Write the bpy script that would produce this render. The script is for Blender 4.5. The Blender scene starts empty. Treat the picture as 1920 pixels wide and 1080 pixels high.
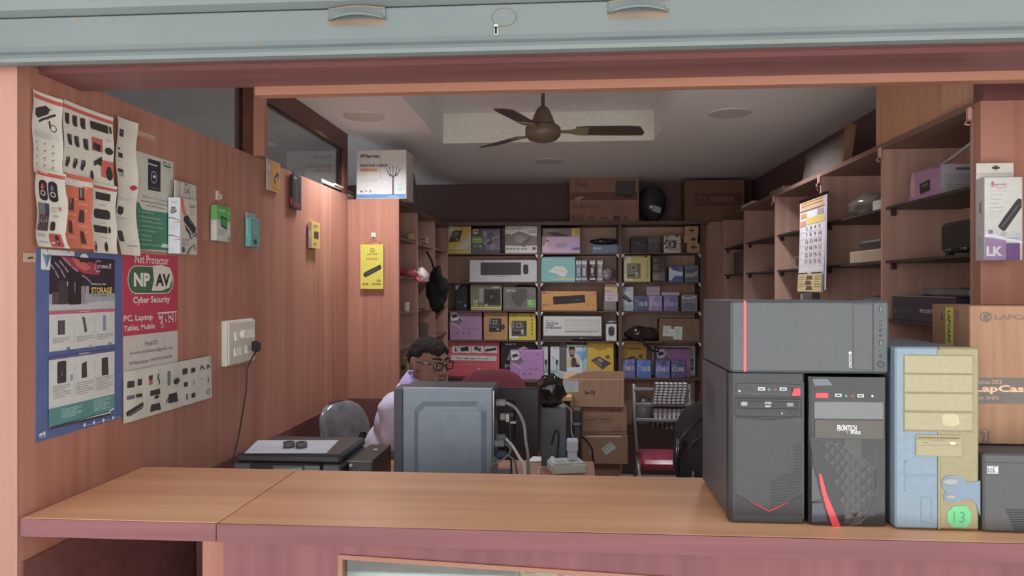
import bpy, bmesh, math, random
from mathutils import Vector, Matrix, noise
rnd = random.Random(11)
sc = bpy.context.scene
COL = sc.collection
PI = math.pi

# ------------------------------------------------------------------ camera, sky, exposure
FOC = 1400.0                      # focal length for a 1920 wide frame
YAW = math.atan(108 / 1400)
CAMZ = 1.56
cd = bpy.data.cameras.new('camera')
cam = bpy.data.objects.new('camera', cd)
COL.objects.link(cam)
cd.sensor_width = 36
cd.lens = FOC / 1920 * 36
cd.clip_start = 0.02
cam.location = (0, 0, CAMZ)
cam.rotation_euler = (PI / 2, 0, YAW)
sc.camera = cam
sc.view_settings.view_transform = 'Standard'
sc.view_settings.look = 'None'
sc.view_settings.gamma = 1
sc.view_settings.use_curve_mapping = False
sc.view_settings.exposure = 0.12

w = bpy.data.worlds.new('sky')
sc.world = w
w.use_nodes = True
nt = w.node_tree
nt.nodes.clear()
out = nt.nodes.new('ShaderNodeOutputWorld')
bg = nt.nodes.new('ShaderNodeBackground')
tc = nt.nodes.new('ShaderNodeTexCoord')
sx = nt.nodes.new('ShaderNodeSeparateXYZ')
rp = nt.nodes.new('ShaderNodeValToRGB')
rp.color_ramp.elements[0].position = 0.0
rp.color_ramp.elements[0].color = (0.86, 0.93, 1.0, 1)
rp.color_ramp.elements[1].position = 1.0
rp.color_ramp.elements[1].color = (0.76, 0.87, 1.0, 1)
nt.links.new(tc.outputs['Generated'], sx.inputs[0])
nt.links.new(sx.outputs['Z'], rp.inputs[0])
nt.links.new(rp.outputs[0], bg.inputs['Color'])
bg.inputs['Strength'].default_value = 1.0
nt.links.new(bg.outputs[0], out.inputs[0])

# the sun stands behind the building: the shop front is in shade, the street and the added house across it are sunlit
sd = bpy.data.lights.new('sun', 'SUN')
sd.energy = 12.0
sd.angle = math.radians(1.0)
sd.color = (.97, .98, 1.0)
so = bpy.data.objects.new('sun', sd)
COL.objects.link(so)
so.rotation_euler = (math.radians(-30), 0, math.radians(12))
LAMPS = [(683, 217), (1368, 211), (1030, 301)]      # round ceiling lamps, with fill light added under each
LAMP_FILL_W = 9.5

# ------------------------------------------------------------------ pixel -> point on a real plane
CY, SY = math.cos(YAW), math.sin(YAW)
def ray(px, py):
    r = (px - 960) / FOC
    u = (540 - py) / FOC
    return Vector((r * CY - SY, r * SY + CY, u))
def onX(px, py, X):
    d = ray(px, py); t = X / d.x
    return Vector((X, d.y * t, CAMZ + d.z * t))
def onY(px, py, Y):
    d = ray(px, py); t = Y / d.y
    return Vector((d.x * t, Y, CAMZ + d.z * t))
def onZ(px, py, Z):
    d = ray(px, py); t = (Z - CAMZ) / d.z
    return Vector((d.x * t, d.y * t, Z))

# ------------------------------------------------------------------ materials
_mc = {}
def gained(c, g):
    return c if g == 1.0 else tuple(min(242, int(v * g)) for v in c)
def lin(c):
    if isinstance(c, int):
        c = ((c >> 16) & 255, (c >> 8) & 255, c & 255)
    g = .3 * c[0] + .55 * c[1] + .15 * c[2]
    o = []
    for v in c:
        v = (v * .88 + g * .12)
        v = (v + (255 - v) * .025) / 255  # haze painted into every colour: blacks lifted here, saturation lowered above
        o.append(v / 12.92 if v <= 0.04045 else ((v + 0.055) / 1.055) ** 2.4)
    return tuple(o)
def base_mat(name):
    m = bpy.data.materials.new(name)
    m.use_nodes = True
    n = m.node_tree
    return m, n, n.nodes['Principled BSDF']
def noise_chain(n, scale, mapping=(1, 1, 1), detail=3.0, coord='Object'):
    tc = n.nodes.new('ShaderNodeTexCoord')
    mp = n.nodes.new('ShaderNodeMapping')
    mp.inputs['Scale'].default_value = mapping
    nz = n.nodes.new('ShaderNodeTexNoise')
    nz.inputs['Scale'].default_value = scale
    nz.inputs['Detail'].default_value = detail
    n.links.new(tc.outputs[coord], mp.inputs['Vector'])
    n.links.new(mp.outputs[0], nz.inputs['Vector'])
    return nz
def ramp(n, src, stops):
    r = n.nodes.new('ShaderNodeValToRGB')
    e = r.color_ramp.elements
    while len(e) < len(stops):
        e.new(0.5)
    for k, (p, c) in enumerate(stops):
        e[k].position = p
        e[k].color = (*c, 1)
    n.links.new(src, r.inputs[0])
    return r
KINDS = {  # rough, spec, metal, noise scale, mapping, amount, bump
    'print':   (0.50, 0.35, 0, 35, (1, 1, 1), 0.05, 0),
    'gloss':   (0.14, 0.50, 0, 20, (1, 1, 1), 0.04, 0),
    'paper':   (0.75, 0.20, 0, 14, (1, 1, 1), 0.07, 0.02),
    'card':    (0.88, 0.15, 0, 60, (1, 1, .08), 0.10, 0.05),
    'plastic': (0.42, 0.45, 0, 90, (1, 1, 1), 0.05, 0.01),
    'matte':   (0.80, 0.20, 0, 60, (1, 1, 1), 0.08, 0.03),
    'metal':   (0.28, 0.50, 1, 30, (1, 1, 1), 0.06, 0),
    'chrome':  (0.10, 0.50, 1, 30, (1, 1, 1), 0.02, 0),
    'steel':   (0.45, 0.45, 0.25, 25, (1, 1, 1), 0.05, 0.01),
    'cloth':   (0.95, 0.10, 0, 220, (1, 1, 1), 0.14, 0.15),
    'skin':    (0.55, 0.35, 0, 60, (1, 1, 1), 0.10, 0.03),
    'film':    (0.12, 0.60, 0, 12, (1, 1, 1), 0.25, 0.35),
    'dusty':   (0.65, 0.30, 0, 9, (1, 1, 1), 0.16, 0.02),
}
def M(col, kind='print'):
    key = (col, kind)
    if key in _mc:
        return _mc[key]
    ro, sp, me, ns, mp, am, bu = KINDS[kind]
    m, n, b = base_mat('%s %s' % (kind, ('%06x' % col) if isinstance(col, int) else str(col)))
    c = lin(col)
    nz = noise_chain(n, ns, mp)
    lo = tuple(v * (1 - am) for v in c)
    hi = tuple(min(1, v * (1 + am)) for v in c)
    r = ramp(n, nz.outputs['Fac'], [(0.3, lo), (0.7, hi)])
    n.links.new(r.outputs[0], b.inputs['Base Color'])
    b.inputs['Roughness'].default_value = ro
    b.inputs['Specular IOR Level'].default_value = sp
    b.inputs['Metallic'].default_value = me
    if bu:
        bp = n.nodes.new('ShaderNodeBump')
        bp.inputs['Strength'].default_value = min(1, bu * 3)
        bp.inputs['Distance'].default_value = 0.002
        n.links.new(nz.outputs['Fac'], bp.inputs['Height'])
        n.links.new(bp.outputs[0], b.inputs['Normal'])
    _mc[key] = m
    return m
def wood(name, c1, c2, axis='z', rough=0.42, fine=26.0, spec=0.4):
    """laminate with grain along one axis"""
    key = (name, axis)
    if key in _mc:
        return _mc[key]
    m, n, b = base_mat(name + ' grain ' + axis)
    s = {'x': (.035, 1, 1), 'y': (1, .035, 1), 'z': (1, 1, .035)}[axis]
    nz = noise_chain(n, fine, s, 5.0)
    s2 = {'x': (.05, 1, 1), 'y': (1, .05, 1), 'z': (1, 1, .05)}[axis]
    nb = noise_chain(n, 5.0, s2, 2.0)
    mix = n.nodes.new('ShaderNodeMath'); mix.operation = 'MULTIPLY_ADD'
    mix.inputs[1].default_value = 0.55
    mx2 = n.nodes.new('ShaderNodeMath'); mx2.operation = 'MULTIPLY'
    mx2.inputs[1].default_value = 0.45
    n.links.new(nb.outputs['Fac'], mx2.inputs[0])
    n.links.new(nz.outputs['Fac'], mix.inputs[0])
    n.links.new(mx2.outputs[0], mix.inputs[2])
    r = ramp(n, mix.outputs[0], [(0.36, lin(c2)), (0.62, lin(c1))])
    n.links.new(r.outputs[0], b.inputs['Base Color'])
    b.inputs['Roughness'].default_value = rough
    b.inputs['Specular IOR Level'].default_value = spec
    _mc[key] = m
    return m
def glass(name, tint=(0.9, 0.95, 0.93), rough=0.02, ior=1.45):
    if name in _mc:
        return _mc[name]
    m, n, b = base_mat(name)
    nz = noise_chain(n, 3.0)
    r = ramp(n, nz.outputs['Fac'], [(0, tuple(t * .97 for t in tint)), (1, tint)])
    n.links.new(r.outputs[0], b.inputs['Base Color'])
    b.inputs['Transmission Weight'].default_value = 1
    b.inputs['Roughness'].default_value = rough
    b.inputs['IOR'].default_value = ior
    _mc[name] = m
    return m

# ------------------------------------------------------------------ mesh builder
class MB:
    def __init__(s):
        s.v = []; s.f = []; s.mi = []; s.sm = []; s.mats = []; s.T = None
    def mat(s, m):
        if m not in s.mats:
            s.mats.append(m)
        return s.mats.index(m)
    def vert(s, p):
        p = Vector(p)
        if s.T is not None:
            p = s.T @ p
        s.v.append(p)
        return len(s.v) - 1
    def face(s, ids, m, smooth=False):
        s.f.append(tuple(ids)); s.mi.append(s.mat(m)); s.sm.append(smooth)
    def poly(s, pts, m):
        s.face([s.vert(p) for p in pts], m)
    def box(s, x0, y0, z0, x1, y1, z1, m, bev=0.0):
        if x0 > x1: x0, x1 = x1, x0
        if y0 > y1: y0, y1 = y1, y0
        if z0 > z1: z0, z1 = z1, z0
        lo = (x0, y0, z0); hi = (x1, y1, z1)
        b = min(bev, .49 * min(x1 - x0, y1 - y0, z1 - z0))
        if b <= 0:
            i = [s.vert(((x1 if k & 1 else x0), (y1 if k & 2 else y0), (z1 if k & 4 else z0))) for k in range(8)]
            for q in ((0, 2, 3, 1), (4, 5, 7, 6), (0, 1, 5, 4), (2, 6, 7, 3), (0, 4, 6, 2), (1, 3, 7, 5)):
                s.face([i[k] for k in q], m)
            return
        idx = {}
        for k in range(8):
            sg = [(1 if k >> a & 1 else 0) for a in range(3)]
            for a in range(3):
                p = [0, 0, 0]
                for c in range(3):
                    e = hi[c] if sg[c] else lo[c]
                    p[c] = e if c == a else e + (-b if sg[c] else b)
                idx[(k, a)] = s.vert(p)
        for a in range(3):
            o = [c for c in range(3) if c != a]
            for side in (0, 1):
                ks = []
                for (p, q) in ((0, 0), (1, 0), (1, 1), (0, 1)):
                    ks.append((side << a) | (p << o[0]) | (q << o[1]))
                ids = [idx[(k, a)] for k in ks]
                if (side == 1) != (a != 1):
                    ids.reverse()
                s.face(ids, m)
        for a in range(3):
            o = [c for c in range(3) if c != a]
            for p in (0, 1):
                for q in (0, 1):
                    k0 = (p << o[0]) | (q << o[1]); k1 = k0 | (1 << a)
                    s.face([idx[(k0, o[0])], idx[(k1, o[0])], idx[(k1, o[1])], idx[(k0, o[1])]], m)
        for k in range(8):
            s.face([idx[(k, 0)], idx[(k, 1)], idx[(k, 2)]], m)
    def prism(s, pts, y0, y1, m, axis='y', m_side=None):
        """outline pts (2-D) extruded along an axis: y -> (x,z), x -> (y,z), z -> (x,y)"""
        def P(a, b, t):
            return {'y': (a, t, b), 'x': (t, a, b), 'z': (a, b, t)}[axis]
        n = len(pts)
        a = [s.vert(P(p[0], p[1], y0)) for p in pts]
        b = [s.vert(P(p[0], p[1], y1)) for p in pts]
        s.face(a, m); s.face(b[::-1], m)
        for i in range(n):
            j = (i + 1) % n
            s.face([a[j], a[i], b[i], b[j]], m_side or m)
    def tube(s, pts, r, m, n=8, cap=True, smooth=True):
        pts = [Vector(p) for p in pts]
        rings = []
        up = None
        for i, p in enumerate(pts):
            d = (pts[min(i + 1, len(pts) - 1)] - pts[max(i - 1, 0)]).normalized()
            if up is None:
                up = d.orthogonal().normalized()
            else:
                up = (up - d * up.dot(d))
                up = up.normalized() if up.length > 1e-6 else d.orthogonal().normalized()
            sd = d.cross(up)
            rr = r[i] if isinstance(r, (list, tuple)) else r
            rings.append([s.vert(p + (up * math.cos(2 * PI * k / n) + sd * math.sin(2 * PI * k / n)) * rr) for k in range(n)])
        for a, b in zip(rings, rings[1:]):
            for k in range(n):
                s.face([a[k], a[(k + 1) % n], b[(k + 1) % n], b[k]], m, smooth)
        if cap:
            s.face(rings[0][::-1], m); s.face(rings[-1], m)
    def lathe(s, prof, m, c=(0, 0, 0), n=24, smooth=True):
        c = Vector(c)
        rings = []
        for (r, z) in prof:
            rings.append([s.vert(c + Vector((r * math.cos(2 * PI * k / n), r * math.sin(2 * PI * k / n), z))) for k in range(n)])
        for a, b in zip(rings, rings[1:]):
            for k in range(n):
                s.face([a[k], a[(k + 1) % n], b[(k + 1) % n], b[k]], m, smooth)
        s.face(rings[0][::-1], m); s.face(rings[-1], m)
    def blob(s, c, r, m, nu=20, nv=12, fn=None):
        c = Vector(c)
        rings = []
        for j in range(nv + 1):
            t = PI * j / nv
            row = []
            for i in range(nu):
                a = 2 * PI * i / nu
                d = Vector((math.sin(t) * math.cos(a), math.sin(t) * math.sin(a), math.cos(t)))
                k = fn(d) if fn else 1.0
                row.append(s.vert(c + Vector((d.x * r[0], d.y * r[1], d.z * r[2])) * k))
            rings.append(row)
        for a, b in zip(rings, rings[1:]):
            for i in range(nu):
                s.face([a[i], b[i], b[(i + 1) % nu], a[(i + 1) % nu]], m, True)
    def grid(s, fn, nu, nv, m, smooth=True, thick=None):
        """surface fn(u,v) -> point, u and v in 0..1"""
        g = [[s.vert(fn(i / nu, j / nv)) for i in range(nu + 1)] for j in range(nv + 1)]
        for j in range(nv):
            for i in range(nu):
                s.face([g[j][i], g[j][i + 1], g[j + 1][i + 1], g[j + 1][i]], m, smooth)
    def build(s, name, parent=None, label=None):
        me = bpy.data.meshes.new(name)
        if parent is None:
            lo = Vector((min(p.x for p in s.v), min(p.y for p in s.v), min(p.z for p in s.v)))
            hi = Vector((max(p.x for p in s.v), max(p.y for p in s.v), max(p.z for p in s.v)))
            off = Vector(((lo.x + hi.x) / 2, (lo.y + hi.y) / 2, lo.z))
        elif parent.name in WORLD:
            off = WORLD[parent.name]
        else:
            off = Vector((0, 0, 0))
        me.from_pydata([tuple(p - off) for p in s.v], [], s.f)
        for m in s.mats:
            me.materials.append(m)
        me.polygons.foreach_set('material_index', s.mi)
        me.polygons.foreach_set('use_smooth', s.sm)
        bm = bmesh.new(); bm.from_mesh(me)
        bmesh.ops.recalc_face_normals(bm, faces=bm.faces)
        bm.to_mesh(me); bm.free()
        me.update()
        o = bpy.data.objects.new(name, me)
        COL.objects.link(o)
        if parent is None:
            o.location = off
        else:
            o.parent = parent
            if parent.name in WORLD:
                WORLD[o.name] = off
        if label:
            o['label'] = label
        return o
WORLD = {}
def tag(o, label, cat, group=None, kind=None):
    o['label'] = label
    o['category'] = cat
    if group: o['group'] = group
    if kind: o['kind'] = kind
    return o
def thing(name, label, cat, loc, group=None, rz=0.0, world=True):
    """an Empty at the base of a thing; with world=True its parts are given in room coordinates"""
    o = bpy.data.objects.new(name, None)
    o.empty_display_size = .05
    COL.objects.link(o)
    o.location = loc
    o.rotation_euler = (0, 0, rz)
    tag(o, label, cat, group)
    if world:
        WORLD[o.name] = Vector(loc)
    return o
def struct(name, mb, label=None):
    o = mb.build(name)
    o['kind'] = 'structure'
    if label: o['label'] = label
    return o
def dup(root, loc, rz=0.0, label=None, name=None):
    r = root.copy(); COL.objects.link(r)
    r.location = loc; r.rotation_euler = (0, 0, rz)
    if label: r['label'] = label
    for ch in list(root.children):
        c = ch.copy(); COL.objects.link(c); c.parent = r
        for g in list(ch.children):
            d = g.copy(); COL.objects.link(d); d.parent = c
    return r

# ------------------------------------------------------------------ lettering
_tc = {}
def text_mesh(s, bold=0.0, shear=0.0):
    key = (s, bold, shear)
    if key not in _tc:
        cu = bpy.data.curves.new('lettering', 'FONT')
        cu.body = s
        cu.resolution_u = 2
        cu.offset = bold
        cu.shear = shear
        cu.fill_mode = 'FRONT'
        o = bpy.data.objects.new('lettering', cu)
        COL.objects.link(o)
        me = o.to_mesh()
        vs = [(v.co.x, v.co.y) for v in me.vertices]
        fs = [tuple(p.vertices) for p in me.polygons]
        o.to_mesh_clear()
        bpy.data.objects.remove(o)
        bpy.data.curves.remove(cu)
        if vs:
            x0 = min(v[0] for v in vs); x1 = max(v[0] for v in vs)
            y0 = min(v[1] for v in vs); y1 = max(v[1] for v in vs)
            vs = [((x - x0) / max(1e-6, x1 - x0), (y - y0) / max(1e-6, y1 - y0)) for x, y in vs]
        _tc[key] = (vs, fs)
    return _tc[key]

class Fr:
    """a printable face: O top left, U to the right, V down (unit vectors), size W x H.
    Coordinates are 0..1 on the face, or pixels of a view of the photograph when crop is set."""
    def __init__(s, mb, O, U, V, W, H, crop=None, plane=None, curl=None, lift=.0005):
        s.mb = mb; s.O = Vector(O); s.U = Vector(U).normalized(); s.V = Vector(V).normalized()
        s.W = W; s.H = H; s.N = s.U.cross(-s.V); s.k = 0; s.gain = 1.0; s.crop = crop; s.curl = curl; s.lift = lift
    def uv(s, x, y):
        if s.crop is None:
            return x * s.W, y * s.H
        cx, cy, cs = s.crop
        d = ray(cx + x / cs, cy + y / cs)
        o = Vector((0, 0, CAMZ))
        t = (s.O - o).dot(s.N) / d.dot(s.N)
        p = o + d * t - s.O
        return min(max(p.dot(s.U), 0), s.W), min(max(p.dot(s.V), 0), s.H)
    def P(s, u, v, k=None):
        k = s.k if k is None else k
        h = s.lift + (.00010 if s.curl else .00006) * k
        if s.crop is not None:
            u = min(max(u, 0), s.W); v = min(max(v, 0), s.H)
        if s.curl:
            h += s.curl(u / s.W, v / s.H)
        return s.O + s.U * u + s.V * v + s.N * h
    def _m(s, c, kind):
        if isinstance(c, bpy.types.Material):
            return c
        return M(gained(c, s.gain), kind)
    def R(s, x0, y0, x1, y1):
        u0, v0 = s.uv(x0, y0); _, v1 = s.uv(x0, y1); u1, _ = s.uv(x1, y0)
        return u0, v0, u1, v1
    def grid_uv(s, u0, v0, u1, v1, m, k=None):
        nu = nv = 1
        if s.curl:
            nu = max(1, math.ceil(abs(u1 - u0) / .02)); nv = max(1, math.ceil(abs(v1 - v0) / .02))
        s.mb.grid(lambda a, b: s.P(u0 + (u1 - u0) * a, v1 + (v0 - v1) * b, k), nu, nv, m, bool(s.curl))
    def rect(s, x0, y0, x1, y1, c, kind='print'):
        s.k += 1
        s.grid_uv(*s.R(x0, y0, x1, y1), s._m(c, kind))
    def rrect(s, x0, y0, x1, y1, c, rad=.25, kind='print', n=5):
        s.k += 1
        u0, v0, u1, v1 = s.R(x0, y0, x1, y1)
        r = rad * min(abs(u1 - u0), abs(v1 - v0))
        if s.curl:
            m = s._m(c, kind); rows = []
            for j in range(13):
                v = v0 + (v1 - v0) * j / 12
                dv = max(0, r - min(abs(v - v0), abs(v1 - v)))
                ins = r - math.sqrt(max(0, r * r - dv * dv))
                rows.append([s.mb.vert(s.P(u0 + ins + (u1 - u0 - 2 * ins) * i / 5, v)) for i in range(6)])
            for p, q in zip(rows, rows[1:]):
                for i in range(5):
                    s.mb.face([p[i], q[i], q[i + 1], p[i + 1]], m, True)
            return
        pts = []
        for (cx, cy, a0) in ((u1 - r, v0 + r, -90), (u1 - r, v1 - r, 0), (u0 + r, v1 - r, 90), (u0 + r, v0 + r, 180)):
            for i in range(n + 1):
                a = math.radians(a0 + 90 * i / n)
                pts.append((cx + r * math.cos(a), cy + r * math.sin(a)))
        s.mb.poly([s.P(*p) for p in pts[::-1]], s._m(c, kind))
    def poly(s, pts, c, kind='print'):
        s.k += 1
        uvs = [s.uv(*p) for p in pts]
        ar = sum(a[0] * b[1] - b[0] * a[1] for a, b in zip(uvs, uvs[1:] + uvs[:1]))
        if ar > 0:
            uvs.reverse()
        s.mb.poly([s.P(*q) for q in uvs], s._m(c, kind))
    def ell(s, x0, y0, x1, y1, c, kind='print', n=20):
        s.k += 1
        u0, v0, u1, v1 = s.R(x0, y0, x1, y1)
        s.mb.poly([s.P((u0 + u1) / 2 + (u1 - u0) / 2 * math.cos(-2 * PI * i / n), (v0 + v1) / 2 + (v1 - v0) / 2 * math.sin(-2 * PI * i / n)) for i in range(n)], s._m(c, kind))
    def ring(s, x0, y0, x1, y1, c, t=.2, a0=0, a1=360, kind='print', n=24):
        s.k += 1
        u0, v0, u1, v1 = s.R(x0, y0, x1, y1)
        m = s._m(c, kind)
        cu, cv, ru, rv = (u0 + u1) / 2, (v0 + v1) / 2, (u1 - u0) / 2, (v1 - v0) / 2
        def q(a, f):
            return s.P(cu + ru * f * math.cos(a), cv + rv * f * math.sin(a))
        for i in range(n):
            a, b = math.radians(a0 + (a1 - a0) * i / n), math.radians(a0 + (a1 - a0) * (i + 1) / n)
            s.mb.poly([q(b, 1), q(a, 1), q(a, 1 - t), q(b, 1 - t)], m)
    def line(s, pts, w, c, kind='print'):
        """poly line, w in metres"""
        s.k += 1
        m = s._m(c, kind)
        q = [Vector(s.uv(*p)) for p in pts]
        for a, b in zip(q, q[1:]):
            d = (b - a)
            if d.length < 1e-7: continue
            d = d.normalized() * (w / 2)
            e = Vector((-d.y, d.x))
            s.mb.poly([s.P(*(a - d + e)), s.P(*(b + d + e)), s.P(*(b + d - e)), s.P(*(a - d - e))], m)
    def text(s, t, x0, y0, x1, y1, c, bold=0.0, shear=0.0, kind='print', flip=False):
        """lettering fitted to the box"""
        s.k += 1
        u0, v0, u1, v1 = s.R(x0, y0, x1, y1)
        if flip:
            u0, u1, v0, v1 = u1, u0, v1, v0
        vs, fs = text_mesh(t, bold, shear)
        m = s._m(c, kind)
        ids = [s.mb.vert(s.P(u0 + (u1 - u0) * a, v1 + (v0 - v1) * b)) for a, b in vs]
        for f in fs:
            s.mb.face([ids[i] for i in f], m)
    def lines(s, x0, y0, x1, y1, n, c, fill=.35):
        """n rows of small greyed print"""
        for i in range(n):
            h = (y1 - y0) / n
            e = x1 if i % 3 != 2 else x0 + (x1 - x0) * .7
            s.rect(x0, y0 + i * h, e, y0 + i * h + h * fill, c)
            s.k -= 1
        s.k += 1

class Bx:
    """a bevelled box with printable faces"""
    def __init__(s, x0, y0, z0, x1, y1, z1, col, kind='print', bev=.0015):
        s.b = (x0, y0, z0, x1, y1, z1)
        s.mb = MB()
        s.mb.box(x0, y0, z0, x1, y1, z1, col if isinstance(col, bpy.types.Material) else M(col, kind), bev)
    def front(s, crop=None):
        x0, y0, z0, x1, y1, z1 = s.b
        return Fr(s.mb, (x0, y0, z1), (1, 0, 0), (0, 0, -1), x1 - x0, z1 - z0, crop)
    def left(s, crop=None):
        x0, y0, z0, x1, y1, z1 = s.b
        return Fr(s.mb, (x0, y1, z1), (0, -1, 0), (0, 0, -1), y1 - y0, z1 - z0, crop)
    def right(s, crop=None):
        x0, y0, z0, x1, y1, z1 = s.b
        return Fr(s.mb, (x1, y0, z1), (0, 1, 0), (0, 0, -1), y1 - y0, z1 - z0, crop)
    def top(s, crop=None):
        x0, y0, z0, x1, y1, z1 = s.b
        return Fr(s.mb, (x0, y1, z1), (1, 0, 0), (0, -1, 0), x1 - x0, y1 - y0, crop)
    def done(s, name, label, cat, group=None):
        return tag(s.mb.build(name), label, cat, group)

# ------------------------------------------------------------------ palette of the shop
WZ = wood('orange laminate', (190, 127, 105), (166, 101, 79), 'z')
WF = wood('toned down facade laminate', (172, 118, 98), (156, 102, 82), 'z')  # the orange laminate, colour darkened to offset the strong front light
WX = wood('counter laminate', (248, 176, 124), (224, 150, 102), 'x', 0.35, 18)
WT = wood('rail laminate', (170, 112, 86), (152, 96, 72), 'x')
RX = wood('maroon laminate', (136, 71, 72), (112, 53, 56), 'x', 0.35)
RZ = wood('maroon laminate', (136, 71, 72), (112, 53, 56), 'z', 0.35)
DADO = wood('dark maroon laminate', (128, 76, 72), (106, 60, 58), 'x', 0.4)
WS = wood('shelf laminate', (206, 160, 142), (182, 134, 116), 'z', 0.5)
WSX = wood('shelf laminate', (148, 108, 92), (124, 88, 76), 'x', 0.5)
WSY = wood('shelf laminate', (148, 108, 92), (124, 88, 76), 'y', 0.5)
DARKB = M((72, 54, 50), 'matte')
BK = M((42, 36, 36), 'plastic')
DK = M((26, 24, 25), 'plastic')
XL, XR, XS = -1.335, 1.58, 1.26      # left wall, right wall, front of the right shelves
YC = 4.417                           # pillar closing the left wall
YB = 6.62                            # back wall
ZT = 2.12                            # top of partition and shelving
ZC = 2.487                           # ceiling

# ------------------------------------------------------------------ setting
b = MB(); b.box(-1.6, 1.72, -.02, 1.9, YB + .1, 0, M((150, 136, 124), 'dusty')); struct('floor', b)
b = MB(); b.box(-14, -16, -.08, 14, 1.72, -.02, M((214, 212, 208), 'dusty')); struct('pavement', b)
b = MB(); b.box(XL - .09, 1.72, 0, XL, YC, ZT, WZ); struct('wall_left', b)
b = MB(); b.box(XL - 1.4, 1.735, 0, XL - 1.3, YB, 3.0, M((78, 66, 58), 'matte')); struct('wall_side_room', b)
b = MB(); b.box(XL, 1.725, 0, XL + .006, YC, .89, DADO)
b.box(XL, YC - .006, 0, -1.0215, YC, .895, DADO); struct('baseboard_left', b)
b = MB(); b.box(XL - .09, YC, 0, -1.0215, YC + .03, 2.095, WZ); struct('wall_pillar', b)
b = MB(); b.box(XL - 1.3, YB, 0, XR + .1, YB + .1, 3.0, M((122, 94, 92), 'matte')); struct('wall_back', b)
b = MB(); b.box(XR, 2.44, 0, XR + .1, YB, 3.0, M((116, 90, 88), 'matte')); struct('wall_right', b)
# the pillar at the right and the side wall of the entrance
b = MB(); b.box(XS, 2.40, 0, XR + .9, 2.44, 2.135, WZ); struct('wall_front_right', b)
b = MB(); b.box(1.52, 1.72, 0, 1.60, 2.40, 2.6, WZ); struct('wall_side_right', b)
b = MB(); b.box(XS, 2.385, 2.135, XR + .9, 2.44, 2.6, DADO); struct('trim_1', b)
# unseen sunlit house across the street, added to bounce light into the shop
b = MB(); b.box(-16, -10.3, -.02, 16, -10, 6.5, M((214, 212, 208), 'matte')); struct('bounce_wall', b)
# facade outside
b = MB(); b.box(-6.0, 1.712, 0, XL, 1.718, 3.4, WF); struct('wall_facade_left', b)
b = MB(); b.box(1.52, 1.705, 0, 6.0, 1.72, 3.4, WZ); struct('wall_facade_right', b)
b = MB(); b.box(-6, 1.735, 2.62, 6, 1.80, 3.4, M((170, 160, 150), 'matte')); struct('wall_facade_top', b)
# header over the opening: groove, soffit, and the orange rail on its inner edge
b = MB(); b.box(XL, 1.71, 2.112, 1.52, 1.785, 2.62, DADO); b.box(XL, 1.785, 2.10, 1.52, 1.95, 2.62, DADO); struct('trim_2', b)
v0 = onY(478, 165, 1.95)
b = MB(); b.box(v0.x, 1.945, 2.078, 1.52, 1.985, 2.104, WT, .002); struct('trim_3', b)
# ceiling with its raised tray
TX0, TX1, TY0, TY1, TZ = -.81, .53, 2.62, 4.74, 2.68
PL = M((240, 237, 235), 'matte')
PLW = M((240, 236, 222), 'matte')
b = MB()
b.box(XL - 1.4, 1.722, ZC, TX0, YB + .1, ZC + .35, PL)
b.box(TX1, 1.722, ZC, XR + 1.0, YB + .1, ZC + .35, PL)
b.box(TX0, 1.722, ZC, TX1, TY0, ZC + .35, PL)
b.box(TX0, TY1 + .004, ZC, TX1, YB + .1, ZC + .35, PL)
b.box(TX0, TY0, TZ, TX1, TY1 + .004, ZC + .35, PL)
b.box(TX0 + .001, TY1, ZC + .001, TX1 - .001, TY1 + .004, TZ - .001, PLW)
struct('ceiling', b)
# glazing over the partition
GL = glass('dark window glass', (.5, .5, .47), .03, 1.32)
FRM = wood('dark window frame', (120, 66, 54), (94, 50, 42), 'y')
def glazing(name, y0, y1):
    b = MB()
    b.box(XL - .02, y0 + .075, ZT, XL - .012, y1 - .075, 2.385, GL)
    b.box(XL - .05, y0, 2.385, XL, y1, ZC, FRM)
    b.box(XL - .05, y0, ZT, XL, y0 + .08, 2.385, FRM)
    b.box(XL - .05, y1 - .08, ZT, XL, y1, 2.385, FRM)
    struct(name, b)
glazing('window_1', 1.95, 3.07)
glazing('window_2', 3.11, YC)
b = MB(); b.box(XL - .05, 3.07, ZT, XL + .044, 3.11, ZC, WZ, .002); struct('trim_4', b)
# round ceiling lamps, unlit looking discs set flush in the ceiling
for i, (px, py) in enumerate(LAMPS):
    c = onZ(px, py, ZC)
    t = thing('ceiling_lamp', ['round flush ceiling lamp between the glazing and the fan', 'round flush ceiling lamp beside the right wall shelves',
              'round flush ceiling lamp between the fan and the back shelves'][i], 'lamp', (c.x, c.y, ZC - .008), 'flush ceiling lamps')
    b = MB(); b.lathe([(.102, 0), (.108, 0), (.110, .004), (.110, .008), (.102, .008)], M((214, 208, 198), 'plastic'), (c.x, c.y, ZC - .008), 40); b.build('rim', t)
    b = MB(); b.lathe([(.1, 0), (.1, .003)], M((196, 188, 178), 'plastic'), (c.x, c.y, ZC - .006), 40); b.build('diffuser', t)
    ld = bpy.data.lights.new('lamp_fill', 'AREA'); ld.shape = 'DISK'; ld.size = .19; ld.energy = LAMP_FILL_W; ld.color = (.90, .95, 1); ld.spread = math.radians(135)  # fill light added under the disc to brighten the shop interior
    lo = bpy.data.objects.new('lamp_fill', ld); COL.objects.link(lo); lo.parent = t; lo.location = (0, 0, -.004)

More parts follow.
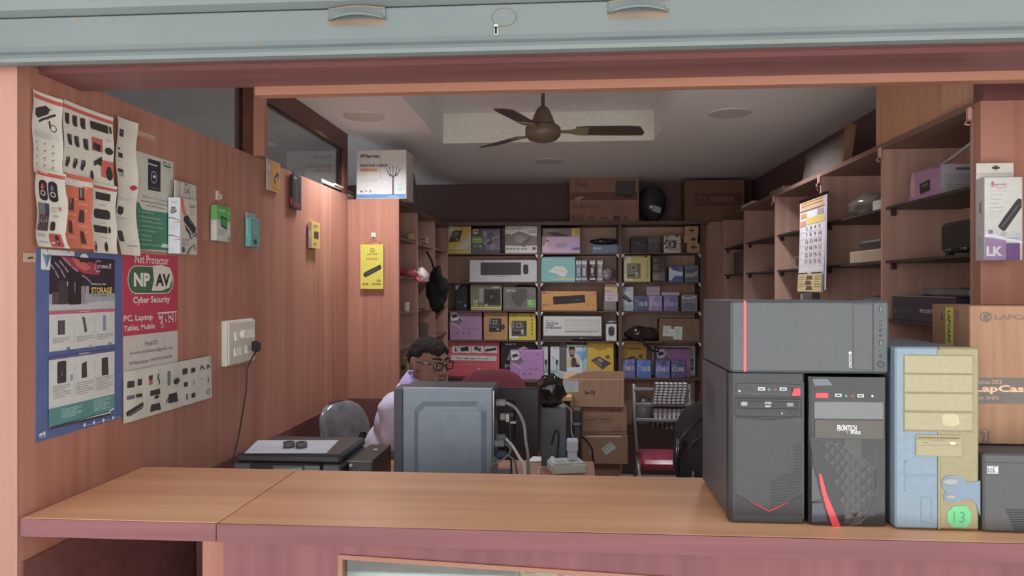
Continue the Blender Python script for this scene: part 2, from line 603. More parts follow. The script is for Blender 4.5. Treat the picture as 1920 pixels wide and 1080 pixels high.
# ------------------------------------------------------------------ roller shutter
PAINT = None
def shutter_paint():
    m, n, bs = base_mat('pale grey green shutter paint')
    nz = noise_chain(n, 3.0, (.4, 1, 1), 6.0)
    r = ramp(n, nz.outputs['Fac'], [(.30, lin((98, 106, 104))), (.55, lin((108, 116, 112))), (.75, lin((116, 121, 116)))])
    n2 = noise_chain(n, 60.0, (1, 1, 1), 5.0)
    r2 = ramp(n, n2.outputs['Fac'], [(.655, (0, 0, 0)), (.71, (1, 1, 1))])
    mx = n.nodes.new('ShaderNodeMix'); mx.data_type = 'RGBA'
    n.links.new(r2.outputs[0], mx.inputs['Factor'])
    n.links.new(r.outputs[0], mx.inputs[6])
    mx.inputs[7].default_value = (*lin((120, 104, 82)), 1)
    n.links.new(mx.outputs[2], bs.inputs['Base Color'])
    bs.inputs['Roughness'].default_value = .38
    bs.inputs['Metallic'].default_value = .1
    return m
PAINT = shutter_paint()
sh = thing('roller_shutter', 'pale grey green rolled up metal shutter with two grab handles', 'shutter', (0, 1.69, 2.089))
ZS = 2.089
b = MB()
prof = [(1.69, ZS + .004), (1.680, ZS), (1.668, ZS + .004), (1.664, ZS + .012), (1.668, ZS + .021), (1.676, ZS + .027), (1.682, ZS + .033), (1.684, ZS + .045), (1.684, ZS + .112), (1.690, ZS + .116), (1.70, ZS + .116), (1.70, ZS + .004)]
b.prism(prof, -3.2, 3.2, PAINT, 'x')
b.build('bottom_rail', sh)
b = MB()
for k in range(6):
    z = ZS + .118 + k * .075
    b.prism([(1.690, z), (1.676, z + .012), (1.672, z + .035), (1.676, z + .058), (1.690, z + .072), (1.70, z + .072), (1.70, z)], -3.2, 3.2, PAINT, 'x')
b.build('slat_curtain', sh)
RUST = M((128, 108, 88), 'dusty')
for (cx, cy) in ((670, 32), (1196, 18)):
    c = onY(cx, cy, 1.684)
    b = MB()
    wv, hv = .066, .017
    n = 14
    top = []; bot = []
    for k in range(n + 1):
        a = k / n
        x = c.x - wv + 2 * wv * a
        bulge = math.sin(PI * a) ** .6
        top.append((x, 1.684 - .004, c.z + hv + .006 * math.sin(PI * a)))
        bot.append((x, 1.684 - .003 - .017 * bulge, c.z - .006 + .007 * math.sin(PI * a)))
    for k in range(n):
        b.poly([top[k], bot[k], bot[k + 1], top[k + 1]], PAINT)
    b.tube(bot, .0030, PAINT, 8)
    b.tube(top, .0025, RUST, 8)
    b.poly([(c.x - wv, 1.6835, c.z - .02), (c.x + wv, 1.6835, c.z - .02), (c.x + wv, 1.6835, c.z - .004), (c.x - wv, 1.6835, c.z - .004)], RUST)
    b.build('grab_handle', sh)
c = onY(945, 32, 1.684)
b = MB()
pts = [(c.x + (-.022 if k % 6 else -.026) * 0 + .028 * math.cos(2 * PI * k / 22), 1.6835, c.z + .021 * math.sin(2 * PI * k / 22)) for k in range(23)]
b.tube(pts, .0012, RUST, 6)
b.build('lock_cover', sh)
c = onY(930, 56, 1.684)
b = MB(); b.box(c.x - .006, 1.681, c.z - .014, c.x + .006, 1.685, c.z + .014, M((196, 190, 180), 'metal'), .002)
b.box(c.x - .0025, 1.680, c.z - .010, c.x + .0025, 1.6815, c.z + .004, M((30, 26, 26), 'matte')); b.lathe([(.004, 0), (.004, .0012)], M((30, 26, 26), 'matte'), (c.x, 1.6805, c.z + .004), 10)
b.build('keyhole', sh)

# ------------------------------------------------------------------ counter
XF = -.836
b = MB(); b.box(XL + .002, 1.722, .956, XF - .004, 2.245, 1.0, WX, .002)
b.box(XL + .002, 1.718, .956, XF - .004, 1.722, .999, RX)
tag(b.build('counter_flap'), 'short lift-up wooden counter section against the poster wall', 'counter')
b = MB(); b.box(XF, 1.722, .956, 1.518, 2.245, .9993, WX, .002)
b.box(XF, 1.716, .955, 1.518, 1.722, .999, RX)
tag(b.build('long_counter'), 'long wooden counter top with maroon front edge carrying the computer cases', 'counter')
b = MB(); b.box(XF - .11, 1.86, 0, XF - .012, 1.90, .955, WZ, .002)
struct('trim_5', b)
cab = thing('display_cabinet', 'maroon glass-fronted display cabinet under the long counter', 'cabinet', (.34, 1.98, 0))
b = MB()
pz0, pz1 = .925, .845
b.prism([(XF + .002, .955), (1.516, .955), (1.516, pz1), (-.55, pz0), (-.55, .10), (XF + .002, .10)], 1.745, 1.772, RZ)
b.box(XF + .002, 1.75, 0, 1.516, 1.772, .10, RZ); b.build('face_frame', cab)
b = MB(); b.box(XF + .002, 1.772, 0, XF + .022, 2.235, .955, RZ); b.build('side_panel', cab)
b = MB(); b.box(1.496, 1.772, 0, 1.516, 2.235, .955, RZ); b.build('side_panel', cab)
b = MB(); b.box(XF + .022, 2.215, .02, 1.496, 2.235, .955, M((206, 190, 160), 'matte')); b.build('back_panel', cab)
b = MB()
b.prism([(-.55, pz0), (1.516, pz1), (1.516, pz1 - .011), (-.539, pz0 - .011), (-.539, .11), (-.55, .11)], 1.740, 1.775, WT, 'y')
b.build('glazing_bead', cab)
b = MB(); b.prism([(-.548, .10), (1.515, .10), (1.515, pz1), (-.548, pz0)][::-1], 1.758, 1.762, glass('showcase glass', (.93, .97, .95), .01)); b.build('glass_pane', cab)
b = MB(); b.box(XF + .022, 1.785, .685, 1.496, 2.213, .70, M((200, 184, 156), 'matte')); b.build('shelf_board', cab)
b = MB(); b.box(XF + .022, 1.785, .33, 1.496, 2.213, .345, M((200, 184, 156), 'matte')); b.build('shelf_board', cab)
def showcase_box(px0, px1, y, py, col, name, label, cat, dep=.2, group=None):
    a = onY(px0, py, y); c = onY(px1, py, y)
    q = Bx(a.x, y, .701, c.x, y + dep, a.z, col, 'print', .003)
    return q, q.front(), (lambda: q.done(name, label, cat, group))
q, f, fin = showcase_box(588, 966, 1.83, 1069, (206, 218, 212), 'retail_box', 'wide white box lying in the glass showcase', 'box')
f.rect(.02, .2, .3, .4, (120, 140, 140)); f.rect(.05, .55, .5, .8, (170, 190, 190)); fin()
q, f, fin = showcase_box(975, 1075, 1.93, 1049, (196, 170, 128), 'cardboard_box', 'tan box printed with a red mark in the showcase', 'box')
f.rect(.1, .1, .3, .22, (120, 90, 60)); f.ell(.68, .12, .86, .25, (190, 60, 50)); fin()
q, f, fin = showcase_box(1078, 1163, 1.96, 1052, (204, 180, 142), 'cardboard_box', 'plain tan box beside the red marked one in the showcase', 'box')
f.rect(.2, .2, .6, .3, (140, 110, 80)); fin()
for (a, c, l) in ((1318, 1438, 'purple box in the showcase below the lying case, the nearer to the tan boxes'), (1441, 1570, 'purple box in the showcase below the black towers, the farther from the tan boxes')):
    q, f, fin = showcase_box(a, c, 1.84, 1071, (176, 112, 168), 'purple_box', l, 'box', .2, 'purple boxes in the showcase')
    f.rect(.02, .05, .98, .12, (216, 190, 212)); f.rect(.7, .2, .92, .8, (226, 210, 226)); fin()

# ------------------------------------------------------------------ computer cases on the counter
E1 = (1300, 540, 2.3475); E2 = (1620, 540, 2.25)
BLK = M((50, 50, 51), 'plastic'); BLKS = M((98, 96, 100), 'steel'); DK = M((26, 24, 25), 'plastic')
SILV = M((190, 188, 184), 'metal'); REDP = (214, 52, 62)
def fplane(mb, Y, x0, x1, z0, z1, crop, lift=.0005):
    return Fr(mb, (x0, Y, z1), (1, 0, 0), (0, 0, -1), x1 - x0, z1 - z0, crop, None, None, lift)
def relief(x0, y0, x1, y1, crop, Y, dep, m, bev=.001, base=0.0):
    """a raised block on a front plane, given by its outline in a view of the photograph"""
    a = onY(crop[0] + x0 / crop[2], crop[1] + y0 / crop[2], Y); c = onY(crop[0] + x1 / crop[2], crop[1] + y1 / crop[2], Y)
    b = MB(); b.box(a.x, Y - dep, min(a.z, c.z), c.x, Y + .002 + base, max(a.z, c.z), m, bev)
    return b, Fr(b, (a.x, Y - dep, a.z), (1, 0, 0), (0, 0, -1), c.x - a.x, a.z - c.z, crop)
def usb(x0, y0, x1, y1, Y, root, crop=E1, col=(206, 204, 198)):
    b, f = relief(x0, y0, x1, y1, crop, Y, .001, M(col, 'metal'), .0004)
    f.rect(x0 + 4, y0 + (y1 - y0) * .3, x1 - 4, y0 + (y1 - y0) * .75, (60, 58, 58)); b.build('usb_port', root)
def jack(cx, cy, r, Y, col, root, crop=E1):
    p = onY(crop[0] + cx / crop[2], crop[1] + cy / crop[2], Y)
    b = MB(); b.T = Matrix.Translation((p.x, Y + .001, p.z)) @ Matrix.Rotation(PI / 2, 4, 'X')
    b.lathe([(r, 0), (r, .002), (r * .55, .002), (r * .5, .0005)], M(col, 'plastic'), (0, 0, 0), 16)
    return b.build('audio_jack', root)
def button(cx, cy, r, Y, m, root, crop=E1, dep=.003, name='power_button'):
    p = onY(crop[0] + cx / crop[2], crop[1] + cy / crop[2], Y)
    b = MB(); b.T = Matrix.Translation((p.x, Y + .001, p.z)) @ Matrix.Rotation(PI / 2, 4, 'X')
    b.lathe([(r, 0), (r, dep * .7), (r * .85, dep), (0.0005, dep)], m, (0, 0, 0), 20)
    return b.build(name, root)

# --- tower with the red chevron
X0, X1, Yf, Z0, Z1 = .380, .5565, 1.816, 1.0, 1.357
t = thing('computer_tower', 'black computer tower with a red chevron and disc drive, below the lying case', 'computer', ((X0 + X1) / 2, 2.0, Z0), 'computer cases on the counter')
b = MB(); b.box(X0 + .003, Yf + .035, Z0 + .008, X1 - .003, 2.195, Z1 - .002, BLKS, .002)
for sx in (X0 + .02, X1 - .02):
    for sy in (Yf + .07, 2.15):
        b.box(sx - .012, sy - .012, Z0, sx + .012, sy + .012, Z0 + .009, DK, .002)
b.build('chassis', t)
b = MB(); b.box(X0 + .002, Yf + .05, Z0 + .02, X0 + .0035, 2.18, Z1 - .015, BLKS)
f = Fr(b, (X0 + .002, 2.18, Z1 - .015), (0, -1, 0), (0, 0, -1), 2.13 - Yf, Z1 - Z0 - .035)
for i in range(8):
    for j in range(9):
        f.ell(.18 + i * .05, .08 + j * .03 + i * .012, .205 + i * .05, .095 + j * .03 + i * .012, (24, 22, 22), n=6); f.k -= 1
b.build('side_panel', t)
b = MB(); b.prism([(X0, Yf + .036), (X0, Yf + .008), (X0 + .008, Yf), (X1 - .006, Yf), (X1, Yf + .008), (X1, Yf + .036)], Z0 + .004, Z1, BLK, 'z')
f = fplane(b, Yf, X0, X1, Z0, Z1, E1)
f.rect(178, 412, 487, 1008, (56, 54, 53), 'plastic'); f.rect(184, 418, 480, 1000, (40, 38, 38), 'plastic')
f.poly([(186, 570), (325, 580), (472, 568), (484, 600), (484, 905), (335, 985), (186, 907)], (56, 56, 57), 'plastic')
f.line([(186, 568), (260, 574), (325, 582), (400, 574), (472, 566)], .0016, (26, 24, 24))
f.line([(186, 907), (335, 985), (484, 903)], .0014, (22, 20, 20))
for j in range(22):
    y = 690 + j * 13.2
    x0 = 442 if y < 795 else (442 - (y - 795) * 2.0 if y < 846 else 341)
    yb = y
    if y + 0 < 985:
        xe = 476
        if y > 906: xe = 476 - (y - 906) * 1.9
        if xe > x0: f.line([(x0, y), (xe, y - (xe - x0) * .10)], .0008, (28, 26, 26)); f.k -= 1
        n_ = int((xe - x0) / 13)
        for i in range(n_ + 1):
            x = x0 + i * 13 + (6 if j % 2 else 0)
            if x <= xe: f.line([(x, y - (x - x0) * .1), (x + 3, y + 13 - (x - x0) * .1)], .0007, (28, 26, 26)); f.k -= 1
b.build('front_panel', t)
b, f = relief(190, 420, 478, 478, E1, Yf, .0015, M((36, 34, 35), 'gloss'), .0006)
f.line([(232, 430), (240, 462), (415, 470), (436, 436)], .0008, (90, 86, 86)); b.build('port_strip', t)
b, f = relief(430, 440, 470, 474, E1, Yf, .0025, M(REDP, 'gloss'), .0006); f.poly([(430, 440), (444, 440), (432, 474), (430, 474)], (36, 34, 35)); f.line([(448, 448), (460, 452), (448, 460), (462, 468)], .0008, (170, 40, 50)); b.build('red_badge', t, 'red badge')
usb(232, 437, 262, 450, Yf - .0015, t, col=(70, 68, 68)); usb(285, 437, 315, 451, Yf - .0015, t); usb(380, 438, 410, 452, Yf - .0015, t)
jack(333, 447, .0028, Yf - .0015, (120, 190, 140), t); jack(360, 447, .0028, Yf - .0015, (206, 90, 96), t)
button(203, 453, .0026, Yf - .0015, M((214, 212, 208), 'plastic'), t, dep=.002)
b, f = relief(182, 485, 473, 567, E1, Yf, .003, M((48, 46, 46), 'plastic'), .001)
f.rect(196, 496, 460, 531, (30, 29, 29)); f.rect(200, 499, 456, 527, (58, 56, 57)); f.rrect(210, 500, 238, 518, (150, 152, 154), .4); f.text('DVD', 315, 500, 344, 511, (196, 194, 190), .03); f.rect(316, 514, 342, 516, (180, 178, 174)); f.rect(316, 519, 340, 524, (180, 178, 174)); f.rect(412, 505, 440, 521, (130, 132, 134)); f.ell(386, 547, 394, 556, (170, 168, 166)); f.rrect(421, 543, 456, 555, (26, 25, 25), .3); f.rrect(424, 545, 453, 553, (66, 64, 64), .3)
b.build('disc_drive', t)
b = MB()
def e1p(x, y, Y):
    return onY(1300 + x / 2.3475, 540 + y / 2.3475, Y)
b.tube([e1p(250, 938, Yf - .001), e1p(334, 983, Yf - .001), e1p(415, 944, Yf - .001)], .0016, M(REDP, 'gloss'), 6); b.build('chevron_strip', t, 'red chevron strip')

# --- glossy tower with the red blade
X0, X1, Yf, Z1 = .5635, .7425, 1.808, 1.351
t = thing('computer_tower', 'glossy black computer tower with a curved red blade and diamond facets', 'computer', ((X0 + X1) / 2, 2.0, Z0), 'computer cases on the counter')
b = MB(); b.box(X0 + .003, Yf + .04, Z0 + .008, X1 - .003, 2.195, Z1 - .003, BLKS, .002)
for sx in (X0 + .02, X1 - .02):
    for sy in (Yf + .07, 2.15):
        b.box(sx - .012, sy - .012, Z0, sx + .012, sy + .012, Z0 + .009, DK, .002)
b.build('chassis', t)
GB = M((34, 32, 32), 'gloss')
b = MB(); b.prism([(X0, Yf + .042), (X0, Yf + .010), (X0 + .006, Yf + .003), (X0 + .03, Yf), (X1 - .03, Yf), (X1 - .006, Yf + .003), (X1, Yf + .010), (X1, Yf + .042)], Z0 + .004, Z1, GB, 'z')
f = fplane(b, Yf, X0, X1, Z0, Z1, E1)
f.poly([(522, 400), (590, 400), (615, 428), (535, 430)], (92, 98, 104), 'gloss')
f.line([(516, 446), (640, 452), (760, 452), (842, 470)], .0008, (74, 70, 70))
f.rect(535, 580, 836, 660, (70, 64, 54), 'gloss'); f.rect(664, 664, 740, 1036, (58, 55, 50), 'gloss')
f.text('FRONTECH', 633, 603, 718, 628, (224, 222, 216), .02); f.text('Ritz', 693, 625, 737, 643, (224, 222, 216), .02)
f.line([(640, 632), (660, 600), (680, 640)], .0008, (200, 198, 192))
f.line([(516, 660), (580, 672), (660, 698), (730, 738), (780, 778), (805, 800), (806, 860), (796, 930), (770, 1000), (730, 1034), (688, 1043)], .0016, (96, 92, 90))
f.line([(516, 660), (528, 760), (560, 880), (606, 980), (650, 1050)], .0012, (84, 80, 78))
b.build('front_panel', t)
b = MB(); m1 = M((40, 38, 38), 'gloss'); m2 = M((58, 55, 54), 'gloss')
def inside(x, y):
    lo = 548 + max(0, (y - 690)) * .33
    hi = 806 - max(0, 790 - y) * 1.35 - max(0, y - 930) * .9
    return lo + 12 < x < hi - 10 and 684 < y < 1036
for j in range(14):
    for i in range(9):
        x = 548 + i * 46 + (23 if j % 2 else 0); y = 690 + j * 27
        q = [(x - 21, y), (x, y - 25), (x + 21, y), (x, y + 25)]
        if not (inside(x, y) and inside(x - 14, y) and inside(x + 14, y)):
            continue
        pk = e1p(x, y + 6, Yf - .0014); cs = [e1p(p[0], p[1], Yf - .0008) for p in q]
        for k in range(4):
            b.poly([cs[k], pk, cs[(k + 1) % 4]], m2 if k in (0, 3) else m1)
b.build('facet_grille', t)
b, f = relief(538, 461, 593, 484, E1, Yf, .0012, M(REDP, 'gloss'), .0005); b.build('red_window', t, 'red window')
b, f = relief(532, 499, 836, 578, E1, Yf, .0016, M((112, 112, 112), 'plastic'), .0006); b.build('drive_cover', t, 'grey drive bay cover')
usb(624, 465, 652, 479, Yf - .0002, t); usb(722, 467, 750, 481, Yf - .0002, t); jack(672, 475, .0028, Yf, (120, 190, 140), t); jack(700, 476, .0028, Yf, (206, 90, 96), t)
button(788, 476, .0028, Yf, M((214, 212, 208), 'plastic'), t, dep=.002)
b = MB()
out_ = [(550, 815), (562, 818), (586, 905), (620, 985), (648, 1050), (612, 1052), (582, 965), (562, 890)]
b.prism([(e1p(x, y, Yf).x, e1p(x, y, Yf).z) for x, y in out_], Yf - .0025, Yf + .002, M(REDP, 'gloss')); b.build('red_blade', t, 'curved red blade')
for q, c in (([(520, 788), (530, 800), (562, 930), (520, 935)], (70, 68, 70)), ([(522, 946), (566, 946), (590, 1026), (520, 1030)], (64, 66, 76))):  # the lower facet has its bluish sheen painted into the colour
    b = MB(); b.prism([(e1p(x, y, Yf).x, e1p(x, y, Yf).z) for x, y in q], Yf - .0015, Yf + .002, M(c, 'gloss')); b.build('corner_facet', t)

# --- lying case on top of both towers
a = e1p(165, 55, 1.812); c = e1p(863, 375, 1.812)
X0, X1, Yf, Z0, Z1 = a.x, c.x, 1.812, 1.3575, a.z
t = thing('computer_case', 'charcoal computer case with a thin red stripe, lying across two towers', 'computer', ((X0 + X1) / 2, 2.0, Z0), 'computer cases on the counter')
CH = M((78, 80, 81), 'plastic')
b = MB(); b.box(X0 + .004, Yf + .03, Z0, X1 - .003, 2.2, Z1 - .003, BLKS, .002)
f = Fr(b, (X0 + .004, 2.2, Z1 - .003), (0, -1, 0), (0, 0, -1), 2.17 - Yf, Z1 - Z0 - .003)
for (x, y) in ((.08, .15), (.6, .15), (.08, .8), (.6, .8)):
    f.ring(x, y, x + .05, y + .12, (80, 78, 78), .25)
b.build('chassis', t)
b = MB(); b.box(X0, Yf, Z0 + .001, X1, Yf + .032, Z1, CH, .006)
f = fplane(b, Yf, X0, X1, Z0, Z1, E1)
f.line([(703, 70), (790, 72), (790, 362), (703, 358), (703, 70)], .001, (50, 50, 50))
f.line([(793, 62), (793, 370)], .001, (60, 60, 60))
for q in ((818, 275), (830, 275)):
    f.ell(q[0] - 2, q[1] - 2, q[0] + 2, q[1] + 2, (30, 30, 30))
b.build('front_panel', t)
b, f = relief(221, 56, 233, 368, E1, Yf, .001, M((226, 78, 84), 'gloss'), .0004); b.build('red_stripe', t, 'thin red stripe')
DG = (52, 52, 52)
for q in ((818, 78, 832, 108), (820, 140, 830, 166), (818, 230, 833, 254)):
    b, f = relief(*q, E1, Yf, .0008, M(DG, 'plastic'), .0003); f.rect(q[0] + 4, q[1] + 4, q[2] - 4, q[3] - 4, (120, 120, 120)); b.build('usb_port', t)
for y in (185, 210):
    jack(823, y, .0028, Yf, DG, t)
button(825, 298, .003, Yf, M((66, 66, 66), 'plastic'), t, name='reset_button'); button(825, 336, .0080, Yf, M((70, 70, 70), 'plastic'), t)
p = e1p(697, 294, Yf); q_ = e1p(684, 352, Yf)
b = MB(); f = Fr(b, (p.x, Yf, p.z), (0, 0, -1), (-1, 0, 0), p.z - q_.z, p.x - q_.x)
f.text('COCONUT', 0, 0, 1, 1, (220, 220, 216), .02)
p = e1p(690, 288, Yf)
f2 = fplane(b, Yf, X0, X1, Z0, Z1, E1); f2.ell(683, 280, 697, 292, (220, 220, 216)); f2.poly([(686, 282), (692, 278), (694, 284)], (220, 220, 216)); b.build('maker_logo', t, 'small white lettering')

# --- old blue and yellow tower
X0, X1, Yf, Z0, Z1 = .752, .938, 1.792, 1.0, 1.4235
BLU = (122, 141, 154); YEL = (148, 135, 94)
t = thing('computer_tower', 'old blue and yellow computer tower with a green sticker', 'computer', ((X0 + X1) / 2, 2.0, Z0), 'computer cases on the counter')
b = MB(); b.box(X0 + .003, Yf + .03, Z0 + .006, X1 - .003, 2.19, Z1 - .004, M((128, 138, 146), 'steel'), .002)
for sx in (X0 + .02, X1 - .02):
    for sy in (Yf + .06, 2.15):
        b.box(sx - .012, sy - .012, Z0, sx + .012, sy + .012, Z0 + .008, DK, .002)
b.build('chassis', t)
b = MB()
xm = onY(1620 + 316 / 2.25, 700, Yf).x
b.box(X0, Yf, Z0 + .004, xm, Yf + .032, Z1, M(BLU, 'plastic'), .004)
b.box(xm, Yf, Z0 + .004, X1, Yf + .032, Z1, M(YEL, 'plastic'), .004)
f = fplane(b, Yf, X0, X1, Z0, Z1, E2)
f.rect(165, 280, 461, 606, (132, 120, 86), 'plastic'); f.rect(310, 262, 322, 281, YEL, 'plastic'); f.rect(311, 604, 321, 1016, YEL, 'plastic'); f.rect(316, 604, 317.5, 1016, (150, 150, 130))
f.line([(140, 786), (314, 786)], .0008, (118, 146, 168)); f.line([(140, 795), (314, 795)], .0006, (118, 146, 168))
f.line([(172, 728), (172, 855)], .0008, (118, 146, 168))
for y in (728, 850):
    f.ell(169, y, 176, y + 6, (96, 118, 136))
b.build('front_panel', t)
for k, (ya, yb) in enumerate(((284, 360), (364, 440), (444, 519), (524, 601))):
    b, f = relief(170 - 2 * (k == 9), ya, 457, yb, E2, Yf, .0022, M((160, 148, 110), 'plastic'), .0008)
    if k == 2: f.rect(388, 428, 398, 432, (150, 130, 80))
    if k == 3: f.poly([(326, 540), (345, 530), (398, 534), (404, 574), (372, 586), (330, 576)], (188, 174, 132)); f.ell(408, 543, 418, 551, (196, 172, 110))
    b.build('drive_bay_cover', t)
b, f = relief(217, 618, 412, 710, E2, Yf, .003, M((158, 146, 108), 'plastic'), .001)
f.rect(222, 626, 408, 640, (150, 134, 92)); f.rect(228, 629, 402, 633, (90, 80, 58)); f.rect(282, 640, 344, 646, (150, 134, 92)); f.rect(363, 650, 386, 660, (236, 222, 170)); f.rect(250, 650, 266, 653, (120, 106, 70)); f.line([(217, 663), (412, 663)], .0008, (150, 134, 92)); b.build('floppy_drive', t)
b, f = relief(240, 881, 287, 993, E2, Yf, .0012, M(BLU, 'plastic'), .0008); f.line([(243, 884), (284, 884), (284, 990), (243, 990), (243, 884)], .0007, (118, 146, 168)); b.build('front_flap', t)
b = MB()
o_ = [(326, 812), (345, 793), (380, 790), (412, 798), (432, 818), (468, 818), (489, 812), (489, 962), (478, 930), (470, 905), (444, 890), (418, 888), (395, 902), (360, 905), (338, 896), (334, 876), (346, 858), (330, 842)]
b.prism([(onY(1620 + x / 2.25, 540 + y / 2.25, Yf).x, onY(1620 + x / 2.25, 540 + y / 2.25, Yf).z) for x, y in o_], Yf - .002, Yf + .002, M((116, 136, 154), 'plastic')); b.build('button_plate', t, 'blue button plate')
for (x0, y0, x1, y1) in ((332, 800, 398, 836), (342, 868, 386, 894)):
    p = onY(1620 + (x0 + x1) / 4.5, 540 + (y0 + y1) / 4.5, Yf); 
    b = MB(); b.blob((p.x, Yf - .002, p.z), ((x1 - x0) / 4.5 / FOC * 1.73, .004, (y1 - y0) / 4.5 / FOC * 1.73), M((150, 152, 150), 'gloss')); b.build('push_button', t, 'silver oval push button')
b = MB(); f = fplane(b, Yf, X0, X1, Z0, Z1, E2, .001)
f.poly([(350, 945), (378, 920), (432, 920), (452, 950), (448, 990), (432, 1010), (376, 1008), (352, 985)], (104, 190, 126), 'paper'); f.text('13', 376, 942, 426, 990, (72, 160, 104), .01); b.build('round_sticker', t, 'green paper sticker')

# --- flat black case and the monitor-case carton at the far end
X0, X1, Yf, Z1 = .944, 1.335, 1.787, 1.181
t = thing('computer_case', 'flat black computer case under the orange brown carton', 'computer', ((X0 + X1) / 2, 2.0, Z0), 'computer cases on the counter')
b = MB(); b.box(X0 + .003, Yf + .03, Z0 + .006, X1 - .003, 2.18, Z1 - .003, BLKS, .002)
for sx in (X0 + .03, X1 - .03):
    for sy in (Yf + .07, 2.13):
        b.box(sx - .012, sy - .012, Z0, sx + .012, sy + .012, Z0 + .008, DK, .002)
b.build('chassis', t)
b = MB(); b.box(X0, Yf, Z0 + .003, X1, Yf + .032, Z1, M((74, 72, 72), 'plastic'), .004)
f = fplane(b, Yf, X0, X1, Z0, Z1, E2)
f.line([(498, 735), (760, 741)], .001, (50, 48, 48))
for k in range(10):
    f.line([(600 + k * 4, 936 + k * 10), (700, 936 + k * 10)], .0025, (44, 42, 46))
b.build('front_panel', t)
b = MB(); f = fplane(b, Yf, X0, X1, Z0, Z1, E2, .001); f.rect(518, 750, 565, 782, (206, 210, 206), 'gloss'); f.rect(520, 752, 562, 778, (110, 112, 112), 'gloss'); f.text('TIT', 522, 754, 544, 774, (226, 228, 226), .02); f.poly([(546, 756), (562, 756), (562, 776), (552, 776)], (214, 216, 214)); b.build('case_sticker', t, 'silver sticker')
CARD = M((160, 117, 88), 'card')
a = onY(1620 + 447 / 2.25, 573, 1.895)
q = Bx(a.x, 1.895, 1.1815, a.x + .42, 2.085, a.z, CARD, 'card', .002)
f = q.front(E2)
f.ring(488, 100, 538, 144, (100, 84, 76), .22); f.poly([(506, 110), (538, 104), (530, 118), (512, 128), (536, 126), (522, 140), (500, 132)], (100, 84, 76))
f.text('LAPCARE', 552, 112, 748, 134, (108, 92, 82), .02)
f.rect(449, 378, 800, 486, (104, 92, 84)); f.text('Platina-303', 449, 386, 580, 404, (190, 150, 120)); f.text('LapCase', 466, 408, 710, 446, (222, 170, 132), .035); f.text('with SMPS', 462, 456, 568, 470, (190, 150, 120))
f.text('21', 492, 604, 528, 654, (104, 88, 78), .04); f.ring(486, 594, 538, 650, (120, 100, 88), .12, 200, 340); f.rect(480, 648, 536, 652, (104, 88, 78))
f = q.left(E2)
f.rect(344, 80, 377, 420, (206, 196, 84), 'gloss')
f.text('I', 326, 106, 334, 126, (110, 90, 78), .05); f.poly([(318, 134), (330, 122), (334, 136)], (110, 90, 78)); f.ring(386, 96, 402, 120, (110, 90, 78), .3); f.line([(394, 118), (394, 136)], .003, (110, 90, 78)); f.lines(312, 150, 334, 176, 3, (150, 112, 86)); f.lines(382, 150, 410, 186, 4, (150, 112, 86))
p = onX(1620 + 368 / 2.25, 540 + 96 / 2.25, q.b[0]); q2 = onX(1620 + 368 / 2.25, 540 + 232 / 2.25, q.b[0])
ff = Fr(q.mb, (q.b[0], p.y, p.z), (0, 0, -1), (0, 1, 0), p.z - q2.z, .018); ff.k = 4
ff.text('LAPCARE', 0, .1, 1, .9, (70, 66, 50), .03)
q.done('monitor_carton', 'orange brown carton with a dark printed band on the flat black case', 'box')

# --- white battery box hanging on the right pillar
CR = (1600, 150, 2.5125)
a = onY(1600 + 618 / 2.5125, 150 + 458 / 2.5125, 2.33); c = onY(1600 + 797 / 2.5125, 150 + 848 / 2.5125, 2.33)
yr = onX(1600 + 577 / 2.5125, 400, a.x).y
t = thing('battery_box', 'white and purple battery box hanging on the bare wood pillar', 'box', ((a.x + c.x) / 2, 2.36, c.z))
q = Bx(a.x, 2.33, c.z, c.x, min(yr, 2.397), a.z, (214, 214, 206), 'print', .001)
f = q.front(CR)
f.rect(619, 740, 718, 848, (164, 134, 176)); f.rect(718, 768, 785, 848, (122, 84, 142)); f.poly([(619, 740), (700, 752), (796, 772), (796, 712), (740, 735), (680, 726)], (196, 212, 220)); f.poly([(619, 740), (660, 738), (720, 756), (796, 770), (796, 760), (720, 742), (660, 728), (619, 726)], (236, 238, 238))
f.text('LK', 626, 784, 704, 830, (226, 220, 226), .05); f.poly([(680, 690), (706, 650), (762, 574), (776, 558), (792, 562), (792, 600), (716, 708), (704, 712)], (62, 58, 62)); f.line([(700, 690), (776, 590)], .004, (104, 98, 102)); f.poly([(690, 724), (710, 712), (726, 722), (706, 742)], (190, 190, 196))
f.text('Lapkraft', 652, 486, 720, 502, (140, 100, 104), 0, .15); f.line([(645, 500), (690, 510), (722, 504)], .0014, (206, 120, 110)); f.poly([(648, 484), (660, 474), (662, 488), (654, 504)], (206, 110, 104))
f.lines(642, 522, 766, 528, 1, (206, 190, 190)); f.lines(642, 540, 700, 640, 5, (176, 172, 166), .12); f.rect(636, 706, 656, 724, (150, 120, 160)); f.text('www.lapkraft.com', 720, 742, 778, 750, (130, 120, 130))
f = q.left(CR); f.rect(577, 460, 617, 848, (196, 192, 190)); f.rect(594, 580, 604, 630, (140, 130, 130)); f.lines(590, 740, 606, 800, 6, (160, 152, 152))
q.mb.build('carton', t)
a2 = onY(1600 + 580 / 2.5125, 150 + 392 / 2.5125, 2.36); c2 = onY(1600 + 756 / 2.5125, 150 + 452 / 2.5125, 2.36)
b = MB(); b.box(a2.x, 2.36, a.z - .002, c2.x, 2.364, a2.z, M((216, 212, 200), 'print'), .001)
f = Fr(b, (a2.x, 2.36, a2.z), (1, 0, 0), (0, 0, -1), c2.x - a2.x, a2.z - a.z + .002, CR); f.rrect(652, 408, 690, 420, (90, 64, 54), .5); f.ell(662, 402, 680, 424, (90, 64, 54)); f.rect(582, 440, 752, 444, (180, 174, 162)); b.build('hang_tab', t)
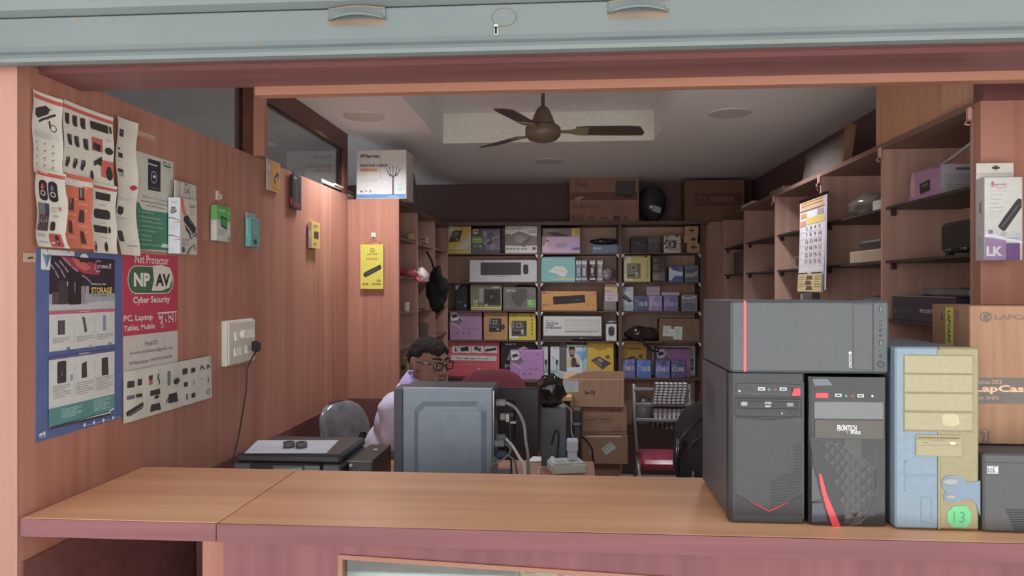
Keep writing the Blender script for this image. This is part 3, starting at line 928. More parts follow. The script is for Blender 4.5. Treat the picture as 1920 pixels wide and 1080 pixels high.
b = MB(); b.box(a2.x + .05, 2.364, a2.z - .02, a2.x + .07, 2.40, a2.z - .008, M((206, 198, 190), 'plastic'), .002); b.build('hook', t)

# ------------------------------------------------------------------ papers and packs on the left wall
PAPER = (222, 214, 196)
INK = (62, 54, 54)
GREY = (150, 144, 136)
RED = (214, 92, 80)
def sheet(x0, yt, x1, yb, col, crop, lift=.002, curl=None, nv=20, nu=12):
    a = onX(x0, yt, XL); c = onX(x0, yb, XL); e = onX(x1, yt, XL)
    mb = MB()
    W, H = e.y - a.y, a.z - c.z
    f = Fr(mb, a, (0, 1, 0), (0, 0, -1), W, H, crop, None, curl, lift)
    m = M(col, 'paper')
    if curl:
        mb.grid(lambda u, v: f.P(u * W, (1 - v) * H, -3), max(4, math.ceil(W / .02)), max(4, math.ceil(H / .02)), m)
        mb.grid(lambda u, v: f.P((1 - u) * W, (1 - v) * H, -8), 8, 16, m)
    else:
        mb.box(XL + lift - .0016, a.y, c.z, XL + lift - .0001, e.y, a.z, m)
    return mb, f
def waves(amp, n, ph, lip=.012):
    return lambda u, v: amp * (1 + math.sin(2 * PI * n * v + ph + 1.3 * u)) + lip * max(0, v - .85) / .15 * .5 + .006 * abs(2 * u - 1) ** 3
CA = (40, 160, 6.355); CB = (40, 310, 6.0)
# adapter flyer
mb, f = sheet(53.5, 167, 110, 322, PAPER, CA, .003, waves(.0025, 1.6, .4))
f.rect(92, 90, 444, 138, RED)
f.poly([(128, 268), (262, 242), (312, 290), (342, 294), (310, 304), (300, 345), (178, 388), (130, 345)], INK)
f.poly([(190, 275), (255, 262), (257, 274), (192, 288)], (120, 112, 108))
f.line([(200, 425), (235, 405), (300, 388), (330, 372), (374, 360)], .006, INK)
f.poly([(300, 388), (345, 360), (352, 376), (306, 398)], INK)
f.line([(318, 440), (325, 500)], .006, INK)
f.ring(322, 462, 394, 550, INK, .22)
f.lines(120, 525, 400, 605, 6, (196, 188, 172))
for r_ in range(4):
    for c_ in range(3):
        x = 138 + c_ * 100; y = 665 + r_ * 86 + c_ * 30
        f.poly([(x - 14, y + 10), (x - 8, y - 2), (x + 14, y - 8), (x + 8, y + 4), (x - 2, y + 8)], INK)
        f.rect(x - 14, y + 22, x + 16, y + 28, (190, 182, 168))
tag(mb.build('flyer'), 'laptop adapter flyer, topmost and nearest the entrance pillar', 'flyer')
# mice and keyboards double flyer
mb, f = sheet(112, 186, 206, 346, PAPER, CA, .003, waves(.0022, 1.8, 2.0))
f.rect(458, 214, 1052, 258, RED)
for (x, y) in ((482, 322), (584, 354), (682, 386), (500, 572), (592, 598), (702, 634)):
    f.poly([(x, y), (x + 60, y + 12), (x + 64, y + 145), (x + 22, y + 130), (x + 4, y + 95)], INK)
    f.poly([(x + 34, y + 16), (x + 54, y + 20), (x + 56, y + 80), (x + 38, y + 70)], (104, 92, 92))
    f.rect(x, y + 160, x + 50, y + 166, (188, 180, 166))
for (x, y) in ((482, 845), (584, 868), (680, 890)):
    f.poly([(x + 15, y), (x + 55, y + 6), (x + 62, y + 60), (x + 28, y + 132), (x, y + 105)], INK)
    f.line([(x + 30, y + 12), (x + 24, y + 100)], .003, GREY)
f.poly([(796, 420), (996, 485), (998, 582), (802, 510)], INK)
f.poly([(1008, 494), (1030, 502), (1034, 584), (1012, 572)], INK)
f.rect(806, 612, 926, 770, (206, 96, 84))
f.poly([(808, 668), (906, 716), (900, 800), (812, 752)], INK)
f.ell(952, 735, 1036, 818, INK)
f.lines(960, 640, 1030, 672, 3, (190, 182, 168))
f.poly([(838, 905), (925, 850), (928, 968), (880, 940), (842, 962)], INK)
f.rect(925, 890, 1050, 1090, (214, 98, 84))
f.ell(972, 960, 1042, 1130, INK)
f.ell(795, 1010, 832, 1130, INK)
tag(mb.build('flyer'), 'double page flyer of mice and keyboards in the upper row', 'flyer')
# narrow strip of two sheets
mb, f = sheet(209.5, 217, 248, 477, PAPER, CA, .006, waves(.004, 2.2, .5, .02))
f.poly([(1108, 514), (1172, 534), (1172, 622), (1108, 598)], INK)
f.poly([(1110, 545), (1170, 565), (1170, 578), (1110, 558)], (110, 108, 128))
f.rect(1108, 735, 1146, 755, INK); f.poly([(1125, 795), (1182, 812), (1182, 870), (1125, 852)], INK)
f.lines(1112, 880, 1190, 905, 2, (190, 182, 168))
f.poly([(1102, 985), (1175, 1005), (1175, 1040), (1102, 1025)], INK); f.poly([(1108, 1025), (1175, 1040), (1175, 1092), (1108, 1080)], (170, 164, 156))
f.crop = CB
f.poly([(1160, 250), (1195, 228), (1222, 230), (1246, 256), (1222, 282), (1195, 288)], (196, 66, 72))
f.poly([(1038, 470), (1062, 455), (1122, 475), (1120, 535), (1085, 562), (1035, 530)], INK)
f.poly([(1027, 732), (1098, 738), (1098, 858), (1027, 850)], INK)
f.rect(1020, 345, 1230, 350, (200, 192, 176)); f.rect(1020, 365, 1200, 369, (200, 192, 176))
f.lines(1022, 578, 1150, 600, 2, (176, 168, 156)); f.lines(1120, 895, 1230, 915, 2, (120, 112, 108))
tag(mb.build('flyer'), 'tall narrow curled flyer with a red logo beside the green brochure', 'flyer')
# speakers flyer
mb, f = sheet(54.5, 314, 113, 461.5, PAPER, CB, .010, waves(.003, 1.4, 2.6, .016))
f.rect(98, 52, 432, 96, RED); f.rect(150, 68, 245, 78, (240, 214, 200))
for (x, y, c) in ((145, 155, (196, 92, 92)), (255, 175, (120, 104, 156))):
    f.rrect(x, y, x + 100, y + 230, (56, 44, 46), .3)
    f.poly([(x + 42, y + 35), (x + 66, y + 95), (x + 42, y + 118), (x + 20, y + 92)], c)
    f.ring(x + 18, y + 118, x + 74, y + 182, (226, 220, 190), .3)
f.rect(105, 412, 245, 705, (128, 116, 116)); f.rect(196, 425, 245, 560, (72, 70, 92)); f.rect(98, 655, 245, 725, (92, 74, 74))
for x in (128, 188):
    f.rrect(x, 548, x + 46, 668, (58, 44, 46), .3); f.ring(x + 8, 605, x + 36, 640, (220, 214, 196), .3)
    f.poly([(x + 22, 560), (x + 34, 590), (x + 22, 604), (x + 10, 588)], (176, 110, 110))
f.ell(342, 468, 374, 516, (204, 110, 112)); f.lines(268, 470, 330, 530, 4, (176, 168, 156)); f.lines(285, 560, 352, 590, 3, (130, 122, 116))
f.rrect(265, 630, 322, 735, INK, .35)
f.rrect(258, 765, 392, 915, (206, 84, 80), .1); f.rrect(322, 785, 362, 895, (60, 44, 46), .3); f.ring(328, 845, 352, 875, (220, 214, 196), .3)
f.rect(268, 865, 304, 880, (240, 224, 210)); f.lines(112, 765, 215, 800, 2, (160, 152, 142)); f.lines(118, 850, 230, 870, 2, (150, 142, 132))
tag(mb.build('flyer'), 'white flyer of black speakers hung under the adapter flyer', 'flyer')
# orange flyer
mb, f = sheet(111.5, 323, 163, 464, (222, 112, 84), CB, .009, waves(.0025, 1.5, 4.4))
f.rect(445, 135, 738, 195, (226, 214, 196)); f.rect(480, 158, 580, 165, (160, 150, 140))
for (x, y, w_, h_) in ((590, 250, 70, 150), (470, 365, 70, 145), (600, 500, 66, 150), (478, 618, 52, 150), (602, 738, 54, 150)):
    f.poly([(x + 10, y), (x + w_ - 8, y + 10), (x + w_, y + h_), (x, y + h_ - 12)], (82, 60, 58))
    f.poly([(x + w_ * .3, y + 14), (x + w_ * .55, y + 16), (x + w_ * .5, y + h_ * .8), (x + w_ * .2, y + h_ * .7)], (176, 148, 136))
    f.ell(x + w_ + 4, y + 2, x + w_ + 22, y + 24, (238, 176, 156))
    f.lines(x - 10, y + h_ + 22, x + w_ + 30, y + h_ + 50, 2, (238, 176, 152))
tag(mb.build('flyer'), 'bright orange flyer of computer mice in the lower row', 'flyer')
# black keyboards flyer
mb, f = sheet(160.5, 340, 207, 473, PAPER, CB, .0095, waves(.003, 1.5, .2, .014))
f.rect(738, 215, 1000, 248, RED)
f.poly([(768, 295), (946, 328), (948, 408), (776, 378)], INK)
f.rrect(770, 480, 955, 590, INK, .35)
f.poly([(750, 668), (912, 692), (912, 768), (755, 748)], INK); f.ell(918, 690, 946, 768, INK)
f.ell(738, 845, 784, 968, INK); f.ell(878, 860, 918, 972, INK); f.ell(752, 870, 770, 900, (200, 192, 180))
for y in (438, 640, 805):
    f.lines(830, y, 900, y + 18, 2, (160, 152, 142))
tag(mb.build('flyer'), 'white flyer of black keyboards and mice beside the orange flyer', 'flyer')
# green and white brochure
C6 = (240, 270, 4.91)
mb, f = sheet(251.5, 281.5, 324, 467, (206, 202, 186), C6, .002)
f.poly([(60, 525), (98, 540), (120, 592), (160, 610), (408, 640), (408, 985), (60, 965)], (62, 128, 96))
f.poly([(178, 132), (294, 165), (294, 442), (178, 420)], (56, 50, 58))
f.rect(180, 172, 262, 186, (190, 186, 196)); f.ring(205, 242, 260, 358, (168, 166, 190), .16); f.ell(222, 285, 248, 312, (230, 226, 226))
f.rect(180, 388, 290, 398, (92, 88, 110))
f.rrect(318, 158, 392, 206, (62, 118, 76), .4); f.rrect(352, 166, 388, 200, (220, 216, 204), .2)
f.text('NP', 324, 168, 350, 196, (220, 216, 204), .03); f.text('AV', 356, 170, 384, 198, INK, .03)
f.text('Meet the Critical Business', 132, 468, 360, 492, (120, 130, 116)); f.text('Accounting & GST Billing Data', 110, 508, 366, 532, (96, 108, 98), .01)
f.text('with NPAV Z-Security', 160, 556, 340, 576, (88, 96, 90), .01)
for i, t in enumerate(('Total Security', 'Ransomware Protection', '10 GB Big Data Software', 'Linked Banking Browsing', 'Drive Encryption', 'Web Control', 'Spam Blocker', 'Easy Data Transfer Support')):
    y = 612 + i * 43
    f.text(t, 118, y, 118 + 9.6 * len(t) * .85, y + 20, (206, 216, 196)); f.ell(92, y + 4, 99, y + 13, (206, 216, 196))
f.rrect(300, 918, 362, 952, (196, 208, 192), .3)
tag(mb.build('brochure'), 'green and white antivirus brochure above the red poster', 'brochure')
# storage poster
C3 = (55, 460, 5.4); C4 = (55, 650, 5.838)
mb, f = sheet(66, 466, 228.5, 830, (88, 102, 150), C3, .0018)
f.rect(195, 100, 858, 500, (60, 46, 54))
f.poly([(300, 104), (560, 150), (690, 200), (700, 300), (560, 290), (430, 230), (340, 150)], (170, 62, 76))
f.poly([(420, 120), (560, 170), (620, 230), (560, 262), (470, 210)], (208, 98, 92))
for q in ([(205, 190), (250, 250), (285, 320)], [(255, 175), (310, 240), (350, 320)], [(300, 160), (345, 215), (385, 268)], [(520, 300), (570, 330), (610, 370)], [(340, 130), (420, 215), (480, 262)]):
    f.line(q, .004, (170, 150, 168))
f.rect(190, 495, 858, 690, (164, 164, 168)); f.poly([(190, 600), (858, 560), (858, 640), (190, 660)], (190, 188, 186))
f.rect(222, 475, 285, 600, (88, 78, 78)); f.rect(285, 360, 380, 600, (74, 62, 64)); f.rrect(380, 265, 522, 602, (54, 42, 44), .12)
f.rect(372, 365, 382, 412, (186, 180, 180)); f.rect(447, 372, 456, 480, (150, 140, 140)); f.rect(516, 412, 556, 595, (150, 142, 142)); f.rect(562, 412, 594, 595, (168, 160, 158))
for k in range(14):
    a = 2 * PI * k / 14 + .3
    if abs(math.cos(a)) < .55 or math.cos(a) < 0:
        x, y = 688 + 34 * math.cos(a), 212 + 56 * math.sin(a)
        f.ell(x - 5, y - 6, x + 5, y + 6, (226, 220, 216))
f.text('CYBER', 680, 200, 786, 230, (232, 226, 220), .01, .15); f.text('X', 790, 186, 822, 236, (232, 226, 220), .01, .15)
f.text('Backup your large', 615, 380, 762, 404, (236, 230, 222), .01)
f.text('STORAGE', 616, 424, 826, 488, (226, 196, 92), .03)
f.text('Data with reliability', 616, 500, 776, 526, (88, 92, 100))
f.poly([(103, 28), (443, 62), (443, 108), (205, 100), (195, 250), (103, 244)], (214, 212, 206))
f.poly([(114, 72), (152, 98), (208, 88), (160, 226)], (112, 148, 178)); f.poly([(152, 98), (162, 226), (208, 88)], (92, 124, 160))
f.ell(160, 44, 174, 54, INK); f.ell(377, 64, 390, 76, INK); f.ell(500, 82, 582, 160, (214, 212, 206)); f.rect(498, 122, 584, 170, (84, 98, 142) if False else (60, 46, 54))
f.rect(184, 672, 856, 704, (206, 92, 112)); f.rect(490, 664, 596, 676, (230, 160, 168))
f.rect(184, 704, 850, 1080, (206, 204, 196))
f.rect(272, 762, 345, 908, (84, 76, 74)); f.rect(305, 765, 309, 905, (120, 112, 108))
f.poly([(518, 722), (545, 726), (572, 870), (545, 882)], (92, 84, 84)); f.rect(730, 708, 762, 864, (142, 140, 166))
for x in (435, 640):
    f.rect(x, 720, x + 3, 1060, (170, 168, 162))
for (x, y) in ((220, 945), (462, 925), (668, 905)):
    f.lines(x, y, x + 165, y + 60, 3, (150, 146, 142))
f.rect(358, 1030, 394, 1060, (120, 124, 140)); f.rect(585, 1010, 620, 1036, (190, 150, 156)); f.rect(780, 985, 816, 1010, (130, 140, 164))
f.crop = C4
f.rect(194, 118, 916, 152, (96, 90, 132)); f.rect(525, 72, 634, 88, (170, 166, 186))
f.rect(192, 150, 914, 690, (208, 206, 198))
f.rrect(284, 165, 384, 408, (66, 58, 56), .14); f.rect(334, 270, 339, 320, (170, 164, 160))
f.poly([(552, 186), (608, 158), (612, 330), (552, 348)], (70, 62, 60)); f.poly([(772, 126), (840, 112), (848, 306), (772, 316)], (70, 62, 60))
f.rect(428, 310, 456, 372, (108, 164, 160))
for x, y in ((470, 195), (692, 170)):
    f.rect(x, y, x + 3, y + 370, (150, 148, 144))
for (x, y) in ((236, 440), (490, 398), (710, 345)):
    f.lines(x, y, x + 190, y + 150, 6, (156, 152, 146))
f.rect(190, 685, 912, 882, (86, 142, 136))
f.lines(332, 690, 550, 800, 6, (170, 200, 190)); f.lines(680, 590, 870, 720, 7, (170, 200, 190))
f.poly([(196, 880), (212, 905), (870, 735), (872, 700), (910, 690), (905, 668), (860, 690), (860, 712), (220, 885)], (214, 212, 206))
f.line([(212, 892), (862, 738)], .006, (70, 64, 72))
for x, y in ((582, 862), (684, 836), (788, 810), (894, 782)):
    f.ell(x - 14, y - 20, x + 14, y + 20, (216, 214, 208)); f.rect(x + 22, y - 4, x + 78, y + 1, (190, 192, 204))
f.poly([(80, 985), (78, 962), (92, 945), (118, 942), (132, 922), (152, 930), (152, 955), (142, 962), (146, 984), (136, 984), (130, 966), (108, 968), (108, 986), (98, 986), (94, 968), (88, 986)], (206, 206, 206))
f.rect(80, 998, 158, 1003, (190, 190, 196))
tag(mb.build('poster'), 'tall blue storage drive poster with a dark picture at its top', 'poster')
# red poster
C5 = (220, 470, 3.272)
mb, f = sheet(228.5, 473, 331.5, 712, (196, 62, 82), C5, .0024)
f.text('Net Protector', 104, 22, 310, 76, (230, 214, 208), .006)
f.rrect(58, 88, 340, 266, (226, 220, 206), .5); f.rrect(62, 93, 336, 261, (70, 104, 72), .5)
f.poly([(212, 92), (266, 88), (320, 106), (334, 170), (316, 226), (268, 246), (206, 246), (220, 180)], (222, 216, 202))
f.text('NP', 96, 134, 196, 220, (230, 224, 210), .045); f.text('AV', 230, 140, 318, 218, (52, 46, 46), .045)
f.text('Cyber Security', 92, 282, 318, 336, (230, 214, 208), .022)
f.text('PC, Laptop', 34, 398, 212, 446, (230, 214, 208), .02); f.text('Tablet, Mobile', 34, 462, 226, 502, (230, 214, 208), .02)
DW = (230, 214, 208)
# the hindi word, drawn stroke by stroke
f.line([(243, 384), (357, 374)], .0045, DW)
f.line([(250, 384), (250, 402), (262, 410), (270, 402)], .0045, DW); f.line([(250, 408), (262, 428), (266, 440)], .0045, DW); f.line([(270, 382), (270, 440)], .0045, DW); f.line([(256, 410), (270, 410)], .004, DW)
f.line([(262, 446), (272, 452), (282, 462), (276, 470), (266, 466)], .0045, DW)
f.line([(284, 382), (294, 392), (296, 402), (288, 410), (284, 414), (296, 436)], .0045, DW)
f.line([(306, 382), (304, 398), (312, 406), (322, 400)], .0045, DW); f.line([(322, 400), (308, 416), (306, 430), (314, 436)], .0045, DW); f.line([(310, 408), (336, 424)], .004, DW)
f.line([(334, 376), (334, 436)], .0045, DW); f.line([(352, 374), (352, 434)], .0045, DW)
f.rect(27, 526, 364, 760, (206, 194, 184))
f.text('Email ID:', 164, 556, 244, 584, (72, 58, 64), .01); f.text('vicomtechsolutions@gmail.com', 68, 618, 334, 648, (72, 58, 64), .008)
f.text('Whatsapp: 9019760039', 64, 682, 330, 710, (80, 66, 74), .008, .2)
tag(mb.build('poster'), 'red antivirus poster with a green and white pill logo', 'poster')
# white catalogue
mb, f = sheet(227.5, 697.5, 392.5, 794.5, (208, 202, 186), C5, .004, lambda u, v: .003 + .0035 * abs(math.sin(PI * 5 * u)) + .004 * u * v)
D = (70, 60, 60)
for x in (152, 272, 376, 476):
    f.rect(x, 745 - (x - 25) * .16, x + 2, 1045 - (x - 25) * .27, (170, 164, 150))
for q in ([(44, 802), (84, 796), (84, 838), (42, 844)], [(104, 790), (134, 784), (134, 824), (104, 830)], [(94, 880), (136, 874), (136, 896), (94, 902)],
          [(182, 860), (242, 845), (244, 880), (182, 892)], [(186, 945), (240, 932), (248, 975), (180, 992)], [(296, 880), (345, 870), (352, 925), (292, 938)],
          [(384, 725), (412, 720), (410, 756), (384, 762)], [(432, 722), (462, 716), (462, 744), (432, 750)], [(390, 808), (411, 803), (411, 832), (390, 836)], [(432, 876), (458, 870), (458, 898), (432, 904)]):
    f.poly(q, D)
f.poly([(40, 892), (84, 884), (84, 908), (40, 916)], (110, 106, 124)); f.poly([(290, 740), (306, 737), (304, 826), (290, 830)], (110, 112, 138))
f.poly([(174, 768), (196, 762), (194, 792), (174, 796)], D); f.poly([(174, 794), (194, 790), (194, 820), (176, 826)], (180, 90, 100))
f.line([(232, 760), (228, 780), (238, 800), (236, 815)], .006, D); f.line([(280, 935), (300, 885), (340, 872)], .004, D)
f.poly([(324, 792), (352, 776), (366, 800), (340, 822), (322, 815)], D); f.ell(204, 890, 232, 912, D)
f.line([(44, 1000), (132, 945)], .014, D); f.line([(52, 1012), (134, 958)], .006, (196, 188, 174)); f.line([(50, 1014), (132, 962)], .005, D)
f.line([(490, 728), (498, 705), (510, 725)], .006, D); f.line([(528, 722), (534, 700), (548, 718)], .006, D)
f.line([(486, 795), (496, 780), (510, 790)], .003, GREY); f.line([(535, 780), (536, 808)], .005, D); f.ring(522, 852, 546, 884, D, .2); f.poly([(398, 878), (408, 876), (408, 912), (398, 914)], (120, 114, 110)); f.poly([(440, 800), (452, 797), (452, 824), (442, 826)], (170, 166, 158))
tag(mb.build('catalogue'), 'wide white fold-out accessory catalogue under the red poster', 'catalogue')
# adhesive leftovers
def residue(x0, y0, x1, y1, label, hole):
    mb, f = sheet(x0, y0, x1, y1, (196, 160, 134), (0, 0, 1), .0014)
    if hole:
        f.poly([(x0 + 6, y0 + 9), (x0 + 16, y0 + 7), (x0 + 19, y0 + 10), (x0 + 8, y0 + 12)], (70, 52, 50))
    else:
        for k in range(6):
            f.rect(x0 + 5 + k * 6, y0 + 2 + k * 2.4, x0 + 8.6 + k * 6, y0 + 6 + k * 2.4, (206, 178, 156))
    tag(mb.build('tape_patch'), label, 'tape')
residue(44, 474, 66, 491, 'torn tape patch on the wall beside the blue poster', True)
residue(247, 240, 290, 250, 'peeled tape strip on the wall beside the narrow flyer', False)

# ---- packs hanging on the wall: the narrow end faces the shop front, the picture faces the room
def hung_pack(xl, xe, xr, yt, yb, col_end, col_face, kind='print'):
    a = onX(xl, yt, XL + .006); z0 = onX(xl, yb, XL + .006).z
    xf = onY(xe, yt, a.y).x
    y1 = onX(xr, yt, xf).y
    mb = MB(); mb.box(XL + .006, a.y, z0, xf, y1, a.z, M(col_face, kind), .001)
    end = Fr(mb, (XL + .006, a.y, a.z), (1, 0, 0), (0, 0, -1), xf - XL - .006, a.z - z0)
    face = Fr(mb, (xf, a.y, a.z), (0, 1, 0), (0, 0, -1), y1 - a.y, a.z - z0)
    if col_end:
        end.rect(.01, .005, .99, .995, col_end, kind)
    return mb, end, face, (a.y, y1, z0, a.z, xf)
mb, e, f, g = hung_pack(315.4, 337.8, 369.3, 370, 475.3, (214, 216, 222), (206, 198, 184))
adapter_pack = thing('adapter_pack', 'white laptop adapter box with an orange stripe hanging beside the brochure', 'box', (XL + .02, g[0], g[2]))
e.text('Lapcare', .25, .06, .85, .11, (120, 112, 120), 0, .2)
for k in range(3):
    e.rrect(.25, .17 + k * .022, .62, .185 + k * .022, D, .4)
e.line([(.2, .25), (.4, .24), (.6, .26), (.7, .23), (.45, .28), (.25, .27)], .003, D)
for y in (.35, .66):
    e.poly([(0, y), (.4, y + .005), (.98, y + .055), (.98, y + .065), (.3, y + .025), (0, y + .03)], (140, 138, 150))
    e.poly([(.3, y + .10), (.98, y + .075), (.98, y + .10), (.6, y + .10)], (226, 134, 104))
e.lines(.2, .5, .8, .58, 3, (206, 190, 190)); e.lines(.1, .9, .5, .97, 4, (190, 190, 198))
f.poly([(.02, 0), (.16, 0), (.24, .15), (.36, .30), (.18, .31), (.04, .15)], (226, 116, 84))
f.text('Lapcare', .52, .06, .9, .17, (110, 86, 84), 0, .25); f.lines(.58, .2, .9, .3, 3, (170, 160, 154))
f.poly([(.22, .33), (.42, .29), (.92, .50), (.90, .58), (.76, .62), (.18, .41)], (62, 54, 56)); f.poly([(.48, .36), (.66, .43), (.66, .45), (.48, .38)], (140, 132, 130))
f.line([(.85, .59), (.95, .62), (.9, .66), (.8, .65)], .004, D); f.ring(.55, .61, .75, .72, D, .25); f.line([(.3, .5), (.38, .56), (.5, .6), (.6, .7)], .008, D)
f.lines(.08, .73, .5, .86, 5, (120, 112, 104)); f.ell(.08, .87, .27, .98, (84, 78, 76)); f.ell(.75, .83, .93, .93, (170, 152, 120))
f.poly([(.3, 1), (.5, .88), (.85, .80), (.9, .81), (.62, .90), (.5, 1)], (130, 126, 124))
mb.build('carton', adapter_pack)
mb = MB(); mb.box(g[4] - .022, g[0], g[3] - .002, g[4] - .018, g[1] + .03, g[3] + .058, M((204, 198, 182), 'print'), .001)
hf = Fr(mb, (g[4] - .018, g[0], g[3] + .058), (0, 1, 0), (0, 0, -1), g[1] + .03 - g[0], .058)
hf.text('Call', .42, .3, .62, .62, D); hf.rect(.18, 0, .2, 1, (120, 114, 108)); hf.rect(.66, .1, .68, 1, (120, 114, 108)); hf.ell(.4, .02, .6, .2, (150, 144, 134))
mb.build('hang_tab', adapter_pack)
# a small adhesive hook, shared by two packs
def hook(mbloc, label, wall='x'):
    t = thing('adhesive_hook', label, 'hook', mbloc, 'adhesive hooks', world=False)
    b = MB(); w_ = M((216, 208, 198), 'plastic')
    if wall == 'x':
        b.box(0, -.014, -.018, .004, .014, .018, w_, .002); b.build('plate', t)
        b = MB(); b.tube([(.004, 0, .004), (.014, 0, .002), (.017, 0, -.006), (.015, 0, -.012), (.010, 0, -.012)], .0028, w_); b.build('hook', t)
    else:
        b.box(-.014, -.004, -.014, .014, 0, .014, w_, .002); b.build('plate', t)
        b = MB(); b.tube([(0, -.004, .004), (0, -.014, .002), (0, -.017, -.006), (0, -.013, -.012)], .0028, w_); b.build('hook', t)
    return t
mb, e, f, g = hung_pack(395.2, 406, 432, 384, 450.5, (104, 190, 96), (206, 206, 196))
e.rect(.02, .42, .98, .99, (214, 216, 208)); f.poly([(0, 0), (1, 0), (1, .42), (.72, .42), (.66, .38), (.2, .40), (0, .40)], (92, 186, 88))
f.rect(.1, .11, .6, .16, (170, 214, 160)); f.ell(.82, .14, .95, .22, (160, 210, 150))
f.poly([(.28, .28), (.74, .33), (.74, .66), (.38, .60), (.28, .54)], (44, 48, 44)); f.poly([(.33, .33), (.70, .37), (.70, .60), (.34, .54)], (78, 150, 82))
f.lines(.1, .68, .6, .86, 4, (170, 166, 156)); f.rect(.8, .85, .95, .97, (120, 176, 104))
tag(mb.build('drive_pack'), 'green and white drive box hanging under a hook on the wood wall', 'box')
p = onX(406.5, 366.5, XL)
hook((XL + .0005, p.y, p.z), 'adhesive hook on the wall above the green and white box')
mb, e, f, g = hung_pack(460, 470, 487.5, 408, 461.7, (96, 186, 186), (110, 164, 164))
e.rect(.1, .05, .5, .6, (130, 206, 206)); f.ring(.4, .35, .7, .55, (190, 206, 200), .3); f.rect(.35, .74, .62, .92, (60, 62, 66)); f.lines(.15, .1, .7, .3, 4, (150, 190, 188))
mb.box(XL + .006, g[0], g[3], XL + .012, g[1], g[3] + .022, M((176, 196, 190), 'film'))
tag(mb.build('teal_pack'), 'small teal accessory box in clear wrap on the wood wall', 'box')
mb, e, f, g = hung_pack(498.5, 502, 525.5, 297, 356, (190, 170, 160), (222, 150, 62))
f.rect(.0, 0, .22, 1, (176, 160, 156)); f.poly([(.5, .55), (.78, .30), (.86, .38), (.85, .5), (.58, .74), (.5, .66)], (60, 56, 60)); f.poly([(.55, .6), (.72, .46), (.76, .52), (.6, .68)], (190, 186, 180)); f.lines(.3, .85, .9, .95, 2, (190, 110, 50)); f.rect(.04, .2, .14, .36, (220, 214, 206))
tag(mb.build('memory_card_pack'), 'orange card pack with a black memory stick picture, topmost on the partition', 'pack')
mb, e, f, g = hung_pack(543.5, 549, 565, 327, 390, (52, 40, 42), (46, 36, 38))
e.rect(.1, .70, .9, .9, (190, 62, 66)); f.rect(.1, .8, .8, .95, (120, 46, 50)); f.line([(.3, .1), (.5, .5), (.45, .75)], .006, (120, 112, 112)); f.rect(.1, .05, .5, .1, (170, 160, 156))
mb.box(g[4] - .004, g[0], g[3], g[4], g[1], g[3] + .02, M((90, 80, 78), 'film'))
tag(mb.build('blister_pack'), 'black and red blister pack hanging next to the orange card pack', 'pack')
mb, e, f, g = hung_pack(578, 584, 600, 415, 465, (190, 178, 160), (206, 168, 84))
e.rect(.1, .35, .9, .6, (216, 212, 200)); f.rrect(.3, .34, .82, .62, (74, 54, 44), .2); f.lines(.2, .1, .8, .24, 3, (160, 124, 60)); f.rect(.2, .78, .6, .86, (160, 124, 60))
tag(mb.build('yellow_pack'), 'small yellow pack with a dark square, lowest on the partition', 'pack')
# yellow card on the pillar
a = onY(677, 459, YC - .004); c = onY(720, 542, YC - .004)
mb = MB(); mb.box(a.x, YC - .022, c.z, c.x, YC - .004, a.z, M((212, 196, 74), 'print'), .001)
f = Fr(mb, (a.x, YC - .022, a.z), (1, 0, 0), (0, 0, -1), c.x - a.x, a.z - c.z)
f.ring(.44, .08, .62, .17, (80, 74, 40), .3); f.text('LAPCARE', .3, .19, .74, .23, (96, 88, 46)); f.lines(.25, .3, .78, .36, 2, (170, 152, 60))
f.poly([(.12, .68), (.2, .62), (.86, .45), (.92, .5), (.9, .55), (.22, .74)], (52, 48, 46)); f.line([(.3, .66), (.75, .53)], .004, (104, 100, 92)); f.ell(.1, .86, .2, .91, (120, 104, 40)); f.ell(.24, .86, .34, .91, (120, 104, 40)); f.ell(.72, .78, .9, .84, (160, 140, 50)); f.rect(.5, .87, .9, .9, (150, 132, 50))
mb.tube([(a.x + .035, YC - .012, a.z), (a.x + .05, YC - .012, a.z + .03), (a.x + .09, YC - .012, a.z + .04), (a.x + .115, YC - .012, a.z + .028), (a.x + .125, YC - .012, a.z)], .0012, M((150, 120, 100), 'plastic'), 6)
tag(mb.build('battery_pack'), 'yellow laptop battery pack hanging on the pillar', 'pack')
p = onY(700.5, 441, YC)
hook((p.x, YC - .0005, p.z), 'adhesive hook on the pillar above the yellow pack', 'y')

# ---- switch board with the plugged cord
a = onX(414, 601.8, XL); c = onX(414, 688, XL); e_ = onX(466.7, 601.8, XL)
sb = thing('switch_board', 'cream square switch board with two rows of switches on the wall', 'switch board', (XL, (a.y + e_.y) / 2, c.z))
IV = M((222, 214, 198), 'plastic')
mb = MB(); mb.box(XL, a.y, c.z, XL + .022, e_.y, a.z, IV, .004); mb.build('back_box', sb)
W_, H_ = e_.y - a.y, a.z - c.z
mb = MB(); mb.box(XL + .022, a.y + .006, c.z + .006, XL + .03, e_.y - .006, a.z - .006, IV, .003)
f = Fr(mb, (XL + .03, a.y, a.z), (0, 1, 0), (0, 0, -1), W_, H_)
for (x, y) in ((.24, .7), (.68, .66)):
    for (dx, dy) in ((0, 0), (.05, 0), (.025, -.05)):
        f.ell(x + dx, y + dy, x + dx + .025, y + dy + .03, (120, 112, 100))
mb.build('cover_plate', sb)
for (x, y) in [(.24, .36), (.62, .34), (.7, .34), (.78, .34), (.86, .34), (.22, .70), (.31, .70), (.4, .70), (.62, .68)]:
    mb = MB(); yy = a.y + W_ * x; zz = a.z - H_ * y
    mb.prism([(XL + .03, zz + .016), (XL + .030, zz - .016), (XL + .037, zz - .016), (XL + .033, zz + .016)], yy - .007, yy + .007, M((232, 226, 212), 'plastic'), 'y'); mb.build('rocker_switch', sb)
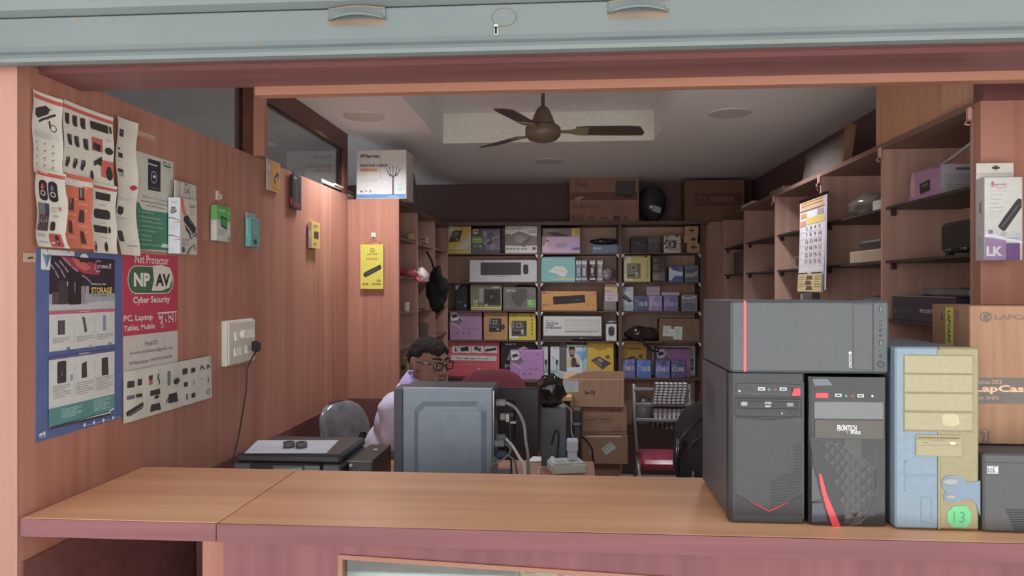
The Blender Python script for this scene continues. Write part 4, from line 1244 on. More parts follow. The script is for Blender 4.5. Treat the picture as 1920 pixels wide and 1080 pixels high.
mb = MB(); mb.T = Matrix.Translation((XL + .030, a.y + W_ * .45, a.z - H_ * .33)) @ Matrix.Rotation(PI / 2, 4, 'Y'); mb.lathe([(.018, 0), (.017, .012), (.012, .016)], M((236, 232, 220), 'plastic'), (0, 0, 0), 18); mb.build('regulator_knob', sb)
pc = thing('plug_lead', 'black plug and cord hanging from the switch board', 'cord', (XL + .03, a.y + W_ * .84, .8))
BK = M((42, 36, 36), 'plastic')
py_, pz_ = a.y + W_ * .86, a.z - H_ * .64
mb = MB(); mb.box(XL + .031, py_ - .016, pz_ - .022, XL + .062, py_ + .016, pz_ + .022, BK, .007); mb.build('plug', pc)
q = [onX(458, 676, XL + .045), onX(463, 690, XL + .03), onX(462, 730, XL + .02), onX(455, 775, XL + .02), onX(447, 820, XL + .03), onX(440, 850, XL + .04), onX(436, 868, XL + .06)]
q[0] = Vector((XL + .046, py_, pz_ - .02))
mb = MB(); mb.tube(q, .0035, M((60, 50, 48), 'plastic'), 8); mb.build('cable', pc)

# ---- on the ledges
t = thing('tube_light_batten', 'white tube light fitting lying on the partition ledge', 'light fitting', (XL - .03, 4.18, ZT))
p0, p1 = onX(603, 340, XL - .02), onX(664, 371, XL - .02)
mb = MB(); mb.box(XL - .06, p0.y, ZT, XL - .012, p1.y - .03, ZT + .018, M((214, 208, 200), 'plastic'), .004); mb.build('batten', t)
mb = MB(); mb.tube([(XL - .02, p0.y - .02, ZT + .026), (XL - .02, p1.y - .03, ZT + .026)], .012, M((226, 222, 216), 'gloss'), 12); mb.build('tube', t)
mb = MB(); mb.box(XL - .03, p0.y + .18, ZT + .026, XL - .002, p0.y + .38, ZT + .041, M((190, 176, 160), 'plastic'), .003); mb.build('bracket', t)
a = onY(668, 282, YC + .005); c = onY(762, 372, YC + .005)
q = Bx(a.x, YC + .004, 2.096, c.x, YC + .2, a.z, (214, 208, 204), 'print', .003)
f = q.front((400, 150, 3.0867))
f.rect(826, 662, 1112, 684, (96, 140, 190)); f.rect(965, 405, 968, 580, (176, 168, 166))
f.text('iPNerves', 851, 430, 960, 452, (52, 46, 48), .03); f.text('INDOOR CABLE', 850, 487, 1008, 505, (66, 58, 60), .03); f.rect(850, 513, 950, 529, (222, 140, 92)); f.text('GOLD', 856, 516, 892, 526, (190, 110, 70), .02)
f.lines(848, 575, 950, 592, 2, (190, 182, 178)); f.rect(851, 637, 855, 650, (92, 84, 84)); f.rect(855, 644, 866, 650, (92, 84, 84)); f.rect(878, 641, 890, 645, (92, 84, 84)); f.ring(902, 636, 916, 651, (92, 84, 84), .35)
f.rect(1035, 560, 1045, 664, (96, 90, 92))
for s_ in ((1003, 512), (1020, 505), (1040, 498), (1062, 505), (1082, 512), (1012, 540), (1072, 535)):
    f.line([(1040, 562), ((1040 + s_[0]) / 2 + (s_[0] - 1040) * .12, 548), s_], .0045, (88, 82, 84))
f.ell(1062, 604, 1100, 640, (170, 206, 188)); f.line([(1064, 628), (1098, 616)], .004, (214, 220, 212)); f.line([(1064, 620), (1096, 608)], .004, (214, 220, 212))
f.rect(1012, 673, 1068, 678, (176, 196, 220))
q.done('cable_box', 'white cable carton with an orange stripe standing on top of the pillar', 'box')

# ------------------------------------------------------------------ shelving along the back wall
YS = 6.30
SX = [onY(px, 540, YS).x for px in (824, 1011, 1163, 1317)]
LV = [onY(1010, y, YS).z for y in (475, 529, 583, 639, 708)]        # tops of the shelf boards
WD = wood('dark shelf edge', (116, 86, 78), (98, 72, 66), 'z', 0.5)
su = thing('back_shelving', 'dark brown pigeonhole shelving covering the back wall', 'shelves', (0, 6.45, 0))
for i, x in enumerate(SX):
    b = MB(); b.box(x - .014, YS, 0, x + .014, YB - .02, ZT, WD); b.build('divider', su)
b = MB(); b.box(SX[0] - .05, YS - .01, ZT - .03, SX[3] + .05, YB - .02, ZT, WD); b.build('top_board', su)
b = MB(); b.box(SX[0], YB - .02, 0, SX[3], YB - .005, ZT, wood('pale shelf back', (240, 194, 172), (220, 170, 148), 'z', .5)); b.build('back_panel', su)
for i in range(3):
    for z in LV:
        b = MB(); b.box(SX[i] + .014, YS + .005, z - .010, SX[i + 1] - .014, YB - .02, z, WD); b.build('shelf_board', su)
CLIP = M((238, 234, 228), 'plastic')
for i in range(3):
    for z in LV[:4]:
        for s, x in ((1, SX[i] + .014), (-1, SX[i + 1] - .014)):
            b = MB(); b.prism([(x, z - .0105), (x + s * .022, z - .0105), (x + s * .016, z - .019), (x + s * .006, z - .036), (x, z - .040)], YS + .0, YS + .016, CLIP); b.build('corner_clip', su)
b = MB()
for i in range(3):
    b.box(SX[i] + .014, YS + .004, 0, SX[i + 1] - .014, YS + .02, .42, M((66, 48, 44), 'matte'))
b.build('plinth_panel', su)
b = MB(); b.box(SX[3] + .014, YS + .1, 0, XS + .29, YS + .115, ZT, WS); struct('trim_6', b)

V7 = (820, 410, 9.0); V8 = (820, 520, 5.4); V1 = (1005, 410, 9.0); V2 = (1005, 525, 5.54); V3 = (1155, 410, 9.0); V4 = (1155, 525, 5.54)
def goods(x0, y0, x1, y1, crop, col, level=None, z0=None, dep=.12, y=None, kind='print', bev=.003):
    """a box standing on a shelf board; outline in a view of the photograph"""
    Yf = YS + .035 if y is None else y
    a = onY(crop[0] + x0 / crop[2], crop[1] + y0 / crop[2], Yf); c = onY(crop[0] + x1 / crop[2], crop[1] + y1 / crop[2], Yf)
    if Yf > YS:
        for i in range(3):
            if SX[i] < (a.x + c.x) / 2 < SX[i + 1]:
                a.x = max(a.x, SX[i] + .0147); c.x = min(c.x, SX[i + 1] - .0147)
    zb = c.z if level is None and z0 is None else (LV[level] + .0005 if z0 is None else z0)
    zt = min([a.z] + [z - .0130 for z in LV + [ZT - .0195] if z - .03 > zb and z - .014 < a.z][-1:])
    q = Bx(a.x, Yf, zb, c.x, Yf + dep, zt, col if isinstance(col, bpy.types.Material) else gained(col, 1.17), kind, bev)
    f = q.front(crop); f.gain = 1.17
    return q, f
WHT = (206, 200, 194); DKI = (54, 48, 50)
def board(f, x0, y0, x1, y1, sk=0, c=(70, 66, 64)):
    """printed picture of a circuit board"""
    w_, h_ = x1 - x0, y1 - y0
    P_ = lambda u, v: (x0 + w_ * u + sk * v, y0 + h_ * v + sk * .3 * u)
    f.poly([P_(0, 0), P_(1, 0), P_(1, 1), P_(0, 1)], c)
    f.poly([P_(.3, .12), P_(.65, .12), P_(.65, .45), P_(.3, .45)], (150, 146, 140)); f.poly([P_(.36, .18), P_(.58, .18), P_(.58, .38), P_(.36, .38)], (84, 80, 78))
    f.poly([P_(.75, .1), P_(.8, .1), P_(.8, .6), P_(.75, .6)], (110, 106, 104)); f.poly([P_(.85, .1), P_(.9, .1), P_(.9, .6), P_(.85, .6)], (44, 42, 42))
    f.poly([P_(.1, .6), P_(.7, .6), P_(.7, .66), P_(.1, .66)], (130, 126, 122)); f.poly([P_(.1, .76), P_(.6, .76), P_(.6, .82), P_(.1, .82)], (40, 38, 38)); f.poly([P_(.62, .72), P_(.8, .72), P_(.8, .9), P_(.62, .9)], (160, 154, 146))
    f.poly([P_(.02, .05), P_(.18, .05), P_(.18, .5), P_(.02, .5)], (120, 116, 112))
SHG = 'boxes on the back shelves'
# row one, first bay
q, f = goods(80, 106, 568, 538, V7, (206, 176, 84), 0)
f.poly([(82, 108), (240, 108), (300, 170), (200, 330), (82, 300)], (196, 188, 176)); f.poly([(570, 230), (470, 330), (340, 470), (310, 536), (566, 536)], (196, 188, 176))
board(f, 250, 212, 428, 400, -60); f.rect(96, 142, 216, 158, (130, 114, 76)); f.rect(350, 132, 520, 148, (170, 140, 60)); f.ell(515, 480, 546, 510, (130, 110, 60)); f.rect(90, 528, 566, 537, (150, 120, 60))
q.done('mainboard_box', 'yellow and grey mainboard box, first on the top shelf of the back wall', 'box', SHG)
q, f = goods(578, 172, 1062, 538, V7, (92, 84, 92), 0)
f.poly([(760, 200), (1060, 180), (1060, 530), (840, 530), (780, 400)], (120, 112, 128)); f.rect(612, 180, 686, 258, (206, 190, 110)); f.poly([(626, 210), (660, 196), (672, 214), (650, 232)], (50, 46, 40)); f.rect(585, 312, 760, 412, (120, 160, 78)); f.rect(610, 345, 740, 356, (170, 196, 130))
for (x, y, r_, c) in ((800, 250, 40, (150, 142, 160)), (900, 290, 60, (100, 92, 104)), (980, 350, 55, (128, 100, 104)), (880, 400, 50, (84, 78, 88)), (930, 470, 50, (140, 132, 150))):
    f.ell(x - r_, y - r_, x + r_, y + r_, c)
f.line([(800, 420), (900, 340), (1010, 310)], .012, (160, 152, 170)); f.rect(622, 450, 660, 478, (140, 136, 140)); f.rect(696, 450, 756, 482, (150, 146, 150))
q.done('graphics_card_box', 'dark graphics card box with a green stripe on the top shelf', 'box', SHG)
q, f = goods(1142, 114, 1686, 548, V7, WHT, 0)
f.poly([(1146, 300), (1150, 262), (1200, 252), (1250, 270), (1372, 214), (1480, 240), (1560, 280), (1684, 296), (1684, 452), (1500, 458), (1464, 486), (1420, 460), (1146, 452)], (128, 116, 112)); f.poly([(1300, 300), (1400, 262), (1520, 330), (1420, 420), (1330, 400)], (150, 136, 128)); f.poly([(1400, 440), (1560, 300), (1600, 330), (1460, 450)], (104, 94, 94))
f.ring(1164, 142, 1214, 182, (96, 86, 86), .2); f.text('Consistent', 1230, 140, 1450, 180, (92, 84, 84)); f.text('CONSISTENT', 1520, 216, 1664, 246, (84, 76, 78), .02); f.rect(1550, 196, 1664, 204, (110, 100, 100)); f.ell(1602, 474, 1664, 530, (176, 76, 76))
for x in (1165, 1225, 1285, 1345, 1420, 1475): f.rect(x, 500, x + 38, 520, (104, 96, 96))
q.done('mainboard_box', 'white box with a grey mountain picture on the top shelf', 'box', SHG)
# row two, first bay
q, f = goods(534, 700, 1682, 1030, V7, (186, 182, 184), 1)
f.rect(540, 705, 553, 1022, (110, 104, 108)); f.rrect(730, 738, 1412, 952, (62, 56, 58), .06); f.rrect(1448, 772, 1536, 940, (60, 54, 56), .45); f.ring(610, 826, 668, 886, (150, 146, 150), .12); f.text('DELL', 622, 846, 656, 866, (140, 136, 142)); f.rect(968, 972, 1180, 980, (140, 136, 138))
for j in range(5):
    for i in range(18):
        f.rect(742 + i * 37, 750 + j * 40, 772 + i * 37, 782 + j * 40, (72, 66, 68)); f.k -= 1
q.done('keyboard_box', 'wide silver grey box with a black keyboard and mouse picture', 'box', SHG)
# row three, first bay
q, f = goods(180, 66, 302, 304, V8, (44, 40, 44), 2)
f.poly([(182, 72), (238, 70), (200, 124), (182, 122)], (150, 148, 156)); f.rect(196, 244, 250, 252, (110, 106, 114)); f.rrect(274, 274, 292, 300, (150, 146, 150), .3)
q.done('power_supply_box', 'narrow black box standing before the clear plastic boxed supply', 'box', SHG)
q, f = goods(338, 76, 650, 316, V8, (170, 160, 128), 2)
f.rect(346, 86, 642, 300, (120, 110, 96)); f.rect(470, 120, 640, 280, (70, 62, 58)); f.ell(490, 135, 620, 265, (58, 52, 50)); f.ell(538, 180, 560, 210, (120, 112, 104)); f.rect(425, 110, 470, 250, (150, 142, 130)); f.text('VP', 360, 228, 414, 266, (196, 188, 168), .02); f.rrect(558, 92, 628, 110, (176, 170, 160), .4); f.rect(362, 276, 408, 286, (206, 184, 90)); f.rect(345, 298, 645, 312, (214, 190, 96)); f.rect(480, 270, 510, 292, (190, 170, 100))
q.done('power_supply_box', 'olive power supply box with a fan picture and yellow lower edge', 'box', SHG)
q, f = goods(666, 100, 1000, 326, V8, (116, 108, 104), 2)
f.poly([(740, 190), (790, 120), (900, 110), (910, 200), (830, 300), (770, 250)], (90, 84, 82)); f.text('ZOTAC', 696, 124, 796, 146, (206, 200, 196), .02); f.rect(910, 224, 998, 304, (120, 168, 92)); f.rect(920, 264, 966, 274, (180, 206, 150)); f.ell(925, 234, 950, 254, (170, 200, 140)); f.ell(700, 276, 722, 302, (150, 142, 136))
q.done('graphics_card_box', 'grey graphics card box with a small green corner square', 'box', SHG)
zt = q.b[5]
b = MB(); b.tube([(q.b[0] + .10, YS + .08, zt + .007), (q.b[0] + .14, YS + .07, zt + .013), (q.b[0] + .18, YS + .08, zt + .011), (q.b[3] - .03, YS + .08, zt + .006)], [.005, .008, .008, .004], BK, 8)
tag(b.build('cable_coil'), 'black cable lying on top of the grey graphics card box', 'cable')
# row four, first bay
def purple(x0, y0, x1, y1, crop, level, label, y=None, col=(164, 124, 158)):
    q, f = goods(x0, y0, x1, y1, crop, col, level, y=y)
    w_, h_ = x1 - x0, y1 - y0
    X_ = lambda u: x0 + w_ * u
    Y_ = lambda v: y0 + h_ * v
    f.poly([(X_(.01), Y_(.02)), (X_(.30), Y_(.02)), (X_(.42), Y_(.35)), (X_(.3), Y_(.5)), (X_(.01), Y_(.4))], (120, 100, 118))
    f.poly([(X_(.02), Y_(.03)), (X_(.22), Y_(.02)), (X_(.30), Y_(.24)), (X_(.24), Y_(.34)), (X_(.06), Y_(.36))], (206, 200, 204)); f.poly([(X_(.06), Y_(.16)), (X_(.2), Y_(.10)), (X_(.26), Y_(.2)), (X_(.1), Y_(.28))], (66, 58, 64))
    f.line([(X_(.24), Y_(.02)), (X_(.40), Y_(.32))], .006, (210, 204, 208)); f.line([(X_(.06), Y_(.46)), (X_(.34), Y_(.65))], .006, (200, 184, 198))
    f.rect(X_(.74), Y_(.12), X_(.88), Y_(.15), (130, 90, 124)); f.lines(X_(.55), Y_(.66), X_(.88), Y_(.76), 2, (140, 100, 134)); f.rect(X_(.12), Y_(.84), X_(.3), Y_(.86), (120, 84, 116)); f.ell(X_(.4), Y_(.82), X_(.46), Y_(.9), (110, 78, 108)); f.rect(X_(.56), Y_(.84), X_(.66), Y_(.88), (120, 84, 116))
    return q.done('processor_cooler_box', label, 'box', SHG)
purple(124, 346, 450, 604, V8, 3, 'dusky purple box at the start of the fourth shelf')
q, f = goods(468, 340, 712, 606, V8, (190, 136, 92), 3)
f.poly([(574, 342), (604, 342), (598, 360), (580, 360)], (84, 62, 50)); board(f, 524, 416, 648, 552, 0, (66, 58, 56)); f.ell(642, 476, 684, 530, (60, 50, 48)); f.ring(654, 490, 674, 516, (110, 90, 76), .3); f.rect(560, 380, 614, 386, (130, 92, 62)); f.rect(480, 580, 560, 586, (150, 104, 70))
q.done('mainboard_box', 'tan mainboard box between the purple box and the yellow box', 'box', SHG)
q, f = goods(724, 362, 998, 618, V8, (204, 182, 70), 3)
f.poly([(726, 470), (760, 560), (830, 618), (726, 616)], (206, 204, 196)); board(f, 752, 440, 905, 594, 0, (82, 76, 66)); f.ell(848, 528, 872, 552, (220, 216, 206)); f.lines(750, 376, 820, 412, 3, (120, 104, 40)); f.ring(938, 366, 966, 402, (120, 104, 40), .3)
for y in (420, 455, 490, 525, 562): f.rect(950, y, 968, y + 22, (150, 130, 46))
q.done('mainboard_box', 'bright yellow mainboard box with a white corner on the fourth shelf', 'box', SHG)
# row five, first bay
q, f = goods(46, 616, 628, 980, V8, (212, 88, 98), 4, dep=.14)
for (x0, x1) in ((150, 206), (212, 338), (346, 470), (480, 604)):
    f.poly([(x0, 688), (x1, 692), (x1, 768), (x0, 762)], (204, 196, 192))
f.poly([(180, 700), (200, 750), (176, 752)], DKI); f.poly([(232, 712), (314, 698), (320, 744), (238, 752)], DKI); f.poly([(374, 704), (412, 700), (416, 724), (440, 706), (440, 756), (404, 740), (374, 738)], (72, 66, 66)); f.poly([(486, 726), (596, 712), (600, 736), (488, 754)], DKI)
f.text('pro', 84, 648, 142, 664, (236, 220, 214), .02); f.poly([(140, 644), (164, 626), (152, 648), (168, 668), (154, 668), (142, 652), (130, 666), (136, 650)], (236, 220, 214)); f.rect(496, 656, 610, 662, (150, 50, 60))
f.poly([(140, 786), (600, 798), (600, 848), (140, 838)], (206, 200, 196)); f.rect(190, 814, 256, 824, (120, 110, 110)); f.rect(274, 814, 318, 826, (90, 80, 82)); f.rect(334, 816, 384, 828, (110, 100, 102)); f.rect(394, 818, 446, 828, (140, 130, 130)); f.text('proX', 460, 816, 518, 836, (70, 60, 64), .02); f.lines(530, 820, 586, 830, 1, (150, 142, 142))
f.rect(50, 880, 520, 886, (220, 120, 124)); f.lines(70, 930, 220, 946, 2, (226, 150, 150)); f.rect(414, 920, 430, 938, (236, 214, 210)); f.rect(446, 926, 604, 936, (226, 190, 188))
q.done('red_box', 'large red box with a row of product pictures behind the seated man', 'box')
q, f = goods(642, 640, 1002, 950, V8, (48, 42, 46), 4)
f.text('GIGABYTE', 686, 666, 796, 686, (206, 200, 200), .02); f.poly([(820, 724), (880, 694), (924, 732), (880, 722), (840, 736)], (176, 150, 140)); f.poly([(700, 838), (728, 770), (760, 760), (760, 836), (720, 838)], (160, 130, 120)); f.text('H4', 686, 874, 734, 918, (220, 216, 214), .02); f.rect(650, 928, 760, 936, (150, 142, 146)); f.rect(650, 944, 760, 952, (180, 174, 176))
q.done('mainboard_box', 'black mainboard box half hidden by the bright purple box', 'box', SHG)
purple(734, 742, 1076, 1016, V8, 4, 'bright purple box standing in front of the black mainboard box', YS - .13, (172, 124, 176))
su2 = MB(); su2.box(SX[0] + .30, YS - .15, LV[4] - .02, SX[1] + .12, YS + .004, LV[4], WSX)
su2.build('front_ledge', su)
# row one, second bay
q, f = goods(100, 302, 746, 548, V1, (190, 150, 178), 0)
f.poly([(84, 304), (160, 306), (240, 420), (230, 545), (84, 545)], (206, 170, 180)); f.poly([(165, 320), (215, 330), (240, 400), (246, 450), (225, 515), (190, 500), (160, 420)], (196, 160, 158)); f.poly([(90, 310), (170, 310), (165, 400), (130, 470), (90, 450)], (150, 120, 130)); f.poly([(170, 362), (220, 352), (222, 388), (176, 392)], (110, 86, 96)); f.poly([(215, 430), (244, 432), (230, 450)], (150, 84, 96))
f.poly([(330, 416), (520, 406), (524, 482), (334, 494)], (150, 138, 152)); f.poly([(570, 540), (640, 490), (744, 470), (744, 545)], (120, 96, 150)); f.ell(560, 380, 720, 480, (180, 150, 190)); f.rect(90, 536, 740, 546, (206, 180, 200))
q.done('graphics_card_box', 'pink and mauve box printed with a face in profile', 'box', SHG)
q2, f = goods(108, 160, 738, 302, V1, (112, 98, 90), None, q.b[5] + .0006, dep=.11)
f.rect(602, 162, 738, 302, (196, 160, 84)); f.poly([(180, 240), (320, 220), (600, 296), (320, 300)], (62, 52, 52)); f.poly([(110, 200), (250, 170), (420, 200), (200, 230)], (134, 120, 112))
for y in (202, 224, 248): f.rect(672, y, 688, y + 14, (60, 46, 36))
q2.done('keyboard_box', 'grey and gold box lying on the pink face box', 'box', SHG)
q, f = goods(948, 440, 1402, 546, V1, (102, 116, 136), 0)
f.text('Ronin', 972, 476, 1100, 520, (196, 200, 210), .01, .2); f.rect(1272, 492, 1386, 502, (140, 150, 170))
q.done('router_box', 'slate blue flat box with a black device on top', 'box', SHG)
b = MB()
zz = q.b[5]
b.blob(((q.b[0] + q.b[3]) / 2 - .015, YS + .09, zz + .028), (.108, .045, .028), M((44, 38, 40), 'film'), 20, 10, lambda d: 1 + .10 * math.sin(7 * d.x + 2) * (1 if d.z > -.2 else 0))
for p in b.v: p.z = max(p.z, zz + .0008)
tag(b.build('black_pouch'), 'black wrapped device lying on the slate blue flat box', 'pouch')
# row two, second bay
q, f = goods(84, 640, 664, 1034, V1, (124, 174, 170), 1)
f.poly([(210, 890), (330, 800), (460, 805), (536, 880), (500, 975), (440, 980), (330, 920), (230, 905)], (206, 200, 190)); f.line([(240, 880), (400, 880), (520, 900)], .004, (170, 166, 158)); f.line([(300, 840), (440, 850)], .004, (180, 176, 166)); f.ring(116, 668, 168, 704, (196, 206, 200), .2); f.line([(136, 700), (136, 730)], .004, (196, 206, 200)); f.rect(190, 690, 272, 700, (170, 200, 196)); f.poly([(240, 1032), (420, 1000), (655, 1006), (655, 1032)], (196, 186, 130))
q.done('router_box', 'turquoise box with a white router picture', 'box', SHG)
for k, (x0, x1, c) in enumerate(((674, 762, (110, 114, 140)), (770, 860, (104, 106, 124)), (906, 1000, (74, 54, 56)), (1034, 1126, (128, 124, 136)))):
    q, f = goods(x0, 702, x1, 1036, V1, c, 1, dep=.02)
    f.rect(x0 + 2, 704, x1 - 2, 772, (200, 194, 190)); f.rect(x0 + 2, 1000, x1 - 2, 1034, (200, 194, 190)); f.rect(x0 + 10, 712, x1 - 14, 724, (120, 112, 112)); f.rect(x0 + 20, 744, x1 - 20, 752, (150, 142, 142))
    f.rrect(x0 + 22, 830, x0 + 64, 920 + 30 * (k == 1), (176, 170, 168), .15); f.ring(x0 + 50, 782, x0 + 86, 816, (200, 190, 190), .3); f.rect(x0 + 30, 944, x0 + 64, 958, (210, 206, 206)); f.rect(x0 + 18, 1010, x0 + 66, 1020, (130, 122, 124))
    f.rect(x0 + 8, 656, x1 - 8, 700, (78, 54, 50)) if False else None
    q.done('flash_drive_pack', ('first flash drive pack, touching the turquoise box', 'second flash drive pack from the turquoise box', 'dark brown flash drive pack, third from the turquoise box', 'pale grey flash drive pack, fourth from the turquoise box')[k], 'pack', 'flash drive packs')
b = MB()
p = onY(1005 + 1200 / 9, 410 + 930 / 9, YS + .06)
b.blob((p.x, YS + .06, LV[1] + .058), (.05, .03, .058), M((150, 128, 134), 'film'), 14, 10, lambda d: 1 + .12 * math.sin(5 * d.x + 7 * d.z))
for v in b.v: v.z = max(v.z, LV[1] + .0008)
tag(b.build('plastic_bag'), 'small clear plastic bag beside the flash drive packs', 'bag')
# row three, second bay
q, f = goods(56, 118, 632, 292, V2, (200, 142, 84), 2)
f.poly([(176, 172), (506, 154), (514, 234), (182, 256)], (58, 46, 42)); f.rect(408, 202, 448, 210, (130, 112, 100)); f.text('Lapcare', 96, 126, 196, 144, (130, 86, 50)); f.ell(72, 122, 92, 144, (110, 74, 46)); f.text('Alfa 3', 64, 252, 144, 270, (130, 80, 44), .02); f.ring(596, 128, 618, 156, (110, 76, 48), .2); f.ell(546, 254, 560, 268, (150, 90, 50)); f.ell(588, 250, 606, 266, (170, 104, 60))
q.done('keyboard_box', 'orange box with a long black keyboard picture', 'box', SHG)
q, f = goods(704, 226, 838, 306, V2, (120, 114, 108), 2); f.lines(716, 240, 820, 296, 5, (150, 144, 138)); q.done('small_box', 'grey small box, lowest of the three stacked by the divider', 'box', 'small boxes stacked on the third shelf')
q2, f = goods(714, 132, 852, 222, V2, (196, 180, 190), None, q.b[5] + .0005); f.lines(726, 150, 840, 170, 2, (150, 130, 140)); f.rect(740, 180, 790, 206, (170, 156, 166)); q2.done('small_box', 'pinkish white small box, middle of the three stacked', 'box', 'small boxes stacked on the third shelf')
q3, f = goods(712, 40, 848, 128, V2, (204, 176, 146), None, q2.b[5] + .0005); f.rect(716, 100, 780, 124, (186, 150, 150)); f.poly([(760, 60), (830, 60), (824, 96), (770, 92)], (190, 164, 130)); q3.done('small_box', 'cream small box, topmost of the three stacked', 'box', 'small boxes stacked on the third shelf')
# row four, second bay
q, f = goods(66, 366, 690, 600, V2, (74, 66, 66), 3)
f.rect(78, 372, 678, 578, (206, 202, 196)); f.text('CRYSTAL', 100, 440, 236, 460, (60, 56, 56), .05); f.text('WIRED', 100, 466, 198, 480, (60, 56, 56), .05); f.text('KEYBOARD', 100, 488, 266, 506, (60, 56, 56), .05); f.text('Zebronics', 124, 414, 188, 426, (150, 144, 140)); f.ell(102, 412, 120, 428, (150, 144, 140)); f.ell(98, 520, 110, 532, (70, 66, 66))
f.rrect(302, 408, 660, 540, (184, 180, 174), .05); f.rect(304, 534, 644, 540, (120, 114, 110))
for j in range(5):
    for i in range(17):
        f.rect(312 + i * 20, 426 + j * 20, 326 + i * 20, 440 + j * 20, (206, 202, 196)); f.k -= 1
q.done('keyboard_box', 'white wired keyboard box with bold black lettering in a dark tray', 'box', SHG)
q, f = goods(728, 458, 838, 620, V2, (202, 200, 198), 3, dep=.06)
f.rrect(752, 482, 814, 582, (66, 62, 66), .45); f.line([(783, 484), (783, 520)], .003, (110, 106, 110)); f.lines(760, 590, 822, 596, 1, (160, 156, 156)); f.poly([(728, 440), (838, 440), (838, 458), (728, 458)], (110, 96, 92)) if False else None
q.done('mouse_box', 'small white box with a dark computer mouse picture', 'box', SHG)
b = MB(); b.tube([(q.b[0] + .012, YS + .05, q.b[5] + .012), (q.b[0] + .04, YS + .05, q.b[5] + .02), (q.b[3], YS + .05, q.b[5] + .016)], [.004, .010, .004], M((190, 180, 176), 'film'), 8)
tag(b.build('wrapper'), 'crumpled clear wrapper on the white mouse box', 'wrapper')
b = MB(); a = onY(1005 + 370 / 5.54, 525 + 600 / 5.54, YS + .02)
b.tube([(a.x, YS + .018, LV[3] + .012), (a.x + .08, YS + .016, LV[3] + .018), (a.x + .18, YS + .016, LV[3] + .016), (a.x + .28, YS + .018, LV[3] + .010)], [.008, .014, .014, .006], M((60, 54, 54), 'film'), 8)
tag(b.build('plastic_wrap'), 'dark crumpled plastic wrap at the foot of the wired keyboard box', 'wrapper')
# row five, second bay
for k, (x0, x1) in enumerate(((36, 124), (148, 244))):
    q, f = goods(x0, 690, x1, 966, V2, (202, 206, 208), 4, dep=.05)
    f.line([(x0 + 32, 800), (x0 + 32, 930)], .003, (150, 150, 150)); f.ell(x0 + 18, 790, x0 + 48, 830, (176, 176, 176)); f.rrect(x0 + 56, 826, x0 + 80, 880, (62, 58, 62), .3); f.line([(x0 + 68, 880), (x0 + 70, 950)], .006, (62, 58, 62)); f.rect(x0 + 2, 934, x1 - 2, 964, (130, 170, 180)); f.rect(x0 + 36, 710, x0 + 70, 716, (150, 150, 150))
    q.done('cable_pack', ('white cable pack next to the bright purple box', 'white cable pack next to the dark grey case')[k], 'pack', 'white cable packs')
q, f = goods(246, 646, 318, 910, V2, (98, 90, 92), 4, dep=.1); f.rect(258, 706, 300, 722, (124, 116, 116)); f.lines(262, 740, 300, 860, 6, (112, 104, 106)); q.done('grey_box', 'dark grey box behind the cable packs and the portrait box', 'box', SHG)
q, f = goods(318, 672, 486, 912, V2, (196, 204, 210), 4, dep=.03)
f.poly([(410, 742), (470, 736), (484, 720), (484, 860), (450, 800)], (130, 170, 206))
f.poly([(322, 910), (326, 820), (350, 792), (400, 790), (440, 812), (456, 905)], (196, 176, 140)); f.poly([(376, 800), (410, 810), (432, 900), (368, 905), (366, 850)], (84, 62, 56)); f.ell(340, 694, 406, 800, (158, 118, 100)); f.poly([(338, 740), (340, 700), (372, 690), (402, 700), (408, 740), (396, 722), (352, 722)], (52, 44, 44)); f.poly([(346, 768), (372, 780), (400, 768), (394, 792), (374, 802), (352, 792)], (66, 52, 50)); f.poly([(410, 905), (444, 868), (456, 892), (440, 906)], (40, 36, 38))
q.done('portrait_box', 'white box printed with a portrait of a bearded person', 'box', SHG)
q, f = goods(488, 674, 532, 860, V2, (160, 184, 204), 4, dep=.03); f.poly([(488, 760), (530, 700), (530, 800), (488, 840)], (110, 150, 190)); q.done('small_box', 'pale blue box squeezed between the portrait box and the yellow mainboard box', 'box')
def yellow(x0, y0, x1, y1, label, crop, y=None):
    q, f = goods(x0, y0, x1, y1, crop, (214, 166, 62), 4, y=y)
    w_ = x1 - x0; s = w_ / 276
    X_ = lambda v: x0 + (v - 532) * s
    Y_ = lambda v: y0 + (v - 640) * s
    f.rect(X_(600), Y_(708), X_(736), Y_(718), (130, 100, 50)); f.rect(X_(640), Y_(726), X_(690), Y_(732), (150, 116, 56)); f.rect(X_(770), Y_(648), X_(790), Y_(664), (130, 100, 50))
    f.poly([(X_(568), Y_(834)), (X_(646), Y_(796)), (X_(776), Y_(868)), (X_(694), Y_(930))], (84, 74, 70)); f.poly([(X_(630), Y_(828)), (X_(664), Y_(814)), (X_(706), Y_(842)), (X_(672), Y_(860))], (150, 140, 130)); f.poly([(X_(646), Y_(796)), (X_(664), Y_(800)), (X_(776), Y_(862)), (X_(776), Y_(872))], (50, 44, 44)); f.poly([(X_(600), Y_(846)), (X_(620), Y_(838)), (X_(690), Y_(884)), (X_(676), Y_(898))], (130, 120, 112))
    f.ell(X_(720), Y_(780), X_(766), Y_(820), (110, 88, 60))
    return q.done('mainboard_box', label, 'box', SHG)
yellow(532, 640, 808, 956, 'golden yellow mainboard box above the brown carton stack', V2)
b = MB(); a = onY(1005 + 230 / 5.54, 525 + 975 / 5.54, YS - .02)
b.T = Matrix.Translation((a.x, YS - .03, LV[4] + .0010)) @ Matrix.Rotation(math.radians(-4), 4, 'Y')
b.prism([(0, 0), (.165, .0), (.155, .025), (.0, .062)], -.04, .03, M((196, 208, 212), 'print')); tag(b.build('white_carton_flap'), 'pale blue white torn carton lying below the portrait box', 'carton')
b = MB(); a = onY(1005 + 560 / 5.54, 525 + 930 / 5.54, YS - .03)
